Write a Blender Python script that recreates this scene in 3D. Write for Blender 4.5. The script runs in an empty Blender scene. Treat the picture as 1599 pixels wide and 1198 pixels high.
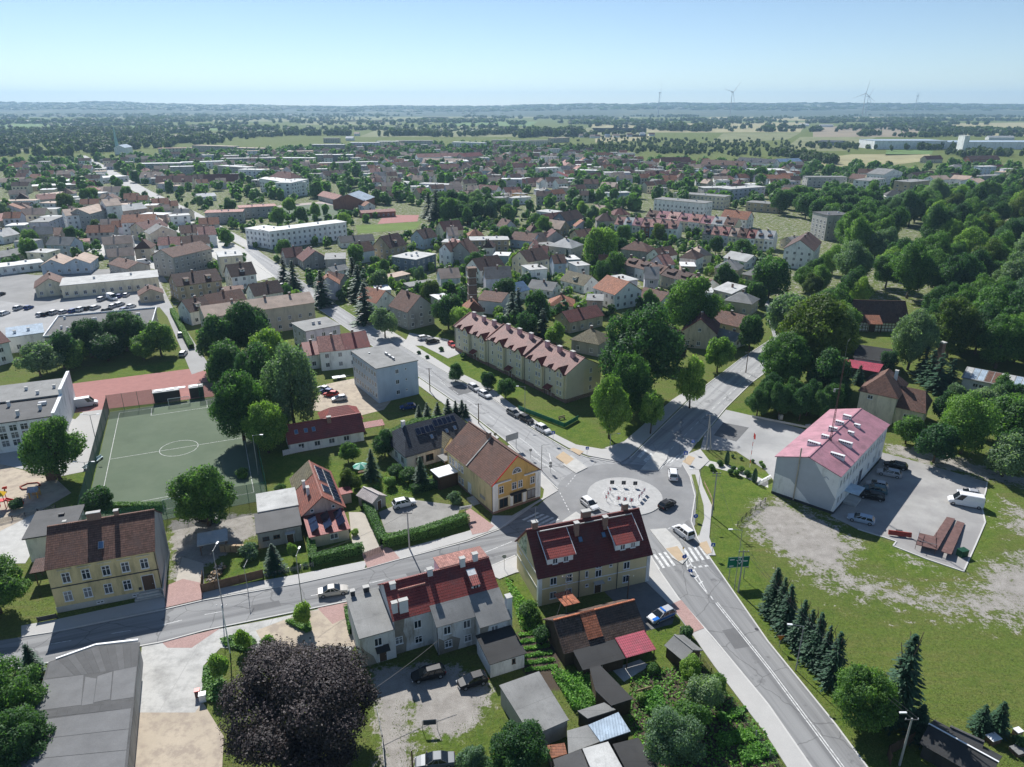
import bpy, bmesh, math, random
import numpy as np
from mathutils import Vector, Matrix
random.seed(7); RNG = np.random.default_rng(7)
S = bpy.context.scene
COL = S.collection
R = math.radians
# ---------------------------------------------------------------- camera, sky, sun, exposure
CAM_H, FOC, PITCH = 72.0, 1110.0, R(21.4)          # drone height in metres, focal length for a 1599 px wide frame
SUN_AZ, SUN_EL = R(-22.5), R(40.0)                 # sun ahead of the camera and a little to the left
cd = bpy.data.cameras.new('camera'); cam = bpy.data.objects.new('camera', cd); COL.objects.link(cam)
cam.location = (0, 0, CAM_H); cam.rotation_euler = (math.pi/2-PITCH, 0, 0)
cd.sensor_fit = 'HORIZONTAL'; cd.sensor_width = 36; cd.lens = 36*FOC/1599; cd.clip_start = .5; cd.clip_end = 60000
S.camera = cam
wd = bpy.data.worlds.new('World'); S.world = wd; wd.use_nodes = True
wn = wd.node_tree; sky = wn.nodes.new('ShaderNodeTexSky'); sky.sky_type = 'NISHITA'; sky.sun_disc = False
sky.sun_elevation = SUN_EL; sky.sun_rotation = SUN_AZ; sky.altitude = 100; sky.air_density = .75; sky.dust_density = .03; sky.ozone_density = 2.0
bgn = wn.nodes['Background']; bgn.inputs[1].default_value = .075; wn.links.new(sky.outputs[0], bgn.inputs[0])
sl = bpy.data.lights.new('sun', 'SUN'); sl.energy = 4.7; sl.angle = R(.5); sl.color = (1, .98, .95)
sun = bpy.data.objects.new('sun', sl); COL.objects.link(sun)
sun.rotation_euler = Vector((math.sin(SUN_AZ)*math.cos(SUN_EL), math.cos(SUN_AZ)*math.cos(SUN_EL), math.sin(SUN_EL))).to_track_quat('Z', 'Y').to_euler()
S.view_settings.view_transform = 'Standard'; S.view_settings.look = 'None'; S.view_settings.gamma = 1
S.view_settings.use_curve_mapping = False; S.view_settings.exposure = 0.55
HAZE = 9e-5
S.cycles.use_denoising = True; S.cycles.max_bounces = 5; S.cycles.diffuse_bounces = 4; S.cycles.glossy_bounces = 2
S.cycles.transparent_max_bounces = 8; S.cycles.transmission_bounces = 2; S.cycles.volume_bounces = 0
S.cycles.use_adaptive_sampling = True; S.cycles.adaptive_threshold = .015
# ---------------------------------------------------------------- survey: a point of the plan from its bearing and dip
def ray(px, py):
    u = (px-800)/FOC; v = (599-py)/FOC
    return (u, math.cos(PITCH)+v*math.sin(PITCH), -math.sin(PITCH)+v*math.cos(PITCH))
def G(px, py, h=0.0):
    d = ray(px, py); t = (h-CAM_H)/d[2]
    return Vector((d[0]*t, d[1]*t, h))
def zat(y, px, py):
    d = ray(px, py); return CAM_H+d[2]*(y/d[1])
def hgt(base, top): return zat(G(*base).y, *top)
def pxm(p):        # pixels per metre at a world point
    return FOC/(p[1]*math.cos(PITCH)-(p[2]-CAM_H)*math.sin(PITCH))
def pxof(p):
    q = (p[0], p[1], p[2]-CAM_H); f = q[1]*math.cos(PITCH)-q[2]*math.sin(PITCH)
    return 800+FOC*q[0]/f
# ---------------------------------------------------------------- names and labels
ALL = []
def tag(o, label, cat, group=None, kind=None, share=False):
    o['label'] = label; o['category'] = cat
    if group: o['group'] = group
    if kind: o['kind'] = kind
    ALL.append((o, share)); return o
def empty(name, loc=(0, 0, 0), rz=0.0):
    o = bpy.data.objects.new(name, None); COL.objects.link(o); o.location = loc; o.rotation_euler = (0, 0, rz); o.empty_display_size = .2
    return o
def link(name, me, parent=None, mats=None):
    o = bpy.data.objects.new(name, me); COL.objects.link(o)
    if parent is not None: o.parent = parent
    return o
# ---------------------------------------------------------------- mesh builder
class MB:
    def __init__(s): s.v = []; s.f = []; s.m = []
    def poly(s, pts, m=0):
        n = len(s.v); s.v += [tuple(p) for p in pts]; s.f.append(tuple(range(n, n+len(pts)))); s.m.append(m); return s
    def hexa(s, p, m=0, mt=None):   # p: 4 bottom then 4 top, counter-clockwise from above
        n = len(s.v); s.v += [tuple(q) for q in p]
        s.f += [(n+3, n+2, n+1, n), (n+4, n+5, n+6, n+7)]; s.m += [m, m if mt is None else mt]
        for i in range(4):
            j = (i+1) % 4; s.f.append((n+i, n+j, n+4+j, n+4+i)); s.m.append(m)
        return s
    def box(s, x0, x1, y0, y1, z0, z1, m=0, mt=None):
        return s.hexa([(x0, y0, z0), (x1, y0, z0), (x1, y1, z0), (x0, y1, z0), (x0, y0, z1), (x1, y0, z1), (x1, y1, z1), (x0, y1, z1)], m, mt)
    def slab(s, q, t, m=0):         # quad q (ccw seen from outside) thickened inwards by t
        a = Vector(q[1])-Vector(q[0]); b = Vector(q[3])-Vector(q[0]); n = a.cross(b).normalized()
        return s.hexa([Vector(p)-n*t for p in q]+[Vector(p) for p in q], m)
    def prism(s, pts, z0, z1, m=0, mt=None):
        n = len(s.v); k = len(pts)
        s.v += [(p[0], p[1], z0) for p in pts]+[(p[0], p[1], z1) for p in pts]
        s.f += [tuple(range(n+k-1, n-1, -1)), tuple(range(n+k, n+2*k))]; s.m += [m, m if mt is None else mt]
        for i in range(k):
            j = (i+1) % k; s.f.append((n+i, n+j, n+k+j, n+k+i)); s.m.append(m)
        return s
    def tube(s, a, b, r0, r1=None, seg=8, m=0):
        a = Vector(a); b = Vector(b); r1 = r0 if r1 is None else r1
        d = (b-a).normalized(); e = d.orthogonal().normalized(); g = d.cross(e); n = len(s.v)
        for c, r in ((a, r0), (b, r1)):
            for i in range(seg):
                t = 2*math.pi*i/seg; s.v.append(tuple(c+e*math.cos(t)*r+g*math.sin(t)*r))
        for i in range(seg):
            j = (i+1) % seg; s.f.append((n+i, n+j, n+seg+j, n+seg+i)); s.m.append(m)
        s.f += [tuple(range(n+seg-1, n-1, -1)), tuple(range(n+seg, n+2*seg))]; s.m += [m, m]
        return s
    def mesh(s, name, mats, smooth=False):
        me = bpy.data.meshes.new(name); me.from_pydata(s.v, [], s.f); me.update()
        uv = me.uv_layers.new(name='UVMap').data; Z = Vector((0, 0, 1)); V = me.vertices
        for p, mi in zip(me.polygons, s.m):
            p.material_index = mi; nn = p.normal
            u = Vector((1, 0, 0)) if abs(nn.z) > .999 else Z.cross(nn).normalized()
            w = nn.cross(u)
            for li in p.loop_indices:
                co = V[me.loops[li].vertex_index].co; uv[li].uv = (co.dot(u), co.dot(w))
        if smooth: me.shade_smooth()
        for m in (mats if isinstance(mats, (list, tuple)) else [mats]): me.materials.append(m)
        return me
    def build(s, name, mats, parent=None, smooth=False): return link(name, s.mesh(name, mats, smooth), parent)
# ---------------------------------------------------------------- materials
def nodes(name):
    m = bpy.data.materials.new(name); m.use_nodes = True; nt = m.node_tree; b = nt.nodes['Principled BSDF']; return m, nt, b
def N(nt, t, **k):
    n = nt.nodes.new('ShaderNode'+t)
    for a, b in k.items():
        if a.startswith('i_'): n.inputs[a[2:].replace('_', ' ')].default_value = b
        elif a.startswith('n'): n.inputs[int(a[1:])].default_value = b
        else: setattr(n, a, b)
    return n
def mixc(nt, fac, a, b, mode='MIX'):
    n = nt.nodes.new('ShaderNodeMix'); n.data_type = 'RGBA'; n.blend_type = mode
    for s, v in ((0, fac), (6, a), (7, b)):
        if isinstance(v, bpy.types.NodeSocket): nt.links.new(v, n.inputs[s])
        elif s == 0: n.inputs[0].default_value = v
        else: n.inputs[s].default_value = (*v[:3], 1)
    return n.outputs[2]
def math_(nt, op, a, b=None, c=None):
    n = nt.nodes.new('ShaderNodeMath'); n.operation = op
    for i, v in enumerate((a, b, c)):
        if v is None: continue
        if isinstance(v, bpy.types.NodeSocket): nt.links.new(v, n.inputs[i])
        else: n.inputs[i].default_value = v
    return n.outputs[0]
def ramp(nt, src, a, b):
    n = nt.nodes.new('ShaderNodeMapRange'); n.inputs[1].default_value = a; n.inputs[2].default_value = b; nt.links.new(src, n.inputs[0]); return n.outputs[0]
def noise(nt, vec, scale, detail=4, rough=.6):
    n = nt.nodes.new('ShaderNodeTexNoise'); n.inputs['Scale'].default_value = scale; n.inputs['Detail'].default_value = detail; n.inputs['Roughness'].default_value = rough
    if vec is not None: nt.links.new(vec, n.inputs['Vector'])
    return n.outputs[0]
def scaled(c, k): return tuple(min(1, x*k) for x in c)
MATS = {}
def mat(name, col, rough=.85, var=.25, vs=.6, pat=None, col2=None, bump=.0, spec=.3, metal=0, rnd=.0, fine=8.0, ps=(.3, .37)):
    if name in MATS: return MATS[name]
    m, nt, b = nodes(name); L = nt.links.new
    geo = N(nt, 'NewGeometry'); pos = geo.outputs['Position']
    n1 = noise(nt, pos, vs); n2 = noise(nt, pos, fine, 3)
    f = math_(nt, 'ADD', math_(nt, 'MULTIPLY', n1, .65), math_(nt, 'MULTIPLY', n2, .35))
    f = ramp(nt, f, .32, .68)
    c = mixc(nt, f, scaled(col, 1-var), scaled(col, 1+var))
    height = n2; hd = .02
    if pat:
        uv = N(nt, 'UVMap'); sep = N(nt, 'SeparateXYZ'); L(uv.outputs[0], sep.inputs[0]); U, W = sep.outputs[0], sep.outputs[1]
        c2 = col2 or scaled(col, .45)
        def tri(x, per):            # 0..1 triangle-like sine
            return math_(nt, 'MULTIPLY_ADD', math_(nt, 'SINE', math_(nt, 'MULTIPLY', x, 2*math.pi/per)), .5, .5)
        def edge(x, per, w):        # 1 inside a thin joint
            fr = math_(nt, 'FRACT', math_(nt, 'DIVIDE', x, per)); return math_(nt, 'LESS_THAN', fr, w)
        if pat == 'tile':           # pantiles: rows up the slope and rolls along it
            bt = N(nt, 'TexBrick'); L(uv.outputs[0], bt.inputs[0]); bt.offset = 0
            for k, v in (('Scale', 1), ('Mortar Size', .03), ('Brick Width', ps[0]), ('Row Height', ps[1]), ('Mortar Smooth', .6)): bt.inputs[k].default_value = v
            bt.inputs['Color1'].default_value = (1, 1, 1, 1); bt.inputs['Color2'].default_value = (.45, .45, .45, 1); bt.inputs['Mortar'].default_value = (.25, .25, .25, 1)
            fr = math_(nt, 'FRACT', math_(nt, 'DIVIDE', W, ps[1]))
            c = mixc(nt, .8, c, bt.outputs[0], 'MULTIPLY'); c = mixc(nt, 1.0, c, mixc(nt, ramp(nt, fr, .15, .95), (1.5, 1.47, 1.44), (.7, .7, .7)), 'MULTIPLY')
            height = math_(nt, 'ADD', math_(nt, 'SUBTRACT', 1.0, fr), math_(nt, 'MULTIPLY', tri(U, ps[0]), .6)); hd = .05
        elif pat == 'seam':         # ribs up the slope
            height = math_(nt, 'POWER', tri(U, ps[0]), 4.0); hd = .05
            c = mixc(nt, math_(nt, 'MULTIPLY', edge(U, ps[0]*6, .02), .6), c, c2)
        elif pat == 'step':         # pressed metal tile: steps up the slope
            fr = math_(nt, 'FRACT', math_(nt, 'DIVIDE', W, ps[1])); height = math_(nt, 'ADD', math_(nt, 'SUBTRACT', 1.0, fr), math_(nt, 'MULTIPLY', tri(U, ps[0]), .4)); hd = .07
            c = mixc(nt, math_(nt, 'MULTIPLY', math_(nt, 'GREATER_THAN', fr, .8), .75), c, c2)
        elif pat == 'felt':         # roofing felt sheets with laps
            j = math_(nt, 'MAXIMUM', edge(U, ps[0], .012), math_(nt, 'MULTIPLY', edge(W, ps[1], .012), .8))
            bl = noise(nt, pos, .35, 5, .7)
            c = mixc(nt, ramp(nt, bl, .45, .7), c, scaled(col, .6)); c = mixc(nt, math_(nt, 'MULTIPLY', j, .6), c, c2)
        elif pat == 'stain':        # weathered render
            mp = N(nt, 'Mapping', vector_type='POINT'); mp.inputs['Scale'].default_value = (1, 1, .25); L(pos, mp.inputs[0])
            c = mixc(nt, ramp(nt, noise(nt, mp.outputs[0], .5, 6, .7), .5, .66), c, c2)
        elif pat == 'brick':
            bt = N(nt, 'TexBrick'); L(uv.outputs[0], bt.inputs[0])
            for k, v in (('Scale', 1), ('Mortar Size', .012), ('Brick Width', ps[0]), ('Row Height', ps[1])): bt.inputs[k].default_value = v
            L(c, bt.inputs['Color1']); bt.inputs['Color2'].default_value = (*scaled(col, .7), 1); bt.inputs['Mortar'].default_value = (*c2, 1); c = bt.outputs[0]
        elif pat == 'board':
            c = mixc(nt, edge(U, ps[0], .08), c, c2)
        elif pat == 'patch':        # mottled two-colour cover
            c = mixc(nt, ramp(nt, noise(nt, pos, ps[0], 6, .7), .47, .6), c, c2)
        elif pat == 'road':         # streaks along the traffic, cracks and sealed patches
            mp = N(nt, 'Mapping', vector_type='TEXTURE'); mp.inputs['Rotation'].default_value = (0, 0, ps[0]); L(pos, mp.inputs[0]); m2 = N(nt, 'Mapping'); m2.inputs['Scale'].default_value = (.025, .75, 1); L(mp.outputs[0], m2.inputs[0])
            c = mixc(nt, ramp(nt, noise(nt, m2.outputs[0], 1.0, 3, .6), .36, .62), c, c2); vo = N(nt, 'TexVoronoi', feature='DISTANCE_TO_EDGE'); vo.inputs['Scale'].default_value = .13; wq = N(nt, 'VectorMath', operation='ADD'); L(pos, wq.inputs[0]); nv = N(nt, 'TexNoise'); nv.inputs['Scale'].default_value = .5; L(pos, nv.inputs['Vector']); L(nv.outputs['Color'], wq.inputs[1]); L(wq.outputs[0], vo.inputs['Vector'])
            c = mixc(nt, math_(nt, 'MULTIPLY', math_(nt, 'LESS_THAN', vo.outputs[0], .008), .45), c, scaled(col, .45)); c = mixc(nt, ramp(nt, noise(nt, pos, .22, 5, .7), .60, .68), c, scaled(col, .82))
        elif pat == 'wheel':        # worn tarmac with long tracks
            c = mixc(nt, ramp(nt, noise(nt, pos, .09, 6, .65), .42, .62), c, c2)
    if pat in ('tile', 'step', 'seam'):      # fading, lichen and soot
        c = mixc(nt, ramp(nt, noise(nt, pos, .32, 6, .72), .47, .66), c, tuple(.6*x+.02 for x in col)); c = mixc(nt, ramp(nt, noise(nt, pos, 1.7, 5, .75), .56, .70), c, tuple(.92*x+.025 for x in col))
    if rnd:
        oi = N(nt, 'ObjectInfo'); c = mixc(nt, 1.0, c, mixc(nt, oi.outputs['Random'], (1-rnd,)*3, (1+rnd,)*3), 'MULTIPLY')
    L(c, b.inputs['Base Color'])
    b.inputs['Roughness'].default_value = rough; b.inputs['Specular IOR Level'].default_value = spec; b.inputs['Metallic'].default_value = metal
    if bump:
        bp = N(nt, 'Bump'); bp.inputs['Strength'].default_value = bump; bp.inputs['Distance'].default_value = hd; L(height, bp.inputs['Height']); L(bp.outputs[0], b.inputs['Normal'])
    MATS[name] = m; return m
def leafmat(name, col, tip, trans=.45, hue=.17):
    if name in MATS: return MATS[name]
    m, nt, b = nodes(name); L = nt.links.new
    at = N(nt, 'Attribute', attribute_name='rnd'); oi = N(nt, 'ObjectInfo')
    c = mixc(nt, at.outputs['Fac'], col, tip)
    c = mixc(nt, 1.0, c, mixc(nt, oi.outputs['Random'], (1-hue*1.5, 1-hue, 1-hue), (1+hue*1.6, 1+hue, 1)), 'MULTIPLY')
    L(c, b.inputs['Base Color']); b.inputs['Roughness'].default_value = .6; b.inputs['Specular IOR Level'].default_value = .25
    tr = N(nt, 'BsdfTranslucent'); L(mixc(nt, 1.0, c, (1.3, 1.5, .6), 'MULTIPLY'), tr.inputs[0])
    mx = N(nt, 'MixShader'); mx.inputs[0].default_value = trans; L(b.outputs[0], mx.inputs[1]); L(tr.outputs[0], mx.inputs[2])
    L(mx.outputs[0], nt.nodes['Material Output'].inputs[0]); MATS[name] = m; return m
def glassmat(name, col=(.02, .03, .04), rough=.08):
    if name in MATS: return MATS[name]
    m, nt, b = nodes(name); b.inputs['Base Color'].default_value = (*col, 1); b.inputs['Roughness'].default_value = rough; b.inputs['Specular IOR Level'].default_value = .6
    if name == 'window_glass':      # some rooms have curtains or blinds drawn
        oi = N(nt, 'ObjectInfo'); nt.links.new(mixc(nt, ramp(nt, oi.outputs['Random'], .45, .95), col, (.26, .26, .27)), b.inputs['Base Color'])
    MATS[name] = m; return m
def paint(name, col, rough=.25, coat=.6, metal=0):
    if name in MATS: return MATS[name]
    m, nt, b = nodes(name); b.inputs['Base Color'].default_value = (*col, 1); b.inputs['Roughness'].default_value = rough; b.inputs['Coat Weight'].default_value = coat*.5; b.inputs['Coat Roughness'].default_value = .12; b.inputs['Specular IOR Level'].default_value = .3; b.inputs['Metallic'].default_value = metal
    MATS[name] = m; return m
def netmat(name, col, open_):
    m, nt, b = nodes(name); b.inputs['Base Color'].default_value = (*col, 1); b.inputs['Roughness'].default_value = .8
    t = N(nt, 'BsdfTransparent'); mx = N(nt, 'MixShader'); mx.inputs[0].default_value = open_
    nt.links.new(b.outputs[0], mx.inputs[1]); nt.links.new(t.outputs[0], mx.inputs[2]); nt.links.new(mx.outputs[0], nt.nodes['Material Output'].inputs[0]); MATS[name] = m; return m
WALL = dict(yellow=(.72, .58, .31), cream=(.74, .67, .51), white=(.84, .84, .82), grey=(.36, .35, .33), tan=(.46, .38, .26), beige=(.55, .48, .37), blue=(.42, .50, .58),
            slate=(.22, .26, .32), green=(.30, .45, .30), pink=(.60, .44, .38), brick=(.34, .15, .10), ochre=(.62, .40, .14), brown=(.10, .065, .045), dark=(.06, .055, .05), lilac=(.58, .56, .62), concrete=(.42, .41, .38))
ROOF = {'red': ((.27, .06, .05), 'step'), 'maroon': ((.165, .055, .048), 'tile'), 'brown': ((.165, .085, .062), 'tile'), 'dark brown': ((.10, .055, .045), 'tile'), 'rust': ((.36, .15, .085), 'tile'), 'orange': ((.46, .20, .11), 'tile'),
        'grey': ((.25, .25, .24), 'felt'), 'dark grey': ((.10, .10, .10), 'felt'), 'light grey': ((.50, .50, .48), 'felt'), 'white': ((.72, .72, .70), 'felt'), 'pink': ((.42, .20, .21), 'seam'), 'beige': ((.48, .36, .28), 'felt'),
        'blue': ((.13, .22, .34), 'seam'), 'pale blue': ((.34, .42, .50), 'seam'), 'slate': ((.045, .055, .075), 'tile'), 'olive': ((.17, .15, .09), 'tile'), 'crimson': ((.34, .05, .08), 'step'), 'charcoal': ((.045, .045, .045), 'felt'), 'coral': ((.46, .23, .19), 'tile')}
def wallm(c):
    return mat('wall_'+c, WALL[c], .9, .10, .5, pat='stain', col2=scaled(WALL[c], .66), rnd=.06)
def roofm(c):
    k, p = ROOF[c]; ps = {'tile': (.28, .38), 'step': (.3, .42), 'felt': (1.1, 5.5), 'seam': (.35, .4)}[p]
    return mat('roof_'+c.replace(' ', '_'), k, .8 if p != 'step' else .55, .3, .7, pat=p, bump=.8 if p in ('tile', 'step', 'seam') else .3, rnd=.08, ps=ps)
FRAME = mat('window_frame_white', (.78, .78, .78), .5, .03); GLASS = glassmat('window_glass'); FRAME_D = mat('window_frame_brown', (.10, .06, .04), .5, .1)
CONC = mat('concrete', (.48, .47, .44), .9, .15, .7, bump=.2); KERB = mat('kerb_stone', (.55, .54, .51), .9, .1, 1.0)
ASPH = mat('asphalt', (.215, .215, .215), .92, .10, .25, pat='wheel', col2=(.275, .275, .272), bump=.2, fine=14)
ASPHL = mat('asphalt_pale', (.31, .31, .305), .92, .12, .2, pat='wheel', col2=(.39, .385, .375), bump=.2, fine=14)
PAVE = mat('paving', (.45, .44, .42), .9, .07, .35, fine=5); PINK = mat('red_paving', (.46, .30, .27), .9, .12, .5, pat='brick', col2=(.38, .25, .22), ps=(.2, .1))
TACT = mat('tactile_paving', (.47, .36, .24), .9, .1); WLINE = mat('road_paint', (.66, .66, .64), .8, .25, 2.5, pat='patch', col2=(.42, .42, .41), ps=(1.6, 1))
SAND = mat('sand', (.46, .39, .30), .95, .14, .15, pat='patch', col2=(.36, .30, .24), ps=(.5, 1), bump=.2); GRAVEL = mat('gravel', (.28, .27, .25), .95, .25, .4, bump=.5)
METAL = mat('galvanised_steel', (.32, .33, .34), .5, .1, metal=.4); STEELD = mat('dark_steel', (.05, .05, .055), .6, .2); RUST = mat('rust', (.15, .085, .075), .9, .35, 1.5); POLE = mat('pole_concrete', (.36, .35, .33), .9, .1)
WOOD = mat('wood', (.16, .10, .065), .85, .3, 1.5, pat='board', ps=(.15, 1)); WOODL = mat('pale_wood', (.42, .30, .18), .8, .2, 2)
BARK = mat('bark', (.10, .075, .055), .95, .4, 3); REDP = paint('red_plastic', (.62, .03, .02), .4, .2); YELP = paint('yellow_plastic', (.75, .45, .03), .4, .2); BLUEP = paint('blue_sign', (.02, .09, .42), .4, 0); GREENP = paint('green_sign', (.0, .14, .085), .4, 0)
WHITEP = paint('white_paint', (.8, .8, .8), .4, .1); BRICKM = mat('chimney_brick', (.30, .14, .10), .9, .25, 2, pat='brick', col2=(.3, .26, .22), ps=(.25, .08)); PLAST = mat('chimney_render', (.70, .70, .70), .9, .12)
L_MID = leafmat('leaf_mid', (0.042, 0.109, 0.039), (0.169, 0.301, 0.083)); L_DARK = leafmat('leaf_dark', (0.028, 0.078, 0.039), (0.094, 0.194, 0.073)); L_LIGHT = leafmat('leaf_light', (0.094, 0.194, 0.048), (0.306, 0.444, 0.115)); L_YEL = leafmat('leaf_yellow', (0.050, 0.095, 0.025), (0.153, 0.210, 0.060))
L_GREY = leafmat('leaf_grey', (0.083, 0.144, 0.091), (0.234, 0.340, 0.213)); L_CON = leafmat('needle', (0.018, 0.052, 0.033), (0.059, 0.136, 0.073), .15); L_COP = leafmat('leaf_copper', (.016, .012, .013), (.085, .066, .068), .15, .03); L_HEDGE = leafmat('leaf_hedge', (0.059, 0.144, 0.039), (0.201, 0.365, 0.098), .25)
L_GRASS = leafmat('leaf_veg', (0.070, 0.182, 0.039), (0.282, 0.522, 0.115))
# ---------------------------------------------------------------- building kit
WIN = {}
def win_mesh(w, h, style, near):
    k = (w, h, style, near)
    if k in WIN: return WIN[k]
    fr = FRAME_D if style == 'd' else FRAME
    m = MB(); t = .09; d = .07
    m.box(-w/2, w/2, -d, .0, 0, t).box(-w/2, w/2, -d, .0, h-t, h).box(-w/2, -w/2+t, -d, .0, t, h-t).box(w/2-t, w/2, -d, .0, t, h-t)
    if style in 'xcd' and w > .6: m.box(-t/2, t/2, -d, 0, t, h-t)
    if style == 'x': m.box(-w/2+t, w/2-t, -d+.01, 0, h*.62, h*.62+t*.8)
    m.box(-w/2-.06, w/2+.06, -.14, 0, -.07, -.003)
    if near:
        p = MB(); p.box(-w/2+t*.6, w/2-t*.6, -.035, -.005, t*.6, h-t*.6)
        WIN[k] = (m.mesh('window', [fr]), p.mesh('pane', [GLASS]))
    else:
        m.box(-w/2+t*.6, w/2-t*.6, -.035, -.005, t*.6, h-t*.6, 1)
        WIN[k] = (m.mesh('window', [fr, GLASS]), None)
    return WIN[k]
class Bld:
    def __init__(s, name, label, cat, A, B=None, ang=None, W=None, D=8, href=0.0, group=None, h=None, near=False, off=(0, 0)):
        a = G(A[0], A[1], href)
        if B is not None:
            b = G(B[0], B[1], href); s.ang = math.atan2(b.y-a.y, b.x-a.x) if ang is None else R(ang)
            s.W = (b-a).length if W is None else W
        else: s.ang = R(ang); s.W = W
        s.ex = Vector((math.cos(s.ang), math.sin(s.ang), 0)); s.ey = Vector((-math.sin(s.ang), math.cos(s.ang), 0))
        s.o = Vector((a.x, a.y, 0))+s.ex*off[0]+s.ey*off[1]
        s.D = D; s.h = h; s.near = near
        s.root = empty(name, s.o, s.ang); tag(s.root, label, cat, group); s.mainroof = None
        FOOT.append((s.o.x, s.o.y, s.ang, s.W, s.D, s.h or 5))
    def wpt(s, x, y, z=0): return s.o+s.ex*x+s.ey*y+Vector((0, 0, z))
    def loc(s, px, py, h):
        d = G(px, py, h)-s.o; return d.dot(s.ex), d.dot(s.ey)
    def part(s, name, mb, mats, parent=None): return mb.build(name, mats, parent or s.root)
    def walls(s, x0, x1, y0, y1, h, wm, roof='flat', rh=0, z0=0, plinth=0, pm=None):
        m = MB()
        if roof == 'gx':
            ym = (y0+y1)/2
            m.poly([(x0, y0, z0), (x1, y0, z0), (x1, y0, h), (x0, y0, h)]).poly([(x1, y1, z0), (x0, y1, z0), (x0, y1, h), (x1, y1, h)])
            m.poly([(x1, y0, z0), (x1, y1, z0), (x1, y1, h), (x1, ym, h+rh), (x1, y0, h)]).poly([(x0, y1, z0), (x0, y0, z0), (x0, y0, h), (x0, ym, h+rh), (x0, y1, h)])
        elif roof == 'gy':
            xm = (x0+x1)/2
            m.poly([(x0, y0, z0), (x1, y0, z0), (x1, y0, h), (xm, y0, h+rh), (x0, y0, h)]).poly([(x1, y1, z0), (x0, y1, z0), (x0, y1, h), (xm, y1, h+rh), (x1, y1, h)])
            m.poly([(x1, y0, z0), (x1, y1, z0), (x1, y1, h), (x1, y0, h)]).poly([(x0, y1, z0), (x0, y0, z0), (x0, y0, h), (x0, y1, h)])
        elif roof == 'shed':    # rises to the back
            m.hexa([(x0, y0, z0), (x1, y0, z0), (x1, y1, z0), (x0, y1, z0), (x0, y0, h), (x1, y0, h), (x1, y1, h+rh), (x0, y1, h+rh)])
        else: m.box(x0, x1, y0, y1, z0, h)
        w = s.part('wall', m, wm)
        if plinth: s.part('plinth', MB().box(x0-.05, x1+.05, y0-.05, y1+.05, 0, plinth), pm or CONC)
        return w
    def roof(s, x0, x1, y0, y1, h, kind, rh, rm, o=.45, g=.35, t=.16, cap=True):
        m = MB(); h = h+.03
        if kind == 'gx':
            ym = (y0+y1)/2; k = rh/(ym-y0); e = h-o*k+t
            m.slab([(x0-g, y0-o, e), (x1+g, y0-o, e), (x1+g, ym, h+rh+t), (x0-g, ym, h+rh+t)], t).slab([(x1+g, y1+o, e), (x0-g, y1+o, e), (x0-g, ym, h+rh+t), (x1+g, ym, h+rh+t)], t)
        elif kind == 'gy':
            xm = (x0+x1)/2; k = rh/(xm-x0); e = h-o*k+t
            m.slab([(x0-o, y1+g, e), (x0-o, y0-g, e), (xm, y0-g, h+rh+t), (xm, y1+g, h+rh+t)], t).slab([(x1+o, y0-g, e), (x1+o, y1+g, e), (xm, y1+g, h+rh+t), (xm, y0-g, h+rh+t)], t)
        elif kind == 'hip':
            X0, X1, Y0, Y1 = x0-o, x1+o, y0-o, y1+o; e = h; w = X1-X0; d = Y1-Y0; z = h+rh
            if w >= d: r0 = (X0+d/2*.9, (Y0+Y1)/2, z); r1 = (X1-d/2*.9, (Y0+Y1)/2, z)
            else: r0 = ((X0+X1)/2, Y0+w/2*.9, z); r1 = ((X0+X1)/2, Y1-w/2*.9, z)
            a, b, c, dd = (X0, Y0, e), (X1, Y0, e), (X1, Y1, e), (X0, Y1, e)
            if w >= d: m.poly([a, b, r1, r0]).poly([b, c, r1]).poly([c, dd, r0, r1]).poly([dd, a, r0])
            else: m.poly([a, b, r0]).poly([b, c, r1, r0]).poly([c, dd, r1]).poly([dd, a, r0, r1])
            m.box(X0, X1, Y0, Y1, e-.12, e-.003)
        elif kind == 'shed':
            k = rh/(y1-y0); m.slab([(x0-g, y0-o, h-o*k+t), (x1+g, y0-o, h-o*k+t), (x1+g, y1+g, h+rh+g*k+t), (x0-g, y1+g, h+rh+g*k+t)], t)
        else: m.box(x0-g, x1+g, y0-g, y1+g, h, h+t+.06)
        r = s.part('roof', m, rm)
        if s.mainroof is None: s.mainroof = r
        if cap and s.near and kind == 'gx': s.part('ridge_cap', MB().box(x0-g, x1+g, (y0+y1)/2-.14, (y0+y1)/2+.14, h+rh+t-.1, h+rh+t+.07), rm, r)
        if cap and s.near and kind == 'gy': s.part('ridge_cap', MB().box((x0+x1)/2-.14, (x0+x1)/2+.14, y0-g, y1+g, h+rh+t-.1, h+rh+t+.07), rm, r)
        return r
    def win(s, face, u, z, w=1.1, h=1.4, style='x', x=None, y=None, name='window'):
        me, pm = win_mesh(round(w, 2), round(h, 2), style, s.near)
        o = link(name, me, s.root)
        if face == 'f': o.location = (u, 0 if y is None else y, z)
        elif face == 'r': o.location = (s.W if x is None else x, u, z); o.rotation_euler.z = math.pi/2
        elif face == 'l': o.location = (0 if x is None else x, u, z); o.rotation_euler.z = -math.pi/2
        else: o.location = (u, s.D if y is None else y, z); o.rotation_euler.z = math.pi
        if pm: link('pane', pm, o)
        return o
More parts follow.
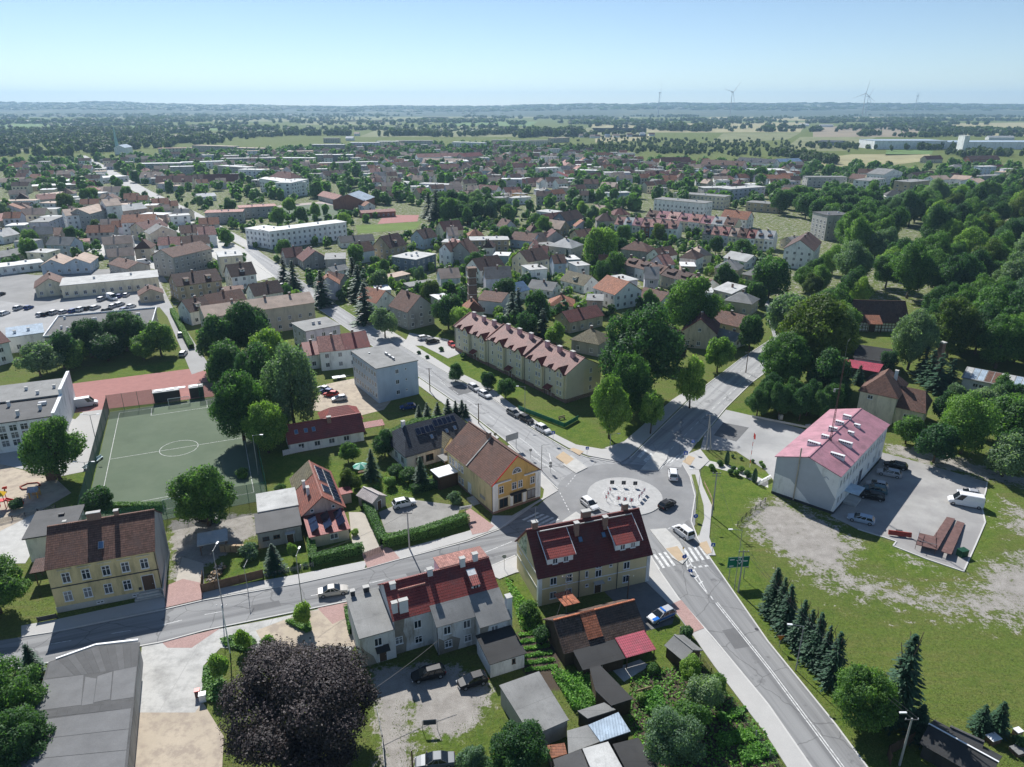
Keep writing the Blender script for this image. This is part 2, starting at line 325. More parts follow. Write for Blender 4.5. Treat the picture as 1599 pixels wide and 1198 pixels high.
    def door(s, u, w=1.0, h=2.1, col=None, z=0.0, face='f', y=0.0, x=None):
        m = MB(); m.box(-w/2, w/2, -.06, 0, 0, h, 0).box(-w/2-.09, -w/2-.002, -.09, 0, 0, h+.09, 1).box(w/2+.002, w/2+.09, -.09, 0, 0, h+.09, 1).box(-w/2-.002, w/2+.002, -.09, 0, h+.002, h+.09, 1)
        o = s.part('door', m, [col or FRAME_D, FRAME])
        if face == 'f': o.location = (u, y, z)
        elif face == 'r': o.location = (s.W if x is None else x, u, z); o.rotation_euler.z = math.pi/2
        else: o.location = (0 if x is None else x, u, z); o.rotation_euler.z = -math.pi/2
        s.part('handle', MB().box(w*.32, w*.38, -.12, -.06, 1.0, 1.12), METAL, o)
    def chimney(s, x, y, z0, z1, w=.7, d=.5, m=None, cap=True):
        b = MB(); b.box(x-w/2, x+w/2, y-d/2, y+d/2, z0, z1)
        o = s.part('chimney', b, m or BRICKM, s.mainroof)
        if cap: s.part('chimney_cap', MB().box(x-w/2-.07, x+w/2+.07, y-d/2-.07, y+d/2+.07, z1, z1+.1), CONC, s.mainroof)
        return o
    def slope(s, kind, x0, x1, y0, y1, h, rh, side):   # matrix of a roof slope: x along eave, y up slope, z out
        if kind == 'gx': D = y1-y0; a = math.atan2(rh, D/2)
        else: D = x1-x0; a = math.atan2(rh, D/2)
        t = .22
        if side == 'f': M = Matrix.Translation((x0, y0, h)) @ Matrix.Rotation(a, 4, 'X')
        elif side == 'b': M = Matrix.Translation((x1, y1, h)) @ Matrix.Rotation(math.pi, 4, 'Z') @ Matrix.Rotation(a, 4, 'X')
        elif side == 'r': M = Matrix.Translation((x1, y0, h)) @ Matrix.Rotation(math.pi/2, 4, 'Z') @ Matrix.Rotation(a, 4, 'X')
        else: M = Matrix.Translation((x0, y1, h)) @ Matrix.Rotation(-math.pi/2, 4, 'Z') @ Matrix.Rotation(a, 4, 'X')
        return M @ Matrix.Translation((0, 0, t))
    def on_slope(s, M, u, v, w, l, name, mats, t=.07, border=.07):
        m = MB(); m.box(-w/2, w/2, -l/2, l/2, -.06, t*.6, 1).box(-w/2+border, w/2-border, -l/2+border, l/2-border, t*.6+.002, t, 0)
        o = s.part(name, m, mats, s.mainroof); o.matrix_local = M @ Matrix.Translation((u, v, 0)); return o
    def gutter(s, x, y, z0, z1): s.part('drainpipe', MB().tube((x, y, z0), (x, y, z1), .06, seg=6), STEELD)
FOOT = []
SOLAR = glassmat('solar_panel', (.008, .012, .035), .15); SKYL = glassmat('skylight_glass', (.10, .17, .28), .1); ALU = mat('aluminium_rail', (.5, .5, .5), .4, .05, metal=.6)
def face_seen(b, face):
    n = {'f': -b.ey, 'b': b.ey, 'r': b.ex, 'l': -b.ex}[face]; c = b.wpt(*{'f': (b.W/2, 0), 'b': (b.W/2, b.D), 'r': (b.W, b.D/2), 'l': (0, b.D/2)}[face])
    return n.dot(Vector((0, 0, 0))-Vector((c.x, c.y, 0))) > 0
def autowin(b, h, ww=1.1, wh=1.3, pitch=3.0, gable=None, rh=0, fl=2.8, z0=1.0, faces='frlb', skip=0):
    rows = max(1, int((h-.2)/fl))
    for f in faces:
        if not face_seen(b, f): continue
        L = b.W if f in 'fb' else b.D; n = max(1, int((L-.8)/pitch)); gx = (gable == 'gx' and f in 'rl') or (gable == 'gy' and f in 'fb')
        for r in range(rows):
            for i in range(n):
                b.win(f, (i+.5)*L/n, z0+r*fl, ww, wh, 'c')
        if gx and rh > 2.2: b.win(f, L/2, max(z0+rows*fl-.2, h+.1), .9, 1.1, 'c')
def house(A, B, D, h, kind, rh, wall, roof, label=None, name='house', cat='house', group=None, href=None, near=False, chim=1, o=.45, win=True, pitch=3.0, fl=2.8, where='', ang=None, W=None, ww=1.1, wh=1.3, dormer=0):
    kn = {'gx': 'gabled', 'gy': 'gabled', 'hip': 'hipped', 'flat': 'flat', 'shed': 'lean-to'}[kind]
    if label is None: label = f"{wall} {cat.replace('flat ', '')} with {kn} {roof} roof {where}".strip()
    b = Bld(name, label, cat, A, B, D=D, href=h if href is None else href, group=group, h=h, near=near, ang=ang, W=W)
    wk = kind if kind in ('gx', 'gy', 'shed') else 'flat'
    b.walls(0, b.W, 0, D, h, wallm(wall), wk, rh); b.roof(0, b.W, 0, D, h, kind, rh, roofm(roof), o=o if kind != 'flat' else .2)
    if win: autowin(b, h, gable=kind, rh=rh, pitch=pitch, fl=fl, ww=ww, wh=wh)
    rg = random.Random(int(A[0]*7+A[1]*13))
    for i in range(chim):
        t = (i+1)/(chim+1)+rg.uniform(-.12, .12)
        if kind == 'gy': b.chimney(b.W/2+rg.uniform(-.8, .8), D*t, h+rh*.6, h+rh+.9)
        elif kind == 'flat': b.chimney(b.W*t, D*rg.uniform(.3, .7), h+.1, h+1.1, .8, .6, PLAST)
        else: b.chimney(b.W*t, D/2+rg.uniform(-.8, .8), h+rh*.6, h+rh+.9)
    for i in range(dormer):
        u = b.W*(i+.5)/dormer; z = h+rh*.3; y = D/2*.25; dm = MB(); dm.box(u-.9, u+.9, y, D*.45, z-.3, z+1.1)
        d = b.part('dormer', dm, wallm(wall), b.mainroof); b.part('dormer_roof', MB().slab([(u-1.1, y-.3, z+1.05), (u+1.1, y-.3, z+1.05), (u+1.1, D*.48, z+1.5), (u-1.1, D*.48, z+1.5)], .12), roofm(roof), d)
        b.win('f', u, z+.05, .9, .8, 'c', y=y)
    return b
def ribbon(name, pts, w, h, m, z=0, parent=None):   # straight-sided wall along plan points
    mb = MB()
    for a, b in zip(pts[:-1], pts[1:]):
        d = (b-a); L = d.length
        if L < .01: continue
        d /= L; n = Vector((-d.y, d.x, 0))*w/2
        mb.hexa([(*(a-n).xy, z), (*(b-n).xy, z), (*(b+n).xy, z), (*(a+n).xy, z), (*(a-n).xy, z+h), (*(b-n).xy, z+h), (*(b+n).xy, z+h), (*(a+n).xy, z+h)])
    return mb.build(name, m, parent)
# ---------------------------------------------------------------- trees
def quads_mesh(name, c, t, b, m, rnd, extra=None):
    n = len(c); v = np.stack([c-t, c-b, c+t, c+b], 1).reshape(-1, 3)
    me = bpy.data.meshes.new(name); me.vertices.add(n*4); me.vertices.foreach_set('co', v.astype(np.float32).ravel())
    me.loops.add(n*4); me.loops.foreach_set('vertex_index', np.arange(n*4, dtype=np.int32)); me.polygons.add(n)
    me.polygons.foreach_set('loop_start', np.arange(0, n*4, 4, dtype=np.int32)); me.update(calc_edges=True)
    at = me.attributes.new('rnd', 'FLOAT', 'FACE'); at.data.foreach_set('value', rnd.astype(np.float32)); me.materials.append(m); return me
def unit(a): return a/np.maximum(np.linalg.norm(a, axis=1, keepdims=True), 1e-6)
def leafset(rng, p, nrm, leaf, asp=.6):
    n = len(p); r = rng.normal(size=(n, 3)); t = unit(np.cross(nrm, r)); b = np.cross(nrm, t)
    sz = leaf*rng.uniform(.55, 1.35, (n, 1)); return p, t*sz, b*sz*asp
def crown(name, seed, nl, n, leaf, m, az=1.0, spread=.72, lr=(.20, .36), weep=0.0):
    rng = np.random.default_rng(seed); d = unit(rng.normal(size=(nl, 3))); d[:, 2] = d[:, 2]*.95+.06
    cen = d*rng.uniform(.35, 1.0, (nl, 1))**.6*spread*np.array([1, 1, .98]); cen[:, :2] *= (1-.22*np.clip(cen[:, 2:], -1, 1)); rad = rng.uniform(*lr, nl)*(1+.25*(rng.uniform(size=nl) > .8)); cen = np.vstack([cen, [[0, 0, 0]]]); rad = np.append(rad, .5); bright = rng.normal(size=nl+1)*.16
    k = int(n*2.6); li = rng.choice(nl+1, k, p=rad**2/np.sum(rad**2)); dr = unit(rng.normal(size=(k, 3))); dr[:, 2] += .12; dr = unit(dr)
    p = cen[li]+dr*(rad[li]*(1+.16*rng.normal(size=k)-.06))[:, None]
    dist = np.linalg.norm(p[:, None]-cen[None], axis=2)/rad[None]; dist[np.arange(k), li] = 9
    keep = dist.min(1) > .66; p = p[keep][:n]; dr = dr[keep][:n]; lb = bright[li[keep][:n]]
    if weep: p[:, 2] -= weep*np.linalg.norm(p[:, :2], axis=1)**2*rng.uniform(0, 1, len(p))
    nrm = unit(dr+rng.normal(size=dr.shape)*.6+np.array([0, 0, .2])); p[:, 2] *= az
    c, t, b = leafset(rng, p, nrm, leaf); lum = np.clip(.5+lb+.3*rng.normal(size=len(p)), 0, 1)
    return quads_mesh(name, c, t, b, m, lum)
def trunk_mesh(seed, limbs=6):
    rng = random.Random(seed); m = MB(); p = Vector((0, 0, 0)); r = .075
    for i in range(4):
        q = p+Vector((rng.uniform(-.03, .03), rng.uniform(-.03, .03), .3)); m.tube(p, q, r, r*.8, 7); p = q; r *= .8
    for i in range(limbs):
        a = rng.uniform(0, 6.28); z = rng.uniform(.5, .95); s0 = Vector((0, 0, z)); m.tube(s0, s0+Vector((math.cos(a)*.45, math.sin(a)*.45, rng.uniform(.25, .6))), .035, .012, 5)
    return m.mesh('trunk', [BARK], True)
def conifer(name, seed, n_lev, nb, m, rad=.2, leaf=.05):
    rng = np.random.default_rng(seed); C = []; Tn = []; Bn = []
    for k in range(n_lev):
        z = .06+.93*k/n_lev; r = rad*(1-z)**.8*rng.uniform(.85, 1.15)+.008; cnt = max(4, int(nb*(1-z*.7)))
        for j in range(cnt):
            a = rng.uniform(0, 6.283); L = r*rng.uniform(.75, 1.15); seg = 5
            for q in range(seg):
                f = (q+.6)/seg; x = L*f; dz = -.22*L*f*f+rng.normal()*.006
                dirv = np.array([math.cos(a), math.sin(a), -.35*f]); side = np.array([-math.sin(a), math.cos(a), 0])+rng.normal(size=3)*.25
                s = leaf*(1.1-.5*f)*(1.15-z*.6); C.append([math.cos(a)*x, math.sin(a)*x, z+dz]); Tn.append(dirv*s*1.1); Bn.append(side*s*.6)
    C = np.array(C); return quads_mesh(name, C, np.array(Tn), np.array(Bn), m, rng.uniform(0, 1, len(C)))
def column_mesh(seed, n, m):
    rng = np.random.default_rng(seed); z = rng.uniform(0, 1, n); a = rng.uniform(0, 6.283, n); r = .5*np.sin(np.clip(z*1.02+.12, 0, 1.08)*math.pi/1.1)**.5*rng.uniform(.8, 1.05, n); r = np.minimum(r, .5*(1-z)**.45+.02)
    p = np.stack([np.cos(a)*r, np.sin(a)*r, z], 1); nrm = unit(np.stack([np.cos(a), np.sin(a), .4*np.ones(n)], 1)+rng.normal(size=(n, 3))*.35)
    c, t, b = leafset(rng, p, nrm, .075); t[:, 2] *= .6; b[:, 2] *= .6; return quads_mesh('crown', c, t, b, m, rng.uniform(0, 1, n))
CR = [crown('crown', 11+i, 20+2*i, 9000, .055, L_MID, 1.0) for i in range(5)]
CRB = [crown('crown', 31+i, 40+6*i, 24000, .034, L_MID, 1.0, .78, (.15, .29)) for i in range(4)]
CRW = [crown('crown', 41, 30, 22000, .034, L_GREY, 1.1, .72, (.18, .32), .45)]
CRS = [crown('crown', 51+i, 10, 3000, .09, L_MID, .9, .6, (.3, .45)) for i in range(3)]
TRK = [trunk_mesh(i) for i in range(3)]
CON = [conifer('crown', 71+i, 26+4*i, 9, L_CON, .19+.02*i, .048) for i in range(3)]; CONN = [conifer('crown', 81+i, 42, 15, L_CON, .22, .036) for i in range(3)]
THU = [column_mesh(91, 1500, L_CON), column_mesh(92, 1500, L_HEDGE)]
LEAF = dict(m=L_MID, d=L_DARK, l=L_LIGHT, y=L_YEL, g=L_GREY, c=L_CON, p=L_COP, h=L_HEDGE)
TREES = []
def setmat(o, m):
    o.material_slots[0].link = 'OBJECT'; o.material_slots[0].material = m
def tree(base, ht, rad, leaf='m', lib='n', label=None, group=None, name='deciduous_tree', cat='tree', share=False, rz=None, trunkr=1.0, clear=None):
    rg = random.Random(int(base.x*31+base.y*17)); L = {'n': CR, 'b': CRB, 'w': CRW, 's': CRS}[lib]
    r = empty(name, base, rg.uniform(0, 6.28)); az = min(1.6, max(.6, (ht*.97)/(2*rad)))
    cz = ht-rad*az*.98
    c = link('crown', rg.choice(L), r); c.scale = (rad, rad*rg.uniform(.9, 1.1), rad*az); c.location.z = cz; c.rotation_euler.z = rg.uniform(0, 6.28); setmat(c, LEAF[leaf])
    t = link('trunk', rg.choice(TRK), r); t.scale = (rad*.8*trunkr, rad*.8*trunkr, max(.8, cz/1.1))
    tag(r, label or 'broadleaf tree', cat, group, share=share); TREES.append((base.x, base.y, rad)); return r
def tpx(cx, cy, rp, leaf='m', lib='n', asp=2.25, label=None, **k):   # crown centre and half width as seen
    rad = rp/pxm(G(cx, cy, 6)); ht = rad*asp+.8
    for _ in range(3):
        hc = ht-rad*1.0; p = G(cx, cy, hc); rad = rp/pxm(p); ht = rad*asp+.8
    p.z = 0; return tree(p, ht, rad, leaf, lib, label, **k)
def fir(bx, by, ty, rp=None, label=None, near=False, leaf='c', name='spruce_tree', group=None, cat='tree', share=False):
    p = G(bx, by); ht = max(1.5, hgt((bx, by), (bx, ty))); rg = random.Random(bx*3+by)
    r = empty(name, p, rg.uniform(0, 6.28)); me = rg.choice(CONN if near else CON); k = 1.7 if rp is None else (rp/pxm(p))/(ht*.2)
    c = link('crown', me, r); c.scale = (ht*k, ht*k, ht); setmat(c, LEAF[leaf]); t = link('trunk', TRK[0], r); t.scale = (ht*.22, ht*.22, ht*.7)
    tag(r, label or 'dark spruce', cat, group, share=share); TREES.append((p.x, p.y, ht*.2*k)); return r
def thuja(bx, by, ht, w, label, leaf=0, group=None, name='columnar_conifer'):
    p = G(bx, by); r = empty(name, p); c = link('crown', THU[leaf], r); c.scale = (w, w, ht); t = link('trunk', TRK[1], r); t.scale = (w*.5, w*.5, ht*.4); tag(r, label, 'conifer', group); return r
def bush(px, py, rad, label, leaf='m', ht=None, group=None, share=False):
    p = G(px, py); r = empty('bush', p); c = link('crown', random.Random(px+py).choice(CRS), r); ht = ht or rad*1.6; c.scale = (rad, rad, ht/1.9); c.location.z = ht/2*.9; setmat(c, LEAF[leaf])
    st = link('stem', TRK[2], r); st.scale = (rad*.5, rad*.5, ht*.4); tag(r, label, 'bush', group, share=share); return r
HEDGE_CORE = mat('hedge_inside', (.012, .025, .008), 1, .2)
def hedge(pts, w, h, label, leaf='h', group=None, dens=90):
    P = [G(*p) for p in pts]; rng = np.random.default_rng(int(pts[0][0])); C = []; Nn = []
    for a, b in zip(P[:-1], P[1:]):
        d = b-a; L = d.length; d /= L; nv = Vector((-d.y, d.x, 0)); n = int(dens*L*(w+2*h)); s = rng.uniform(-.3, L+.3, n); k = rng.uniform(0, w+2*h, n)
        for si, ki in zip(s, k):
            if ki < h: off, z, nr = -w/2, ki, -nv
            elif ki < h+w: off, z, nr = ki-h-w/2, h, Vector((0, 0, 1))
            else: off, z, nr = w/2, ki-h-w, nv
            q = a+d*si+nv*off; C.append((q.x+rng.normal()*.06, q.y+rng.normal()*.06, max(.03, z+rng.normal()*.05))); Nn.append(tuple(nr+Vector(rng.normal(size=3)*.5)))
    C = np.array(C); t = leafset(rng, C, unit(np.array(Nn)), .14)
    r = empty('hedge', P[0]); me = quads_mesh('foliage', *t, LEAF[leaf], rng.uniform(0, 1, len(C))); f = link('foliage', me, r); f.location = -P[0]
    k = ribbon('branches', P, w*.86, h*.95, HEDGE_CORE, .01, r); k.location = -P[0]; tag(r, label, 'hedge', group); return r
# ---------------------------------------------------------------- cars
CARS = {  # length, width, height, bonnet height, belt, cabin base x0,x1 (from rear), roof x0,x1, ground clearance
    'sedan': (4.7, 1.8, 1.43, .92, .95, .7, 3.55, 1.55, 2.6), 'hatch': (4.1, 1.75, 1.47, .92, .96, .1, 3.15, .6, 2.15), 'wagon': (4.65, 1.8, 1.48, .92, .96, .1, 3.6, .55, 2.6),
    'suv': (4.5, 1.85, 1.66, 1.04, 1.08, .1, 3.45, .55, 2.5), 'mpv': (4.5, 1.85, 1.85, 1.1, 1.2, .06, 3.6, .25, 2.8), 'van': (5.9, 2.0, 2.45, 1.25, 1.3, .04, 5.1, .1, 4.2)}
TYRE = mat('tyre', (.02, .02, .02), .8, .1); RIM = paint('rim', (.45, .45, .46), .3, .2, .6); LAMPW = paint('headlight', (.75, .78, .8), .1, .5); LAMPR = paint('taillight', (.45, .01, .01), .2, .5); CGLASS = glassmat('car_glass', (.012, .016, .02), .06)
CARM = {}
def car_parts(kind):
    if kind in CARM: return CARM[kind]
    L, W, Ht, hb, belt, c0, c1, r0, r1 = CARS[kind]; w = W/2; m = MB()
    st = [(0, .45, belt*.86, .86), (.12, .3, belt*.97, .95), (L*.2, .22, belt, 1), (L*.5, .2, belt, 1), (c1-.1, .2, hb+.01, 1), (L-.75, .22, hb*.93, .98), (L-.2, .3, hb*.78, .9), (L, .45, hb*.62, .78)]
    if kind == 'van': st[4] = (c1-.3, .2, belt, 1)
    sec = []
    for x, zb, zt, k in st:
        ww = w*k; sec.append([(x-L/2, -ww*.92, zb), (x-L/2, -ww, zb+.2), (x-L/2, -ww*.98, zt-.1), (x-L/2, -ww*.86, zt), (x-L/2, ww*.86, zt), (x-L/2, ww*.98, zt-.1), (x-L/2, ww, zb+.2), (x-L/2, ww*.92, zb)])
    n0 = len(m.v)
    for s_ in sec: m.v += s_
    for i in range(len(sec)-1):
        for j in range(8):
            k = (j+1) % 8; m.f.append((n0+i*8+j, n0+i*8+k, n0+i*8+8+k, n0+i*8+8+j)[::-1]); m.m.append(0)
    m.f += [tuple(n0+j for j in range(8)), tuple(n0+len(sec)*8-8+j for j in range(7, -1, -1))]; m.m += [0, 0]
    x0, x1, X0, X1 = c0-L/2, c1-L/2, r0-L/2, r1-L/2; a = w*.9; b = w*.74 if kind != 'van' else w*.88
    z0 = belt-.06; z1 = Ht
    m.hexa([(X0-.02, -b, z1-.09), (X1+.02, -b, z1-.09), (X1+.02, b, z1-.09), (X0-.02, b, z1-.09), (X0+.08, -b+.08, z1), (X1-.08, -b+.08, z1), (X1-.08, b-.08, z1), (X0+.08, b-.08, z1)])
    def quad(p, q, r_, s_): m.slab([p, q, r_, s_], .04)
    g = MB()
    g.hexa([(x0, -a, z0), (x1, -a, z0), (x1, a, z0), (x0, a, z0), (X0, -b, z1-.085), (X1, -b, z1-.085), (X1, b, z1-.085), (X0, b, z1-.085)])
    for sy in (-1, 1):     # pillars, in body colour
        for t in ((0, .07), (.40, .45), (.70, .75), (.93, 1.0)) if kind != 'van' else ((0, .72), (.95, 1)):
            pts = []
            for z, xa, xb, yy in ((z0, x0, x1, a), (z1-.07, X0, X1, b)):
                pts.append([(xa+(xb-xa)*t[0], sy*(yy+.012), z), (xa+(xb-xa)*t[1], sy*(yy+.012), z)])
            q = [pts[0][0], pts[0][1], pts[1][1], pts[1][0]]; q = q if sy < 0 else q[::-1]; m.slab(q, .03)
    if kind == 'van': m.slab([(x0-.012, a, z0), (x0-.012, -a, z0), (X0-.012, -b, z1-.08), (X0-.012, b, z1-.08)], .03)
    body = m.mesh('body', [WHITEP]); glass = g.mesh('window_glass', [CGLASS])
    wm = MB(); wm.tube((0, -.11, 0), (0, .11, 0), .33, seg=14).tube((0, -.115, 0), (0, .115, 0), .2, seg=10, m=1); wheel = wm.mesh('wheel', [TYRE, RIM])
    hl = MB().box(-.08, .08, -.2, .2, -.08, .08).mesh('headlight', [LAMPW]); tl = MB().box(-.06, .06, -.14, .14, -.12, .12).mesh('taillight', [LAMPR])
    mi = MB().box(-.08, .08, -.1, .1, -.06, .08).mesh('wing_mirror', [STEELD])
    CARM[kind] = (body, glass, wheel, hl, tl, mi, L, W, belt, hb, c1); return CARM[kind]
CARCOL = dict(white=(.75, .75, .75), silver=(.42, .43, .45), grey=(.13, .14, .15), black=(.008, .008, .01), red=(.42, .015, .015), blue=(.02, .06, .22), beige=(.48, .45, .40), green=(.03, .06, .05), teal=(.06, .13, .16), lightblue=(.38, .46, .56))
def car(kind, col, rear, front, label, name='parked_car', cat='car', group=None):
    a = G(*rear); b = G(*front); c = (a+b)/2; ang = math.atan2(b.y-a.y, b.x-a.x)
    body, glass, wheel, hl, tl, mi, L, W, belt, hb, c1 = car_parts(kind)
    c.z = .035
    r = empty(name, c, ang); o = link('body', body, r); setmat(o, paint('car_'+col, CARCOL[col], .5, .3, .3 if col in ('silver', 'grey', 'lightblue') else 0)); link('window_glass', glass, r)
    for x in (-L/2+.8, L/2-.85):
        for y in (-W/2+.1, W/2-.1): q = link('wheel', wheel, r); q.location = (x, y, .33)
    for y in (-.6, .6):
        q = link('headlight', hl, r); q.location = (L/2-.07, y*W/1.85, hb*.56); q = link('taillight', tl, r); q.location = (-L/2+.06, y*W/1.7, belt*.72)
    for y in (-1, 1): q = link('wing_mirror', mi, r); q.location = (c1-L/2-.25, y*(W/2+.03), belt+.05)
    tag(r, label, cat, group); return r, o
# ---------------------------------------------------------------- ground: one sheet to the horizon, cover painted in as soft plan areas
def inside(P, X, Y):
    c = np.zeros(X.shape, bool); n = len(P)
    for i in range(n):
        x0, y0 = P[i]; x1, y1 = P[(i+1) % n]
        if y0 == y1: continue
        c ^= ((y0 > Y) != (y1 > Y)) & (X < (x1-x0)*(Y-y0)/(y1-y0)+x0)
    return c
def edist(P, X, Y):
    d = np.full(X.shape, 1e9); n = len(P)
    for i in range(n):
        x0, y0 = P[i]; x1, y1 = P[(i+1) % n]; dx, dy = x1-x0, y1-y0; t = np.clip(((X-x0)*dx+(Y-y0)*dy)/(dx*dx+dy*dy+1e-9), 0, 1)
        d = np.minimum(d, np.hypot(X-x0-t*dx, Y-y0-t*dy))
    return d
def area(px, X, Y, soft=1.5):
    P = [tuple(G(*p).xy) for p in px]; d = edist(P, X, Y); return np.clip(.5+np.where(inside(P, X, Y), d, -d)/(2*soft), 0, 1)
def axis(lo, hi, step, far_lo, far_hi, k=1.35):
    a = list(np.arange(lo, hi+.01, step)); s = step
    while a[-1] < far_hi: s *= k; a.append(a[-1]+s)
    s = step; b = []
    x = lo
    while x > far_lo: s *= k; x -= s; b.append(x)
    return np.array(b[::-1]+a)
gx = np.clip(axis(-130, 150, 1.25, -12500, 12500), -12500, 12500); gy = np.clip(axis(40, 260, 1.25, -300, 14500), -300, 14500)
X, Y = np.meshgrid(gx, gy); ny, nx = X.shape
near = (Y < 900)
dirt = np.zeros(X.shape); lush = np.zeros(X.shape); soil = np.zeros(X.shape)
def put(A, px, v=1.0, soft=1.5):
    np.maximum(A, area(px, X, Y, soft)*v, out=A)
# bare and scraped earth on the field beside the white office
put(dirt, [(1175, 780), (1215, 778), (1300, 812), (1345, 850), (1330, 900), (1260, 890), (1165, 835)], .8, 4)
put(dirt, [(1225, 868), (1300, 880), (1400, 905), (1480, 915), (1600, 880), (1700, 870), (1700, 985), (1560, 985), (1420, 960), (1300, 930), (1235, 900)], .66, 6)
put(dirt, [(1510, 890), (1600, 860), (1700, 850), (1700, 970), (1560, 960)], .78, 5)
put(dirt, [(1550, 775), (1620, 790), (1640, 860), (1560, 830)], .6, 4); put(dirt, [(1380, 690), (1460, 700), (1600, 745), (1640, 770), (1540, 752), (1380, 710)], .7, 2.5)
put(dirt, [(1385, 848), (1450, 868), (1520, 905), (1440, 900), (1380, 870)], .45, 3)
# yard behind the grey house
put(dirt, [(575, 1040), (690, 1035), (770, 1065), (760, 1120), (700, 1160), (640, 1140), (640, 1100), (655, 1240), (595, 1240), (585, 1110)], .9, 2)
put(dirt, [(590, 1100), (640, 1095), (630, 1180), (650, 1240), (600, 1240)], .9, 2)
put(lush, [(640, 1115), (690, 1105), (740, 1120), (790, 1090), (820, 1140), (800, 1250), (660, 1250), (645, 1160)], .7, 3)
put(lush, [(590, 1110), (605, 1105), (650, 1250), (590, 1250)], .8, 1)
# lawns
for q in ([(805, 900), (830, 925), (840, 950), (812, 960), (788, 910)], [(1000, 985), (1055, 970), (1062, 1000), (1040, 1030), (985, 1060), (975, 1040), (1010, 1020)], [(812, 930), (850, 965), (870, 1010), (820, 990)],
          [(418, 700), (520, 720), (640, 750), (700, 770), (560, 790), (500, 770), (440, 760), (415, 750)], [(560, 870), (735, 832), (720, 800), (600, 855)], [(350, 870), (400, 860), (410, 890), (355, 905)], [(440, 860), (485, 850), (495, 885), (445, 895)],
          [(320, 890), (545, 840), (548, 880), (320, 935)], [(815, 640), (880, 640), (930, 665), (950, 700), (870, 680)], [(885, 690), (960, 680), (1000, 640), (985, 690), (945, 698), (900, 695)], [(985, 690), (1085, 610), (1100, 600), (1095, 615), (1000, 700)],
          [(620, 505), (700, 520), (770, 560), (830, 610), (800, 625), (700, 570), (640, 530)], [(680, 540), (720, 560), (700, 580), (640, 545)], [(1095, 712), (1200, 742), (1205, 770), (1150, 800), (1115, 830), (1095, 740)], [(1115, 830), (1150, 790), (1160, 840), (1190, 900), (1300, 1050), (1340, 1150), (1320, 1140), (1205, 1000), (1110, 870)],
          [(1140, 635), (1175, 640), (1180, 652), (1140, 650)], [(115, 720), (160, 700), (150, 800), (105, 800)], [(170, 580), (290, 560), (310, 590), (170, 605)], [(1370, 845), (1400, 850), (1500, 900), (1430, 900), (1340, 870)], [(490, 450), (540, 475), (560, 500), (520, 480)],
          [(1530, 770), (1560, 760), (1560, 830), (1530, 880), (1500, 900), (1540, 820)], [(820, 540), (900, 620), (860, 600)], [(1360, 505), (1420, 515), (1450, 540), (1380, 530)]): put(lush, q, .95, .8)
put(lush, [(1230, 900), (1320, 940), (1450, 965), (1700, 985), (1900, 1300), (1360, 1300), (1300, 1080)], .35, 5)
put(soil, [(805, 985), (840, 980), (872, 1010), (885, 1080), (840, 1080), (810, 1040)], .9, 1); put(soil, [(985, 1060), (1090, 1030), (1200, 1150), (1240, 1240), (1010, 1240), (980, 1110)], .85, 1.5); put(soil, [(290, 880), (330, 880), (350, 900), (320, 920)], .5, 1)
put(dirt, [(262, 810), (400, 800), (410, 830), (330, 880), (300, 905), (265, 905)], .8, 1.5)
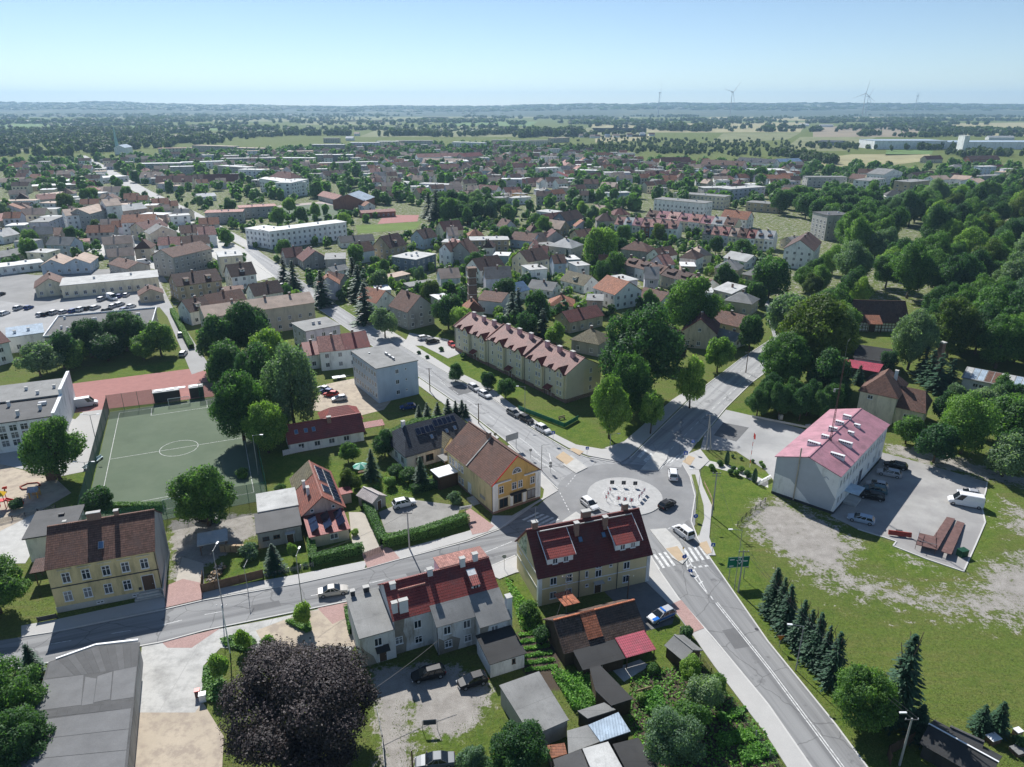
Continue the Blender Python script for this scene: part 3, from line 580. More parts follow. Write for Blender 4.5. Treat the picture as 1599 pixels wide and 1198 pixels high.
# town beyond: greyer between the houses
town = np.clip((Y-220)/60, 0, 1)*np.clip((1150-Y)/200, 0, 1); dirt = np.maximum(dirt, town*.42)
verts = np.stack([X.ravel(), Y.ravel(), np.zeros(X.size)], 1); idx = np.arange(X.size).reshape(ny, nx)
fc = np.stack([idx[:-1, :-1], idx[:-1, 1:], idx[1:, 1:], idx[1:, :-1]], -1).reshape(-1, 4)
gm = bpy.data.meshes.new('ground'); gm.from_pydata(verts.tolist(), [], fc.tolist()); gm.update()
ca = gm.color_attributes.new('cover', 'FLOAT_COLOR', 'POINT'); ca.data.foreach_set('color', np.stack([dirt, lush, soil, np.ones_like(dirt)], -1).astype(np.float32).ravel())
def ground_mat():
    m, nt, b = nodes('grass_and_earth'); L = nt.links.new; geo = N(nt, 'NewGeometry'); pos = geo.outputs['Position']
    at = N(nt, 'Attribute', attribute_name='cover'); sp = N(nt, 'SeparateColor'); L(at.outputs['Color'], sp.inputs[0]); dr, lu, so = sp.outputs[0], sp.outputs[1], sp.outputs[2]
    n1 = noise(nt, pos, .06, 5, .65); n2 = noise(nt, pos, .45, 5, .7); n3 = noise(nt, pos, 2.2, 4, .7); n4 = noise(nt, pos, 9, 3, .7)
    g = mixc(nt, ramp(nt, n1, .36, .64), (.080, .125, .026), (.155, .17, .05)); g = mixc(nt, ramp(nt, n2, .42, .68), g, (.15, .145, .055)); mp = N(nt, 'Mapping'); mp.inputs['Rotation'].default_value = (0, 0, .7); mp.inputs['Scale'].default_value = (.05, .9, 1); L(pos, mp.inputs[0]); g = mixc(nt, ramp(nt, noise(nt, mp.outputs[0], 1, 3, .6), .4, .62), g, (.115, .155, .035))
    g = mixc(nt, math_(nt, 'MULTIPLY', lu, .85), g, mixc(nt, ramp(nt, n2, .35, .65), (.07, .135, .018), (.14, .185, .033)))
    g = mixc(nt, 1.0, g, mixc(nt, ramp(nt, math_(nt, 'ADD', math_(nt, 'MULTIPLY', n3, .5), math_(nt, 'MULTIPLY', n4, .5)), .35, .65), (.5, .54, .5), (1.42, 1.38, 1.35)), 'MULTIPLY')
    d = mixc(nt, ramp(nt, n2, .3, .7), (.25, .23, .205), (.40, .375, .34)); d = mixc(nt, 1.0, d, mixc(nt, ramp(nt, n4, .35, .65), (.75, .75, .75), (1.2, 1.2, 1.2)), 'MULTIPLY')
    nn = math_(nt, 'ADD', math_(nt, 'MULTIPLY', n2, .6), math_(nt, 'MULTIPLY', n3, .4))
    f = ramp(nt, math_(nt, 'ADD', dr, math_(nt, 'MULTIPLY', math_(nt, 'SUBTRACT', nn, .5), 2.6)), .42, .58)
    c = mixc(nt, math_(nt, 'MULTIPLY', f, math_(nt, 'GREATER_THAN', dr, .03)), g, d)
    c = mixc(nt, ramp(nt, math_(nt, 'ADD', so, math_(nt, 'MULTIPLY', math_(nt, 'SUBTRACT', nn, .5), 1.2)), .4, .6), c, (.085, .066, .05))
    L(c, b.inputs['Base Color']); b.inputs['Roughness'].default_value = 1; b.inputs['Specular IOR Level'].default_value = .1
    bp = N(nt, 'Bump'); bp.inputs['Strength'].default_value = .6; bp.inputs['Distance'].default_value = .12; L(n4, bp.inputs['Height']); L(bp.outputs[0], b.inputs['Normal']); return m
gm.materials.append(ground_mat()); go = link('ground', gm); go['kind'] = 'structure'
SHEETS = []
def sheet(name, px, m, z=.03, thick=0.0, parent=None, h=0.0, kind='structure', world=None):
    P = world or [G(*p) for p in px]; mb = MB(); SHEETS.append([(q.x, q.y) for q in P])
    if thick: mb.prism([(p.x, p.y) for p in P], 0.005, z+thick, 0)
    else: mb.poly([(p.x, p.y, z) for p in P])
    me = mb.mesh(name, m)
    if me.polygons and not thick and me.polygons[0].normal.z < 0: me.flip_normals()
    if thick:
        bm = bmesh.new(); bm.from_mesh(me); bmesh.ops.recalc_face_normals(bm, faces=bm.faces); bm.to_mesh(me); bm.free()
    o = link(name, me, parent)
    if parent is None: o['kind'] = kind
    return o
def band(name, A, B, m, z=.03, thick=0): return sheet(name, A+B[::-1], m, z, thick)
def kerb(px, name='kerb'):
    o = ribbon(name, [G(*p) for p in px], .22, .13, KERB, .002); o['kind'] = 'structure'; return o
# carriageways
def asph(name, a, b, pale=0):
    d = G(*b)-G(*a); k = (.27, .385) if pale else (.18, .285); return mat(name, (k[0],)*3, .93, .10, .25, pat='road', col2=(k[1], k[1], k[1]*.985), bump=.2, fine=14, ps=(math.atan2(d.y, d.x), 1))
west_far = [(-80, 1012), (34, 995), (86, 987), (258, 952), (318, 938), (470, 911), (570, 889), (620, 875), (730, 846), (780, 827), (815, 800), (838, 790)]
west_near = [(-80, 1068), (20, 1046), (254, 1003), (320, 985), (496, 949), (545, 939), (640, 919), (700, 905), (760, 888), (805, 868), (850, 850), (900, 838)]
band('road', west_far, west_near, asph('asphalt_west', (260, 975), (640, 895)), .030)
nw_l = [(372, 394), (430, 434), (480, 470), (560, 526), (655, 589), (720, 634), (792, 690), (840, 735), (872, 765)]
nw_r = [(392, 384), (450, 424), (500, 460), (560, 499), (640, 549), (700, 585), (768, 622), (828, 668), (886, 702), (916, 714), (968, 724)]
band('road', nw_l, nw_r, asph('asphalt_main', (800, 670), (480, 462), 1), .034)
ne_l = [(968, 724), (984, 716), (1091, 611), (1158, 560), (1208, 528), (1196, 480), (1188, 462)]
ne_r = [(1064, 730), (1070, 716), (1090, 690), (1134, 637), (1174, 598), (1225, 560), (1226, 520), (1205, 480), (1198, 462)]
band('road', ne_l, ne_r, asph('asphalt_north', (1040, 700), (1160, 590), 1), .038)
se_l = [(960, 830), (1016, 868), (1030, 892), (1060, 935), (1114, 997), (1200, 1101), (1300, 1246)]
se_r = [(1085, 800), (1078, 815), (1090, 842), (1107, 869), (1200, 1003), (1305, 1132), (1385, 1240)]
band('road', se_l, se_r, asph('asphalt_south', (1100, 920), (1300, 1180)), .042)
for q in ([(395, 955), (440, 946), (436, 938), (392, 946)], [(640, 905), (668, 899), (662, 890), (634, 896)], [(1128, 985), (1150, 980), (1172, 1010), (1148, 1014)], [(700, 605), (722, 600), (738, 612), (716, 618)], [(1130, 660), (1170, 668), (1150, 690), (1115, 680)]): sheet('road_patch', q, mat('patch_tar', (.15, .15, .15), .95, .12, .6), .0445 if q[0][0] > 1000 else .037)
RC = G(976, 775); circ = lambda r, n=56, c=None: [Vector(((c or RC).x+math.cos(2*math.pi*i/n)*r, (c or RC).y+math.sin(2*math.pi*i/n)*r, 0)) for i in range(n)]
sheet('roundabout_carriageway', None, ASPH, .046, world=circ(13.6))
sheet('junction', [(838, 792), (868, 765), (845, 738), (886, 702), (920, 714), (985, 712), (1066, 722), (1088, 760), (1086, 820), (1060, 845), (1010, 868), (960, 852), (880, 846), (850, 850)], ASPH, .027)
sheet('parking_lot', [(1094, 702), (1100, 680), (1134, 640), (1178, 650), (1300, 682), (1252, 705), (1212, 755), (1196, 735), (1150, 705)], ASPHL, .034)
sheet('parking_lot', [(1375, 706), (1454, 727), (1542, 753), (1540, 766), (1533, 790), (1539, 816), (1524, 851), (1505, 893), (1472, 882), (1446, 873), (1395, 853), (1400, 846), (1379, 839), (1340, 827), (1322, 818), (1297, 806), (1373, 722)], mat('worn_lot', (.36, .35, .33), .95, .16, .3, pat='wheel', col2=(.28, .27, .26), bump=.3), .03)
sheet('side_road', [(385, 388), (300, 342), (215, 302), (150, 266), (120, 244), (134, 243), (170, 262), (235, 298), (312, 334), (394, 380)], mat('pale_road', (.44, .43, .41), .95, .1, .1), .05)
sheet('yard', [(0, 470), (0, 520), (40, 540), (150, 490), (250, 480), (262, 495), (300, 585), (330, 575), (275, 490), (250, 440), (200, 450), (60, 478)], mat('yard_pale', (.35, .345, .335), .95, .16, .12), .05)
sheet('yard', [(160, 395), (205, 370), (240, 380), (215, 400), (165, 402)], mat('pale_road', (0, 0, 0)), .05); sheet('yard', [(595, 580), (640, 590), (600, 640), (560, 650), (480, 640), (510, 600), (560, 590)], SAND, .04)
sheet('yard', [(0, 625), (60, 640), (118, 655), (150, 625), (172, 615), (170, 650), (140, 735), (90, 745), (0, 725)], mat('pale_road', (0, 0, 0)), .035); sheet('playground', [(0, 725), (88, 748), (112, 770), (60, 800), (0, 830)], SAND, .036); sheet('yard', [(0, 830), (60, 795), (90, 800), (40, 880), (0, 880)], CONC, .03)
sheet('yard', [(0, 425), (60, 430), (150, 420), (250, 424), (262, 440), (60, 480), (0, 472)], mat('yard_grey', (.27, .265, .255), .95, .2, .1), .045); sheet('yard', [(120, 385), (180, 366), (262, 362), (300, 372), (262, 425), (165, 404)], CONC, .045); sheet('yard', [(200, 360), (300, 345), (380, 388), (430, 432), (400, 440), (320, 395)], CONC, .042)
sheet('running_track', [(108, 600), (330, 572), (345, 618), (175, 638), (118, 645), (112, 630)], mat('tartan', (.36, .17, .15), .95, .12), .04)
sheet('side_road', [(640, 520), (700, 530), (725, 550), (700, 560), (660, 540), (630, 540)], mat('pale_road', (0, 0, 0)), .05)
sheet('yard', [(222, 1010), (330, 985), (420, 968), (500, 951), (545, 943), (560, 1000), (545, 1020), (480, 990), (420, 1015), (345, 1012), (318, 1040), (318, 1095), (305, 1113), (214, 1113)], mat('yard_concrete', (.50, .49, .46), .95, .07, .2, pat='felt', col2=(.34, .33, .31), ps=(9, 7)), .035)
sheet('yard', [(214, 1113), (318, 1098), (350, 1150), (345, 1250), (190, 1250)], SAND, .033); sheet('yard', [(400, 985), (480, 955), (545, 948), (560, 1010), (500, 1010), (430, 1040)], SAND, .0375)
sheet('driveway', [(545, 800), (580, 800), (600, 855), (553, 868)], mat('driveway_paving', (.45, .41, .35), .95, .1), .032); sheet('yard', [(592, 800), (640, 780), (720, 790), (715, 805), (650, 830), (603, 832)], GRAVEL, .032)
sheet('yard', [(935, 915), (1010, 905), (1060, 945), (1050, 975), (1010, 985), (960, 940)], mat('yard_tar', (.17, .17, .165), .95, .2), .033); sheet('terrace', [(955, 1045), (1000, 1030), (1015, 1040), (975, 1065)], CONC, .032)
sheet('driveway', [(285, 870), (318, 880), (320, 925), (268, 935)], mat('driveway_paving', (0, 0, 0)), .032)
# pavements, raised behind a kerb
NP = [0]
def pave(px, m=None, name='pavement'): NP[0] += 1; return sheet(name, px, m or PAVE, .0, .12+.0016*NP[0]+(.002 if m else 0))
pave([(34, 994), (86, 986), (258, 950), (258, 932), (90, 968), (34, 978)]); pave([(318, 936), (470, 910), (570, 888), (574, 876), (470, 897), (318, 924)])
pave([(625, 873), (730, 844), (762, 832), (770, 818), (725, 832), (614, 862)]); pave([(762, 832), (790, 822), (836, 788), (872, 767), (842, 737), (796, 696), (780, 700), (850, 765), (848, 778), (800, 806), (770, 806)])
pave([(560, 928), (700, 906), (760, 889), (806, 869), (806, 895), (780, 905), (770, 900), (690, 925)]); pave([(806, 869), (860, 848), (905, 838), (940, 850), (1016, 870), (1030, 894), (1062, 937), (1046, 945), (1005, 905), (900, 880), (806, 895)])
pave([(1062, 937), (1098, 980), (1200, 1102), (1300, 1247), (1262, 1250), (1198, 1150), (1115, 1040), (1080, 990), (1046, 945)])
pave([(760, 615), (830, 667), (888, 700), (918, 712), (970, 722), (985, 712), (960, 700), (940, 702), (900, 695), (870, 680), (800, 632), (770, 608)]); pave([(985, 712), (1092, 607), (1085, 602), (1050, 625), (975, 690), (945, 700), (960, 704)])
pave([(1066, 724), (1074, 710), (1094, 702), (1108, 720), (1092, 735), (1098, 760), (1112, 790), (1108, 840), (1118, 868), (1107, 868), (1090, 840), (1095, 815), (1094, 775), (1078, 745)])
pave([(558, 497), (640, 548), (700, 584), (758, 614), (768, 607), (705, 576), (645, 538), (565, 488)]); pave([(655, 591), (720, 636), (780, 684), (770, 690), (712, 645), (648, 598)])
for q in ([(258, 950), (318, 936), (318, 912), (286, 905), (262, 915)], [(574, 888), (625, 873), (612, 858), (598, 853), (566, 866)], [(762, 831), (738, 836), (725, 800), (735, 795), (772, 822)]): pave(q, PINK, 'driveway')
sheet('driveway', [(254, 1004), (345, 981), (300, 1012), (262, 1012)], PINK, .039); sheet('driveway', [(496, 950), (543, 941), (547, 962), (520, 975)], PINK, .0395); sheet('driveway', [(1048, 945), (1064, 938), (1100, 982), (1080, 990)], PINK, .16)
for q in (west_far[1:-1], west_near[:-2], nw_l, nw_r, ne_l[1:5], ne_r[2:6], se_l[1:], [(1066, 724), (1078, 745), (1086, 775), (1082, 800), (1080, 815), (1090, 842), (1107, 869), (1200, 1003), (1305, 1132), (1385, 1240)]): kerb(q)
kerb([(1374, 706), (1300, 800)]); kerb([(1340, 827), (1379, 839), (1400, 846), (1395, 853), (1446, 873), (1505, 893), (1524, 851), (1539, 816), (1533, 790), (1540, 766), (1542, 753)])
# central island
isl = MB(); isl.prism([(p.x, p.y) for p in circ(7.35)], .004, .17); o = isl.build('roundabout_island', mat('island_setts', (.42, .415, .40), .9, .14, 1.2, bump=.5, fine=10)); o['kind'] = 'structure'
g2 = MB(); g2.prism([(p.x, p.y) for p in circ(4.4)], .1, .21); o = g2.build('gravel_bed', mat('pale_gravel', (.46, .455, .44), .95, .4, 3, bump=1.0, fine=6)); o['kind'] = 'structure'
# road paint
def line(px, w=.15, dash=None, z=.05, name='road_marking', parent=None):
    P = [G(*p) for p in px]; mb = MB()
    for a, b in zip(P[:-1], P[1:]):
        d = b-a; L = d.length; d /= L; n = Vector((-d.y, d.x, 0))*w/2; t = 0
        while t < L:
            e = min(L, t+(dash[0] if dash else L)); p, q = a+d*t, a+d*e
            mb.poly([(*(p-n).xy, z), (*(q-n).xy, z), (*(q+n).xy, z), (*(p+n).xy, z)]); t = e+(dash[1] if dash else 1)
    o = mb.build(name, WLINE); o['kind'] = 'structure'; return o
line([(80, 1006), (255, 976), (320, 960), (500, 928), (640, 897)], .13, (2.6, 5.2), .036); line([(640, 897), (700, 882), (760, 862), (800, 846)], .13, None, .036)
line([(390, 390), (470, 446), (560, 512), (650, 570), (740, 632), (812, 684)], .13, (3, 5), .040); line([(812, 684), (830, 698), (838, 706)], .13, None, .040); line([(1180, 580), (1100, 650), (1045, 705)], .14, (2, 2), .044)
line([(1118, 942), (1200, 1045), (1300, 1180), (1345, 1240)], .14, None, .048); line([(1120.5, 941), (1203, 1044), (1304, 1179), (1349, 1240)], .14, None, .048); line([(1110, 931), (1114, 937)], .18, None, .048)
line([(1071, 866), (1107, 930)], .16, None, .048); line([(1074, 889), (1107, 930)], .16, None, .048); line([(1071, 866), (1074, 889)], .16, None, .048)
for k in range(4): line([(1074+k*6, 885+k*9), (1079+k*6, 881+k*9)], .3, None, .0485)
for q in ([(836, 706), (862, 726), (858, 708), (836, 706)], [(1043, 826), (1068, 818)], [(905, 735), (885, 760)], [(875, 770), (890, 800)]): line(q, .16, None if len(q) > 2 else (.6, .6), .051)
line([(1082, 887), (1110, 883)], .5, (.6, .5), .048)
def zebra(a, b, n, L, ang_px, z):      # stripes between two kerb points; each stripe lies along the traffic
    A_, B_ = G(*a), G(*b); d = (B_-A_); w = d.length/(2*n-1); d.normalize(); q = G(*ang_px[1])-G(*ang_px[0]); q.normalize()
    r = empty('zebra_crossing', A_); r['kind'] = 'structure'
    for i in range(n):
        p = d*(2*i*w); s = [p, p+d*w, p+d*w+q*L, p+q*L]; me = MB().poly([(v.x, v.y, z) for v in s]).mesh('stripe', WLINE)
        if me.polygons[0].normal.z < 0: me.flip_normals()
        link('stripe', me, r)
zebra((842, 722), (870, 738), 4, 4, ((842, 722), (815, 700)), .0515); zebra((880, 698), (915, 722), 4, 4, ((900, 710), (870, 690)), .0515)
zebra((995, 713), (1030, 735), 4, 4.2, ((995, 713), (1010, 699)), .0515); zebra((1035, 728), (1060, 718), 3, 4.2, ((1040, 722), (1052, 710)), .0515)
zebra((1012, 868), (1040, 862), 4, 4, ((1018, 868), (1032, 888)), .0515); zebra((1066, 857), (1094, 852), 4, 4, ((1068, 858), (1080, 876)), .0515); zebra((815, 812), (850, 824), 5, 4, ((820, 815), (855, 798)), .0515)
for q, tq in (([(883, 715), (893, 712), (918, 731), (900, 740), (880, 727)], [(868, 715), (880, 706), (897, 718), (885, 727)]), ([(1000, 735), (1026, 705), (1045, 702), (1042, 718), (1028, 736)], None), ([(1015, 828), (1040, 826), (1062, 848), (1075, 872), (1066, 882), (1050, 872)], [(1040, 858), (1058, 854), (1072, 874), (1060, 878)]), ([(878, 815), (900, 800), (918, 812), (895, 830)], None)):
    sheet('traffic_island', q, CONC, .0, .17)
    if tq: sheet('tactile_strip', tq, TACT, .176)
sheet('tactile_strip', [(1066, 722), (1076, 712), (1086, 716), (1078, 728)], TACT, .162); sheet('tactile_strip', [(1090, 850), (1104, 846), (1112, 864), (1104, 867)], TACT, .162); sheet('tactile_strip', [(895, 700), (912, 706), (905, 712), (890, 703)], TACT, .162)
for px_, py_ in ((1182, 983), (880, 715), (930, 722), (1106, 1010), (1167, 885)): o = sheet('manhole_cover', None, STEELD, .056, world=circ(.3, 10, G(px_, py_)))
# garden paths, grass strip by the ring
sheet('grass_verge', [(1080, 742), (1086, 742), (1099, 790), (1100, 810), (1092, 838), (1088, 830), (1092, 800), (1089, 775)], mat('verge_grass', (.12, .15, .035), 1, .25, 1.5), .165)
sheet('path', [(1102, 718), (1150, 730), (1200, 752), (1200, 762), (1145, 738), (1100, 727)], CONC, .036); sheet('path', [(1078, 1060), (1088, 1058), (1120, 1100), (1112, 1102)], CONC, .036)
# football pitch, squared up on the plan
pa = G(187, 645); pb = G(335, 624); pu = (pb-pa).normalized(); pv = Vector((pu.y, -pu.x, 0)); pc = G(280, 700)
cu, cv = (pc-pa).dot(pu), (pc-pa).dot(pv)
PW, PL = 2*cu, 2*cv
pp = lambda u, v: pa+pu*u+pv*v
TURF = mat('artificial_turf', (.10, .135, .085), .95, .10, .12, pat='wheel', col2=(.12, .155, .10), fine=20)
sheet('football_pitch', None, TURF, .045, world=[pp(-2.2, -1.6), pp(PW+2.2, -1.6), pp(PW+2.2, PL+4), pp(-2.2, PL+4)])
def pline(pts, w=.1): 
    mb = MB()
    for a, b in zip(pts[:-1], pts[1:]):
        d = (b-a).normalized(); n = Vector((-d.y, d.x, 0))*w/2; mb.poly([(*(a-n).xy, .05), (*(b-n).xy, .05), (*(b+n).xy, .05), (*(a+n).xy, .05)])
    o = mb.build('pitch_marking', WLINE); o['kind'] = 'structure'
pline([pp(0, 0), pp(PW, 0), pp(PW, PL), pp(0, PL), pp(0, 0)]); pline([pp(0, cv), pp(PW, cv)]); pline(circ(4.0, 40, pc)+circ(4.0, 40, pc)[:1])
for v0, sg in ((0, 1), (PL, -1)):
    pline([pp(cu-6.5, v0), pp(cu-6.5, v0+sg*5), pp(cu+6.5, v0+sg*5), pp(cu+6.5, v0)])
# ---------------------------------------------------------------- foreground buildings
def shed(label, px, h, roof, wall, name='shed', cat='shed', group=None, tilt=None, inset=.25, pieces=0):
    P = [G(p[0], p[1], h) for p in px]; c = sum(P, Vector())/len(P); c.z = 0
    q = [p-c for p in P]; r = empty(name, c); tag(r, label, cat, group); k = len(q)
    zs = [h]*k if tilt is None else tilt
    iq = [v*(1-inset/max(1, v.length)) for v in q]
    m = MB(); n = len(m.v); m.v += [(v.x, v.y, 0) for v in iq]+[(v.x, v.y, z-.13) for v, z in zip(iq, zs)]
    for i in range(k): j = (i+1) % k; m.f.append((i, j, k+j, k+i)); m.m.append(0)
    w = m.build('wall', wallm(wall), r)
    m = MB(); m.v += [(v.x, v.y, z-.13) for v, z in zip(q, zs)]+[(v.x, v.y, z) for v, z in zip(q, zs)]
    m.f += [tuple(range(k-1, -1, -1)), tuple(range(k, 2*k))]+[(i, (i+1) % k, k+(i+1) % k, k+i) for i in range(k)]; m.m += [0]*(k+2)
    me = m.mesh('roof', roofm(roof)); bm = bmesh.new(); bm.from_mesh(me); bmesh.ops.recalc_face_normals(bm, faces=bm.faces); bm.to_mesh(me); bm.free(); link('roof', me, r)
    xs = [p.x for p in P]; FOOT.append((c.x-2, c.y-2, 0, 4, 4, h)); return r, c, q
# yellow tenement, left
b = Bld('tenement_house', 'two-storey yellow tenement with brown tiled roof beside the street, left', 'tenement', (91, 957), (256, 925), D=11, h=8, near=True)
W = b.W; b.walls(0, W, 0, 11, 8, wallm('yellow'), 'gx', 3.8); b.roof(0, W, 0, 11, 8, 'gx', 3.8, roofm('brown'), o=.35, g=.12)
b.part('plinth', MB().box(-.06, W+.06, -.07, 11.05, 0, 1.0), CONC); b.part('string_course', MB().box(-.02, W+.02, -.09, -.003, 4.35, 4.5), STEELD)
b.part('gable_render', MB().poly([(W+.015, 0, .98), (W+.015, 11, .98), (W+.015, 11, 8), (W+.015, 5.5, 11.75), (W+.015, 0, 8)]), wallm('concrete'))
for u in (.155, .335, .52, .70, .88): b.win('f', u*W, 5.0, 1.15, 1.75, 'x'); b.part('lintel', MB().box(u*W-.95, u*W+.95, -.12, -.003, 7.25, 7.38), wallm('cream'))
for u in (.13, .31, .5, .68): b.win('f', u*W, 1.75, 1.15, 1.75, 'x')
for u in (.4, .74): b.win('f', u*W, .35, 1.0, .4, 'c', y=-.07)
b.door(.88*W, 1.6, 2.7, z=1.0, y=-.01)
for i in range(3): b.part('step', MB().box(.88*W-1.6-i*.3, .88*W+1.3+i*.3, -.5-.35*i, -.071, 0.0, .9-.3*i), CONC)
b.chimney(.43*W, 5.6, 10.5, 13.1, 1.9, .6); b.chimney(.64*W, 5.7, 10.8, 12.8, .6, .6); b.on_slope(b.slope('gx', 0, W, 0, 11, 8, 3.8, 'f'), .5*W, 2.2, .8, 1.2, 'skylight', [SKYL, ALU])
b.gutter(W-.1, -.1, .9, 7.9); b.part('meter_box', MB().box(.79*W-.2, .79*W+.2, -.1, -.003, 1.3, 1.75), STEELD)
b = Bld('annex', 'white annex with flat dark roof behind the yellow tenement', 'annex', (50, 878), ang=19, W=7, D=8.5, h=4.6, near=True); b.walls(0, 7, 0, 8.5, 4.6, wallm('white')); b.roof(0, 7, 0, 8.5, 4.6, 'flat', 0, roofm('dark grey')); b.win('f', 4.5, 2.4, 1, 1, 'c'); b.chimney(5.6, 2, 4.7, 5.7, .5, .5, PLAST); b.chimney(4.2, 6, 4.7, 5.2, .9, .5, STEELD, False)
b = Bld('gateway', 'brown carport roof over the drive left of the yellow tenement', 'carport', (58, 915), ang=19, W=4.2, D=3, h=2.6, near=True); b.roof(0, 4.2, 0, 3, 2.6, 'shed', .2, roofm('dark brown'))
for x in (.1, 4.0):
    for y in (.1, 2.8): b.part('post', MB().box(x, x+.15, y, y+.15, 0, 2.65), WOOD)
# big flat felt roof, bottom left
shd, c, q = shed('large shed with low grey felt roof and white eaves strip, bottom left', [(76, 1034), (150, 1009), (219, 1003), (196, 1235), (10, 1250)], 3.4, 'dark grey', 'concrete', 'felt_roofed_shed', 'shed')
for (x0, y0), (x1, y1) in (((88, 1029), (150, 1007)), ((150, 1007), (216, 999.5))):
    A_, B_ = G(x0, y0, 3.4)-c, G(x1, y1, 3.4)-c; d = (B_-A_).normalized(); n = Vector((-d.y, d.x, 0))*.14
    MB().hexa([A_-n-Vector((0, 0, .25)), B_-n-Vector((0, 0, .25)), B_+n-Vector((0, 0, .25)), A_+n-Vector((0, 0, .25)), A_-n+Vector((0, 0, .12)), B_-n+Vector((0, 0, .12)), B_+n+Vector((0, 0, .12)), A_+n+Vector((0, 0, .12))]).build('eaves_strip', WHITEP, shd)
FELT1 = mat('felt_sheet_dark', (.105, .105, .105), .9, .15, .8); FELT3 = mat('felt_sheet_mid', (.125, .125, .125), .9, .15, .8); FELT2 = mat('felt_sheet_pale', (.175, .176, .176), .9, .16, .5, fine=5); rg = random.Random(3)
def felt(px, m, z): 
    me = MB().poly([tuple(G(x, y, 3.4)-c)[:2]+(z,) for x, y in px]).mesh('felt_sheet', m)
    if me.polygons[0].normal.z < 0: me.flip_normals()
    link('felt_sheet', me, shd)
for i in range(10):
    t0, t1 = i/10+.006, (i+1)/10-.004; top = lambda t: (92+t*125, 1030-(min(58, t*125))*.33-max(0, t*125-58)*.1); bot = lambda t: (118+t*97, 1055-t*13)
    felt([top(t0), top(t1), bot(t1), bot(t0)], [FELT1, FELT3, FELT1][i % 3], 3.412+.003*(i % 2))
for px in ([(70, 1062), (131, 1054), (127, 1101), (57, 1110)], [(134, 1057), (151, 1060), (146, 1099), (128, 1102)], [(153, 1056), (176, 1049), (172, 1092), (147, 1097)], [(178, 1048), (214, 1041), (209, 1089), (174, 1094)]): felt(px, rg.choice([FELT2, FELT1, FELT2]), 3.416)
for i in range(9):
    a, e = 57+i*17, 57+(i+1)*17-1.2; felt([(a, 1113-i*1.9), (e, 1111-i*1.9), (e-3, 1121-i*1.9), (a-3, 1123-i*1.9)], FELT1, 3.418+.003*(i % 2))
for i in range(4): felt([(54-i*10.5, 1126+i*31), (205-i*3.6, 1106+i*33), (201.5-i*3.6, 1138+i*33), (44-i*10.5, 1156+i*31)], FELT2, 3.414)
felt([(78, 1035), (91, 1031), (116, 1055), (72, 1060)], FELT3, 3.414)
# grey rendered house with red metal roof, bottom centre
b = Bld('grey_house', 'grey flaking rendered house with red metal roof and six white chimneys', 'house', (603, 907), ang=23.4, W=15.6, D=3, href=10.5, h=6, near=True)
STAINW = mat('flaking_render', (.64, .64, .63), .95, .12, .5, pat='stain', col2=(.33, .30, .26)); RM = roofm('maroon')
RM = mat('roof_red_metal_tile', (.26, .05, .042), .5, .25, .7, pat='step', bump=1.0, ps=(.3, .42), col2=(.07, .012, .012)); GF = roofm('grey')
b.walls(0, 15.7, -2.9, 5.4, 6, STAINW, 'gx', 3.0); b.roof(0, 15.7, -2.9, 5.4, 6, 'gx', 3.0, RM, o=.3, g=.15)
b.walls(-4.8, -.02, -3.5, 5.4, 5.0, STAINW, 'shed', .4); b.part('wing_roof', MB().slab([(-4.95, -3.75, 5.1), (-.05, -3.75, 5.1), (-.05, 5.6, 5.55), (-4.95, 5.6, 5.55)], .14), GF)
b.part('extension_wall', MB().hexa([(5.5, -5.4, 0), (11, -5.4, 0), (11, -2.95, 0), (5.5, -2.95, 0), (5.5, -5.4, 5.0), (11, -5.4, 5.0), (11, -2.95, 6.1), (5.5, -2.95, 6.1)]), STAINW); b.part('extension_wall', MB().hexa([(11.02, -7.2, 0), (15.7, -7.2, 0), (15.7, -2.95, 0), (11.02, -2.95, 0), (11.02, -7.2, 4.4), (15.7, -7.2, 4.4), (15.7, -2.95, 6.1), (11.02, -2.95, 6.1)]), STAINW)
b.part('extension_roof', MB().slab([(5.3, -5.7, 5.05), (11.0, -5.7, 5.05), (11.0, -2.6, 6.45), (5.3, -2.6, 6.45)], .12), GF); b.part('extension_roof', MB().slab([(11.01, -7.5, 4.45), (15.9, -7.5, 4.45), (15.9, -2.6, 6.45), (11.01, -2.6, 6.45)], .12), GF)
b.part('shed_wall', MB().hexa([(10.6, -12.3, 0), (15.6, -12.3, 0), (15.6, -7.22, 0), (10.6, -7.22, 0), (10.6, -12.3, 2.5), (15.6, -12.3, 2.5), (15.6, -7.22, 3.1), (10.6, -7.22, 3.1)]), wallm('white')); b.part('shed_roof', MB().slab([(10.4, -12.6, 2.6), (15.8, -12.6, 2.6), (15.8, -7.25, 3.25), (10.4, -7.25, 3.25)], .12), roofm('charcoal'))
b.part('dormer', MB().hexa([(11.9, -1.9, 6.4), (13.2, -1.9, 6.4), (13.2, .4, 6.4), (11.9, .4, 6.4), (11.9, -1.9, 7.55), (13.2, -1.9, 7.55), (13.2, .4, 8.6), (11.9, .4, 8.6)]), wallm('white')); b.part('dormer_roof', MB().slab([(11.7, -2.2, 7.5), (13.4, -2.2, 7.5), (13.4, .9, 8.75), (11.7, .9, 8.75)], .1), RM)
b.win('f', 12.55, 6.75, .9, .6, 'c', y=-1.9)
b.part('rear_roof', MB().slab([(8.2, 1.3, 9.35), (15.7, 1.3, 9.35), (15.7, 4.6, 9.1), (8.2, 4.6, 9.1)], .12), roofm('coral')); b.part('rear_wall', MB().box(8.3, 15.6, 1.6, 4.5, 7.0, 9.0), wallm('white'))
BARE = mat('bare_render', (.27, .24, .20), .95, .25, 1.2)
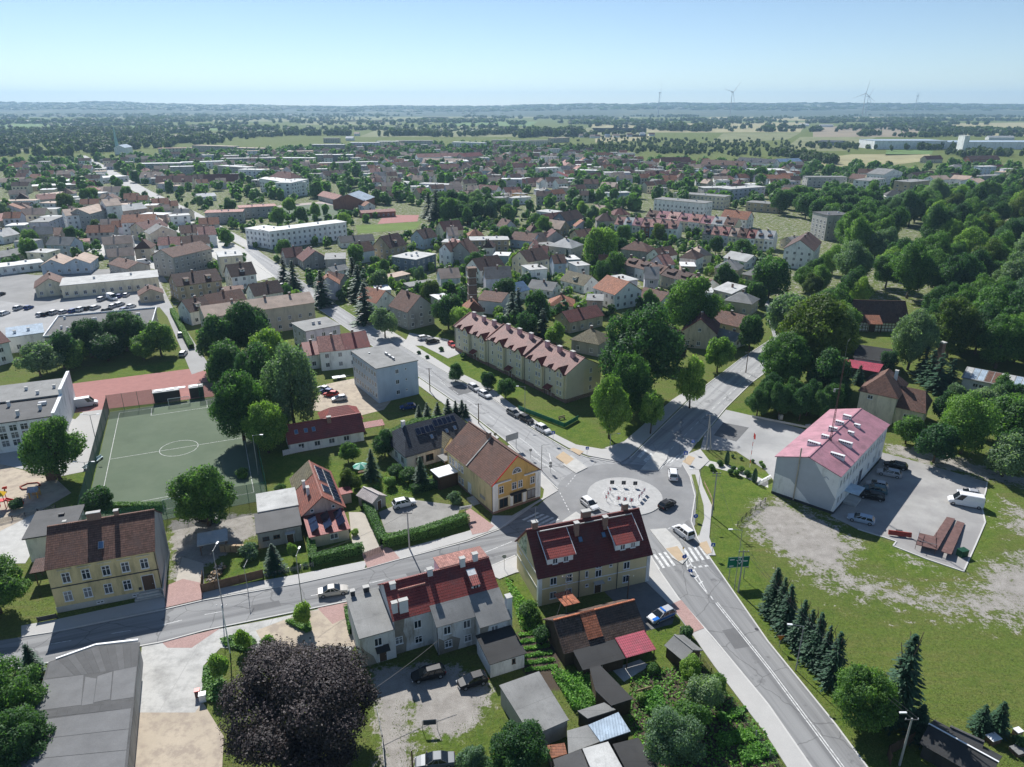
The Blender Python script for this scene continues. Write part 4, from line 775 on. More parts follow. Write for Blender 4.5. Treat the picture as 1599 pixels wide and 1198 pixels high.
for q in ([(0.05, -2.915, .0), (1.5, -2.915, .0), (1.7, -2.915, 2.2), (1.3, -2.915, 3.6), (1.6, -2.915, 5.7), (.1, -2.915, 5.9)], [(-4.75, -3.515, 0), (-2.8, -3.515, 0), (-3.2, -3.515, 1.4), (-4.2, -3.515, 2.6), (-4.75, -3.515, 3.6)], [(5.6, -5.415, .0), (8.4, -5.415, .0), (8.8, -5.415, 1.8), (7.6, -5.415, 2.6), (6.4, -5.415, 2.2), (5.6, -5.415, 2.9)], [(11.1, -7.215, 2.9), (12.2, -7.215, 3.0), (12.5, -7.215, 4.2), (11.1, -7.215, 4.3)]): b.part('bare_render', MB().poly(q), BARE)
for u, z, y in ((-2.4, 2.9, -3.5), (3.4, 3.5, -2.9), (6.9, 3.2, -5.4), (9.8, 3.3, -5.4), (13.3, 2.6, -7.2)): b.win('f', u, z, 1.1, 1.35, 'c', y=y)
for u, z, y in ((3.4, .9, -2.9), (7.0, .9, -5.4), (9.9, .9, -5.4), (.6, 1.7, -2.92)): b.win('f', u, z, 1.1, 1.2, 'x', y=y)
b.win('f', 14, 1.3, .5, .8, 'd', y=-12.3); b.door(-1.9, 1.0, 2.1, z=.1, y=-3.52); b.part('door_canopy', MB().slab([(-2.9, -4.6, 2.5), (-1.0, -4.6, 2.5), (-1.0, -3.5, 2.8), (-2.9, -3.5, 2.8)], .08), roofm('charcoal'))
for x, y, z in ((1.0, .6, 9.4), (6.6, 1.0, 9.9), (11.6, 1.1, 10.3), (13.7, 1.4, 10.3), (.5, -2.1, 8.2), (1.7, -2.3, 8.4)): b.chimney(x, y, 5.5, z, .75 if x != 1.7 else 1.2, .6, PLAST)
b.chimney(16.1, -5.6, 0, 6.9, .8, .9, PLAST); b.part('flashing', MB().box(1.6, 5.6, -.05, .1, 8.25, 8.5), roofm('coral'), b.mainroof)
b.chimney(-3.9, 5.3, 5.3, 6.3, .6, .6, STEELD); b.chimney(-1.9, 5.4, 5.3, 6.3, .8, .6, STEELD); b.gutter(5.42, -5.5, 0, 5.0); b.gutter(11.1, -5.52, 0, 5.0)
# pale yellow house, centre: red roof, main slope coloured as shaded, dormers as lit
b = Bld('yellow_house', 'pale yellow two-storey house with red roof and two shed dormers', 'house', (841, 947), (1012.5, 908), D=10, h=5.5, near=True); W = b.W
YW = wallm('yellow'); b.walls(0, W, 0, 10, 5.5, mat('pale_yellow_render', (.66, .55, .32), .9, .05, .5), 'gx', 5.1); DR = mat('roof_dark_red', (.145, .032, .028), .6, .25, .7, pat='step', bump=.8, ps=(.3, .4), col2=(.05, .01, .01)); b.roof(0, W, 0, 10, 5.5, 'gx', 5.1, DR, o=.4, g=.3)
for x in (-.05, W-.55): b.part('corner_quoin', MB().box(x, x+.6, -.06, -.003, 0, 5.35), wallm('white'))
b.part('corner_quoin', MB().box(-.06, -.003, 0, .6, 0, 5.4), wallm('white')); b.part('string_course', MB().box(.56, W-.56, -.05, -.003, 2.95, 3.1), wallm('white')); b.part('string_course', MB().box(-.05, -.003, .62, 9.95, 2.95, 3.1), wallm('white')); b.part('string_course', MB().box(-.05, -.003, -.02, 9.98, 5.3, 5.48), wallm('white'))
for u in (2.4, 5.0, 14.9): b.win('f', u, 3.45, 1.1, 1.35, 'c')
for u in (2.4, 5.0): b.win('f', u, .9, 1.1, 1.25, 'c')
b.win('f', 8.0, 3.5, .5, 1.2, 's'); b.win('f', 10.0, 3.1, 1.1, 1.3, 'c'); b.win('f', 10.0, 4.75, 1.0, .55, 'c'); b.win('f', 8.1, 1.7, .5, .5, 's'); b.win('f', 12.0, 2.0, .5, .5, 's'); b.win('f', 14.9, .9, 1.1, 1.35, 'c'); b.win('f', 12.1, 4.5, .5, .5, 's')
b.door(10.0, 1.1, 1.9, z=.1); b.part('door_canopy', MB().box(9.2, 10.8, -.9, -.01, 2.25, 2.33), CONC)
RED_LIT = mat('roof_red_bright', (.28, .055, .045), .5, .2, .7, pat='step', bump=1.0, ps=(.3, .42), col2=(.10, .015, .015))  # dormer copy of the roof red, coloured as sunlit
for x0, x1 in ((1.7, 6.0), (13.2, 17.5)):
    d = b.part('dormer', MB().hexa([(x0, .9, 6.2), (x1, .9, 6.2), (x1, 4.6, 6.2), (x0, 4.6, 6.2), (x0, .9, 7.9), (x1, .9, 7.9), (x1, 4.6, 10.1), (x0, 4.6, 10.1)]), wallm('white'), b.mainroof)
    b.part('dormer_roof', MB().slab([(x0-.25, .5, 7.85), (x1+.25, .5, 7.85), (x1+.25, 4.9, 10.47), (x0-.25, 4.9, 10.47)], .12), RED_LIT, d)
    for e in (x0-.32, x1+.24): b.part('verge', MB().hexa([(e, .48, 7.75), (e+.08, .48, 7.75), (e+.08, 4.9, 10.38), (e, 4.9, 10.38), (e, .48, 7.95), (e+.08, .48, 7.95), (e+.08, 4.9, 10.58), (e, 4.9, 10.58)]), WHITEP, d)
    for t in (.3, .72): b.win('f', x0+(x1-x0)*t, 6.55, .85, 1.0, 'c', y=.9)
for x, y, z, w in ((1.2, 5.2, 11.8, .9), (7.6, 3.6, 11.3, .7), (10.0, 5.4, 11.9, 1.5), (12.6, 3.7, 11.3, .7), (16.9, 5.4, 11.9, .9)): b.chimney(x, y, 8.2, z, w, .7)
M_ = b.slope('gx', 0, W, 0, 10, 5.5, 5.1, 'f')
for u in (8.0, 12.0): b.on_slope(M_, u, 4.2, .7, .9, 'skylight', [SKYL, STEELD])
b.part('snow_rail', MB().box(1.5, 17.6, 4.2, 4.32, 10.45, 10.6), ALU, b.mainroof); b.gutter(6.7, -.1, 0, 5.4); b.gutter(13.3, -.1, 0, 5.4)
POSTER = mat('gable_banner', (.50, .55, .38), .7, .5, 1.4, pat='patch', col2=(.06, .12, .04), ps=(1.1, 1)); b.part('banner', MB().poly([(-.02, 8.9, 5.7), (-.02, 5.3, 5.7), (-.02, 5.3, 9.6), (-.02, 8.0, 7.4)]), POSTER); b.part('air_brick', MB().box(-.06, -.003, 7.6, 8.8, 4.3, 4.5), WHITEP)
b.part('mast', MB().tube((1.4, 5.4, 11.8), (1.4, 5.4, 14.2), .06, .04, 6), METAL)
# ochre corner house
b = Bld('corner_house', 'ochre corner house with stepped white pilasters and long brown tiled roof', 'house', (770, 803), ang=33, W=10.8, D=17.8, h=6.3, near=True); W = b.W
b.walls(0, W, 0, 17.8, 6.3, wallm('ochre'), 'gy', 4.5); b.roof(0, W, 0, 17.8, 6.3, 'gy', 4.5, roofm('brown'), o=.4, g=.3)
b.part('side_render', MB().box(-.03, -.003, .4, 17.6, .5, 6.2), wallm('yellow')); b.part('shopfront', MB().box(.9, W-.9, -.05, -.003, .5, 3.0), wallm('cream')); b.part('plinth', MB().box(-.06, W+.06, -.1, 17.85, 0, .5), BRICKM)
for x in (-.08, .55, 3.9, 6.8, W-1.15, W-.5): b.part('pilaster', MB().box(x, x+.58, -.16, -.052, .5, 6.25 if x < 1 or x > 9 else 3.0), wallm('white'))
b.part('cornice', MB().box(-.1, 4.0, -.35, -.003, 6.2, 6.4), wallm('white')); b.part('cornice', MB().box(7.0, W+.1, -.35, -.003, 6.2, 6.4), wallm('white')); b.part('balcony', MB().box(3.7, 7.3, -.8, -.17, 3.05, 3.3), STEELD)
for x in (2.4, 5.6, 8.7): b.win('f', x, .8, 1.9, 1.9, 'd', y=-.05)
for x in (1.9, 4.8, 6.2, 9.0): b.win('f', x, 3.9, 1.05, 1.5, 'x')
lu = MB(); pts = [(5.4+1.0*math.cos(t*math.pi/10), -.05, 7.3+1.1*math.sin(t*math.pi/10)) for t in range(11)]; lu.poly(pts[::-1] if False else pts); o = b.part('lunette_window', lu, GLASS); fr = MB()
for t in range(10): fr.tube(pts[t], pts[t+1], .08, seg=5)
for t in (3, 5, 7): fr.tube((5.4, -.06, 7.3), pts[t], .04, seg=4)
fr.box(4.3, 6.5, -.12, -.02, 7.2, 7.3); b.part('lunette_frame', fr, FRAME, o)
for i in range(5):
    b.win('l', 11.4+i*1.25, 3.7, .85, 1.4, 'x', x=-.03); b.win('l', 11.4+i*1.25, .9, .85, 1.4, 'x', x=-.03)
b.door(8.6, 1.1, 2.2, z=.4, face='l', x=-.03, col=FRAME); b.part('sign_plate', MB().box(-.08, -.031, 2.6, 4.6, 1.6, 2.3), wallm('grey'))
b.chimney(5.2, 9.8, 9.8, 11.9, .6, 1.1); b.gutter(-.12, -.1, .3, 6.2); b.part('fire_wall_cap', MB().slab([(-.45, 9.3, 6.35), (-.45, 9.05, 6.35), (5.4, 9.05, 11.15), (5.4, 9.3, 11.15)], .15), wallm('concrete'), b.mainroof)
b.part('porch', MB().box(-4.2, -.04, 13.4, 16.6, 0, 3.0), wallm('brown')); b.part('porch_roof', MB().box(-4.5, -.035, 13.1, 16.9, 3.0, 3.16), WHITEP)
for i in range(5): b.part('step', MB().box(-1.6, -.1, 4.6+i*.5, 5.1+i*.5, 0, .12+i*.1), CONC)
b.part('verge', MB().slab([(-.43, -.36, 6.2), (-.43, -.3, 6.2), (5.4, -.3, 11.05), (5.4, -.36, 11.05)][::-1], .22), REDP, b.mainroof)
# white office with pink roof
b = Bld('office_building', 'white office block with pink metal roof and white vents beside the lot', 'office', (1205, 770), ang=-41.5, W=11.9, D=30.3, h=8.1, near=True); W = b.W
b.walls(0, W, 0, 30.3, 8.1, wallm('white'), 'gy', 1.9); PKR = mat('roof_pink_metal', (.43, .21, .25), .6, .16, .35, pat='seam', bump=.3, ps=(.5, .5)); b.roof(0, W, 0, 30.3, 8.1, 'gy', 1.9, PKR, o=.35, g=.25)
GW = mat('grey_render', (.44, .47, .50), .9, .06); b.part('render_panel', MB().poly([(.0, -.012, 8.1), (.0, -.012, 4.6), (3.2, -.012, 4.3), (7.6, -.012, .5), (11.4, -.012, .5), (W-.02, -.012, 3.2), (6.9, -.012, 9.7), (5.95, -.012, 9.95)]), GW); b.part('plinth', MB().box(-.05, W+.05, -.06, 30.35, 0, .5), STEELD)
for i in range(16): b.win('r', 1.5+i*1.83, 5.3, .95, 1.5, 'c')
for i in (0, 1, 4, 5, 6, 10, 12, 14): b.win('r', 1.5+i*1.83, 1.7, .95, 1.5, 'c')
b.door(14.6, 2.0, 3.6, face='r', col=mat('door_grey', (.12, .13, .15)), z=.1); b.part('entrance_canopy', MB().box(W+.01, W+2.6, 5.2, 9.0, 2.7, 2.9), mat('canopy_blue', (.45, .58, .68), .5)); b.part('entrance_step', MB().box(W+.06, W+2.4, 5.4, 8.8, 0, .5), CONC)
b.part('chevron_mark', MB().poly([(9.6, -.014, 7.1), (10.1, -.014, 6.7), (10.1, -.014, 6.85), (9.6, -.014, 7.25), (9.1, -.014, 6.85), (9.1, -.014, 6.7)]), mat('mark_grey', (.3, .32, .4)))
for x, y, w, zz in ((4.6, 6.2, 2.4, 1.0), (5.2, 10.6, 1.4, .9), (5.2, 15.0, 1.6, 1.1), (5.2, 19.0, 1.6, 1.1), (5.4, 23.0, 1.6, 1.1), (9.4, 5.6, 2.6, .9), (8.8, 11.8, 2.6, .9), (8.2, 17.0, 1.2, .8), (8.0, 21.5, 1.2, .8)):
    zb = 8.1+1.9*(1-abs(x-W/2)/(W/2)); b.chimney(x, y, zb-.3, zb+zz, w, .7, PLAST, False); m = MB()
    for k in range(int(w/.4)): m.box(x-w/2+.1+k*.4, x-w/2+.36+k*.4, y-.36, y-.353, zb+zz-.35, zb+zz-.08)
    b.part('vent_slot', m, STEELD, b.mainroof)
b.part('flue', MB().tube((4.4, -.22, .3), (4.4, -.22, 11.5), .13, seg=8), mat('flue_beige', (.42, .38, .30)))
# tall thin mast standing on it
mb_ = Bld('radio_mast', 'tall thin lattice radio mast rising from the pink roof', 'mast', (1296, 688), ang=0, W=.5, D=.5, href=10, h=10); m = MB()
for dx, dy in ((0, 0), (.3, 0), (.15, .26)): m.tube((dx, dy, 9.9), (dx*.5+.07, dy*.5+.05, 27), .06, .045, 5)
for k in range(34): m.tube((0, 0, 9.9+k*.5), (.3, 0, 10.15+k*.5), .015, seg=4); m.tube((.3, 0, 9.9+k*.5), (.15, .26, 10.15+k*.5), .015, seg=4)
mb_.part('lattice', m, RUST); mb_.part('antenna', MB().tube((.1, .1, 27), (.1, .1, 31), .03, .02, 5).tube((.1, .1, 30.5), (.5, .1, 31.2), .02, seg=4), METAL); mb_.part('dish_bracket', MB().box(-.7, .1, 0, .08, 21, 21.08).box(-.9, -.6, -.1, .2, 20.4, 21.0), METAL)
# white office slab, its bluish shade put into the wall colour
b = Bld('office_block', 'white three-storey slab with flat grey roof by the parking yard', 'office', (592, 630), ang=33.5, W=11.6, D=16.5, h=9.4, near=True); W = b.W
b.walls(0, W, 0, 16.5, 9.4, mat('shaded_white_render', (.50, .58, .66), .9, .07, .4, pat='stain', col2=(.42, .50, .58))); b.roof(0, W, 0, 16.5, 9.4, 'flat', 0, roofm('grey'), g=.2)
for r_ in range(3):
    b.win('f', 5.6, 1.3+r_*2.9, 1.0, 1.2, 'c'); b.win('f', 8.1, 1.8+r_*2.9, .5, .6, 's')
    for i in range(9): b.win('l', 1.1+i*1.78, 1.3+r_*2.9, 1.0, 1.3, 'c')
for i in range(3): b.chimney(6.5, 4+i*2.2, 9.5, 10.3, .4, 1.3, METAL, False)
b.chimney(3.2, 12, 9.5, 9.9, .4, .4, METAL, False); b.part('lightning_rod', MB().tube((6, 3.2, 9.6), (6, 3.2, 11), .03, seg=5), METAL, b.mainroof)
# long cream apartment house with gablets
b = Bld('apartment_house', 'long cream apartment house with a row of small pink-red roof gablets', 'apartments', (884, 630), ang=36.5, W=11.9, D=53.5, h=8, near=True); W = b.W; CW = mat('cream_render', (.62, .58, .45), .9, .06, .4); RP = mat('roof_pinkred', (.27, .14, .12), .7, .22, .5, pat='step', bump=.7, ps=(.3, .4))
CWY = mat('butter_render', (.64, .58, .40), .9, .06, .4); GBR = mat('roof_gablet', (.22, .055, .04), .75, .2, .8, pat='tile', bump=.6, ps=(.28, .38))
for k, (y0, y1, dh) in enumerate(((0, 17.5, 0), (17.52, 35.5, .5), (35.52, 53.5, 0))):
    b.walls(0, W, y0, y1, 8+dh, CW, 'gy', 3.1); b.roof(0, W, y0, y1, 8+dh, 'gy', 3.1, RP, o=.4, g=.05); b.part('plinth', MB().box(-.07, W+.07, y0, y1, 0, 1.1), BRICKM)
    b.part('ridge_wall', MB().slab([(-.5, y1+.15, 8.1+dh), (-.5, y1-.15, 8.1+dh), (W/2, y1-.15, 11.55+dh), (W/2, y1+.15, 11.55+dh)], .12), GBR)
    for i in range(4):
        u = y0+2.2+i*4.4; wd = 1.65 if i % 2 == 0 else 1.0; dp = -.55 if i % 2 == 0 else -.02; zt = 7.7+dh; pk = zt+wd*.95
        if dp < -.1: b.part('bay', MB().poly([(dp, u+wd, 1.1), (dp, u-wd, 1.1), (dp, u-wd, zt), (dp, u, pk), (dp, u+wd, zt)]).poly([(dp, u-wd, 1.1), (-.003, u-wd, 1.1), (-.003, u-wd, zt), (dp, u-wd, zt)]).poly([(-.003, u+wd, 1.1), (dp, u+wd, 1.1), (dp, u+wd, zt), (-.003, u+wd, zt)]).poly([(dp, u-wd, 1.1), (dp, u+wd, 1.1), (0, u+wd, 1.1), (0, u-wd, 1.1)]), CWY)
        else: b.part('gablet_wall', MB().poly([(dp, u+wd, zt-.3), (dp, u-wd, zt-.3), (dp, u-wd, zt), (dp, u, pk), (dp, u+wd, zt)]), CW)
        e = dp-.35; bx = W/2*.62
        g = b.part('gablet_roof', MB().slab([(bx, u, pk+.12), (e, u, pk+.12), (e, u-wd-.25, zt-.12), (1.0, u-wd-.25, zt-.12)][::-1], .1).slab([(e, u, pk+.12), (bx, u, pk+.12), (1.0, u+wd+.25, zt-.12), (e, u+wd+.25, zt-.12)][::-1], .1), GBR)
        for r_ in range(3):
            if i % 2 == 0: b.win('l', u-.6, 1.9+r_*2.4, .75, 1.25, 'c', x=dp); b.win('l', u+.65, 1.9+r_*2.4, .75, 1.25, 'c', x=dp)
            else: b.win('l', u, 1.9+r_*2.4, .6, 1.15, 's', x=-.02)
        b.gutter(-.1, u+2.1, 0, 7.6+dh)
    b.part('entrance_canopy', MB().slab([(-1.7, y0+7.8, 2.4), (-1.7, y0+5.4, 2.4), (-.03, y0+5.4, 3.2), (-.03, y0+7.8, 3.2)], .12), GBR); b.door(y0+6.6, 1.2, 2.1, face='l', z=.1)
    for t in (.2, .5, .8): b.chimney(W*.42, y0+(y1-y0)*t, 9, 12.3+dh, .8, 1.3, mat('chimney_pink', (.58, .35, .36), .9))
for r_ in range(3): b.win('f', 8.3, 1.9+r_*2.4, .9, 1.3, 'c')
b.part('corner_bay', MB().box(W*.5, W+.02, -.02, -.003, 1.1, 8.0), CWY)
# villa, half-timbered hall and sheds on the right
b = house((1344, 610), (1401, 622), 12, 7, 'hip', 4.2, 'cream', 'brown', 'cream villa with steep hipped red-brown roof behind the office', 'villa', 'villa', near=True, chim=0, win=False); b.win('f', b.W*.3, 5.4, 1.2, 1.0, 'c'); W = b.W
b.chimney(W*.75, 7, 9, 11.5, .7, .7, PLAST); b.part('wing_wall', MB().box(W+.02, W+6, 1.5, 10.5, 0, 4.4), wallm('cream')); b.part('wing_roof', MB().slab([(W-.4, 1, 4.35), (W+6.5, 1, 4.35), (W+5, 6, 8.2), (W-.4, 6, 8.2)], .12).slab([(W+6.5, 11, 4.35), (W-.4, 11, 4.35), (W-.4, 6, 8.2), (W+5, 6, 8.2)], .12).poly([(W+6.5, 1, 4.35), (W+6.5, 11, 4.35), (W+5, 6, 8.2)]), roofm('brown')); b.win('f', W+2.5, 1.7, 1.1, 1.3, 'c', y=1.5); b.win('f', W+4.6, 1.7, 1.1, 1.3, 'c', y=1.5); b.win('r', 4, 1.7, 1.1, 1.3, 'c', x=W+6)
b = Bld('half_timbered_hall', 'half-timbered hall with long brown tiled roof among the park trees', 'hall', (1336, 517), (1416, 519), D=12, h=3.6, near=True); W = b.W
b.walls(0, W, 0, 12, 3.6, wallm('white'), 'gx', 5.6); b.roof(0, W, 0, 12, 3.6, 'gx', 5.6, roofm('brown'), o=.6)
n = int(W/1.05)
for i in range(n+1): b.part('timber_post', MB().box(i*W/n-.09, i*W/n+.09, -.07, -.003, 0, 3.4), WOOD)
for z in (.1, 1.1, 2.1, 3.2): b.part('timber_rail', MB().box(0, W, -.06, -.004, z, z+.18), WOOD)
b.part('porch_roof', MB().slab([(2.6, -2.6, 3.3), (7.6, -2.6, 3.3), (7.6, 1.5, 5.4), (2.6, 1.5, 5.4)], .14), roofm('rust')); b.door(5.2, 2.2, 2.8, y=-.08)
for x in (2.9, 7.2): b.part('porch_post', MB().box(x, x+.18, -2.3, -2.1, 0, 3.2), WOOD)
b = house((1504, 590), (1615, 612), 7, 3.2, 'shed', .9, 'white', 'grey', 'low white workshop with patchy lean-to metal roof, right edge', 'workshop', 'workshop', near=True, chim=0, win=False)
for u in (3.2, 4.6): b.win('f', u, 1.3, 1.2, 1.0, 'c')
b.door(9, 2.6, 2.5, col=STEELD); b.door(13, 1.3, 2.1)
for i in range(9): b.part('roof_sheet', MB().slab([(i*1.6+.1, -.3, 3.35), (i*1.6+1.5, -.3, 3.35), (i*1.6+1.5, 7.1, 4.33), (i*1.6+.1, 7.1, 4.33)], .03), [roofm('light grey'), roofm('brown'), roofm('pale blue')][(i*5+i//2) % 3], b.mainroof)
shed('long low shed with dull red roof behind the cream villa', [(1312, 560), (1380, 570), (1373, 580), (1311, 569)], 3, 'crimson', 'dark', tilt=[3.2, 3.2, 2.7, 2.7]); house((1335, 558), (1388, 566), 11, 3.6, 'gx', 2.2, 'white', 'charcoal', 'white workshop with charcoal gabled roof beside the park trees', 'workshop', 'workshop', chim=0, win=False)
b = Bld('brick_stack', 'square brick chimney stack beside the dark firs on the right', 'chimney', (1463, 582), ang=20, W=1.6, D=1.6, h=9, near=True); b.part('shaft', MB().hexa([(0, 0, 0), (1.6, 0, 0), (1.6, 1.6, 0), (0, 1.6, 0), (.15, .15, 8.7), (1.45, .15, 8.7), (1.45, 1.45, 8.7), (.15, 1.45, 8.7)]), BRICKM); b.part('cap', MB().box(0, 1.6, 0, 1.6, 8.7, 9.0), CONC)
# red-roofed bungalow and slate villa in the garden quarter
b = Bld('bungalow', 'low white bungalow with red metal roof and three skylights behind trees', 'bungalow', (452, 692), (568, 672), D=6.6, href=2.6, h=2.7, near=True); W = b.W
b.walls(0, W, 0, 6.6, 2.7, wallm('white'), 'gx', 2.7); RB = mat('roof_brick_red', (.29, .07, .06), .6, .2, .6, pat='step', bump=.9, ps=(.35, .45)); b.roof(0, W, 0, 6.6, 2.7, 'gx', 2.7, RB, o=.5); M_ = b.slope('gx', 0, W, 0, 6.6, 2.7, 2.7, 'f')
for u in (1.9, 4.0, 5.7): b.on_slope(M_, u, 2.2, .8, 1.1, 'skylight', [SKYL, ALU])
b.chimney(9.4, 2.6, 4, 6.2, .9, .7)
for u in (2.5, 6, 9.2, 12.5): b.win('f', u, .8, 1.3, 1.2, 'c')
b.part('rear_wing', MB().box(9, 17.5, 6.7, 14, 0, 2.6), wallm('white')); b.part('rear_roof', MB().poly([(8.5, 6.2, 2.6), (18, 6.2, 2.6), (15, 10.3, 5.2), (11, 10.3, 5.2)]).poly([(18, 6.2, 2.6), (18, 14.5, 2.6), (15, 10.3, 5.2)]).poly([(18, 14.5, 2.6), (8.5, 14.5, 2.6), (11, 10.3, 5.2), (15, 10.3, 5.2)]).poly([(8.5, 14.5, 2.6), (8.5, 6.2, 2.6), (11, 10.3, 5.2)]), RB); b.part('lean_to', MB().slab([(16.8, 2.2, 2.0), (22, 2.2, 2.0), (22, 4.6, 2.5), (16.8, 4.6, 2.5)], .1), RB)
for x, y in ((17.2, 2.4), (21.7, 2.4), (21.7, 4.3)): b.part('lean_to_post', MB().box(x, x+.12, y, y+.12, 0, 2.0), WOOD)
b = Bld('villa', 'white villa with dark slate hipped roof and rooftop solar panels', 'villa', (635, 712), ang=33.8, W=17.8, D=11, href=3.5, h=3.5, near=True); b.walls(0, 17.8, 0, 11, 3.5, wallm('white')); SL = roofm('slate')
m = MB(); e = 3.55; m.poly([(-.6, -.6, e), (18.4, -.6, e), (14.6, 5.2, 7.9), (2.6, 5.2, 7.9)]).poly([(18.4, -.6, e), (18.4, 11.6, e), (14.6, 5.2, 7.9)]).poly([(18.4, 11.6, e), (-.6, 11.6, e), (2.6, 5.2, 7.9), (14.6, 5.2, 7.9)]).poly([(-.6, 11.6, e), (-.6, -.6, e), (2.6, 5.2, 7.9)]).box(-.6, 18.4, -.6, 11.6, e-.15, e-.004); b.mainroof = b.part('roof', m, SL)
M_ = Matrix.Translation((0, -.6, e)) @ Matrix.Rotation(math.atan2(4.35, 5.8), 4, 'X') @ Matrix.Translation((0, 0, .08))
for i in range(4): b.on_slope(M_, 4.6+i*1.1, 5.0, 1.02, 1.7, 'solar_panel', [SOLAR, ALU], border=.04)
for i in range(5): b.on_slope(M_, 9.2+i*1.1, 5.9, 1.02, 1.7, 'solar_panel', [SOLAR, ALU], border=.04)
for u, v in ((7.0, 3.0), (10.9, 3.4), (13.0, 3.6)): b.on_slope(M_, u, v, .7, 1.0, 'skylight', [SKYL, ALU])
g = b.part('cross_gable', MB().poly([(8.2, -1.2, 0), (11.6, -1.2, 0), (11.6, -1.2, 3.6), (9.9, -1.2, 5.6), (8.2, -1.2, 3.6)]).poly([(8.2, -.02, 0), (8.2, -1.2, 0), (8.2, -1.2, 3.6), (8.2, -.02, 3.6)]).poly([(11.6, -1.2, 0), (11.6, -.02, 0), (11.6, -.02, 3.6), (11.6, -1.2, 3.6)]), wallm('white')); b.part('cross_gable_roof', MB().slab([(8.0, 3.0, 3.5), (8.0, -1.6, 3.5), (9.9, -1.6, 5.8), (9.9, 3.4, 5.8)], .1).slab([(11.8, -1.6, 3.5), (11.8, 3.0, 3.5), (9.9, 3.4, 5.8), (9.9, -1.6, 5.8)], .1), roofm('olive'), g)
for u in (3.0, 5.4): b.win('f', u, .9, 1.8, 1.5, 'd')
for u in (2, 5, 8): b.win('l', u, .9, 1.3, 1.6, 'c')
b.chimney(2.4, 6, 6.8, 8.6, .7, .7, PLAST)
b.part('carport_roof', MB().box(6.3, 11.5, -5.0, -1.75, 2.4, 2.55), roofm('grey'))
for x, y in ((6.5, -4.9), (11.2, -4.9)): b.part('carport_post', MB().box(x, x+.15, y, y+.15, 0, 2.4), WOOD)
# house with solar panels and its sheds
b = Bld('solar_house', 'narrow gabled house with red tiles and solar panels on its roof', 'house', (474, 804), ang=23.6, W=7.2, D=14.6, href=3.2, h=3.2, near=True); W = 7.2
b.walls(0, W, 0, 14.6, 3.2, wallm('pink'), 'gy', 2.9); RR = mat('roof_orange_red', (.28, .095, .065), .7, .2, .7, pat='tile', bump=.8, ps=(.3, .4)); b.roof(0, W, 0, 14.6, 3.2, 'gy', 2.9, RR, o=.45, g=.3); ML = b.slope('gy', 0, W, 0, 14.6, 3.2, 2.9, 'r')
for i in range(8):
    for j in range(2):
        if (i, j) in ((3, 1), (0, 1)): continue
        b.on_slope(ML, 1.4+i*1.6, 1.15+j*1.9, 1.5, 1.75, 'solar_panel', [SOLAR, ALU], border=.04)
b.part('old_roof', MB().slab([(-.55, 15.0, 3.05), (-.55, 9.2, 3.05), (3.5, 9.2, 6.33), (3.5, 15.0, 6.33)], .05), roofm('olive'), b.mainroof); b.chimney(1.7, 4.4, 4, 6.2, .5, .9, PLAST); b.chimney(1.4, 7.4, 4, 6.0, .5, .5, PLAST)
b.win('f', 1.6, 3.4, .6, .6, 's'); b.win('f', 5.4, 3.4, .6, .6, 's'); b.part('annex_wall', MB().box(.2, 6.8, -6.3, -.02, 0, 2.4), wallm('beige')); b.part('annex_roof', MB().slab([(-.1, -6.7, 2.45), (7.1, -6.7, 2.45), (7.1, -.05, 2.95), (-.1, -.05, 2.95)], .1), RB)
for x in (1.2, 3.5, 5.8):
    for k in range(2): o = MB().box(-.75, .75, -1.2, 1.2, -.03, .03).build('solar_panel', [SOLAR], b.root); o.location = (x, -2.0-k*2.6, 3.2); o.rotation_euler = (0, R(-28), 0)
b.win('f', 4.2, .9, 1.4, 1.1, 'c', y=-6.3); b.part('porch', MB().box(W+.02, W+2.6, 6.2, 8.4, 0, 2.2), wallm('beige')); b.part('porch_roof', MB().box(W-.02, W+2.9, 5.9, 8.7, 2.2, 2.34), RB)
b = Bld('garage', 'grey garage with flat felt roof left of the solar house', 'garage', (402, 834), ang=21, W=7.3, D=6.4, href=3.0, h=3.0, near=True, off=(0, 0)); b.walls(0, 7.3, 0, 6.4, 3, wallm('concrete')); b.roof(0, 7.3, 0, 6.4, 3, 'flat', 0, roofm('dark grey'), g=.2)
for u in (1.3, 3.1): b.win('f', u, 1.4, 1.1, .7, 'd')
b.door(5.3, 1.1, 2.0); b.part('door_canopy', MB().box(4.5, 6.2, -.9, -.003, 2.2, 2.28), CONC)
b = Bld('garage', 'grey garage with pale flat felt roof behind the dark one', 'garage', (402, 834), ang=21, W=7.0, D=6.6, href=3.0, h=3.2, near=True, off=(.6, 6.8)); b.walls(0, 6.8, 0, 6.6, 3.2, wallm('concrete')); b.roof(0, 6.8, 0, 6.6, 3.2, 'flat', 0, roofm('light grey'), g=.2)
# gymnasium, left edge
b = Bld('gymnasium', 'white gymnasium with grey felt roof and tall white end wall, left edge', 'gymnasium', (0, 662), ang=23, W=14, D=24.5, href=7, h=7, near=True, off=(-14 , 0)); W = 24.5
b.W = W; b.walls(0, W, 0, 24.5, 7, wallm('white')); b.part('roof', MB().box(-.2, W-.02, -.2, 12.4, 7.02, 7.25), roofm('dark grey')); b.mainroof = b.part('roof', MB().box(-.2, W-.02, 12.42, 24.7, 7.4, 7.7), roofm('grey')); b.part('end_wall', MB().box(W-.6, W+.12, -.3, 11.5, 0, 8.0), wallm('white')); b.part('end_wall', MB().box(W-.6, W+.12, 11.52, 25, 0, 9.3), wallm('white'))
for i in range(6):
    for j in range(3): b.win('f', 12+i*2.1, 1.4+j*1.75, 1.5, 1.5, 'x')
for x, y in ((17, 3), (21, 5), (14, 10), (19, 15), (22, 18), (16, 19), (12, 6)): b.chimney(x, y, 7.2, 8.4, .6, .6, PLAST)
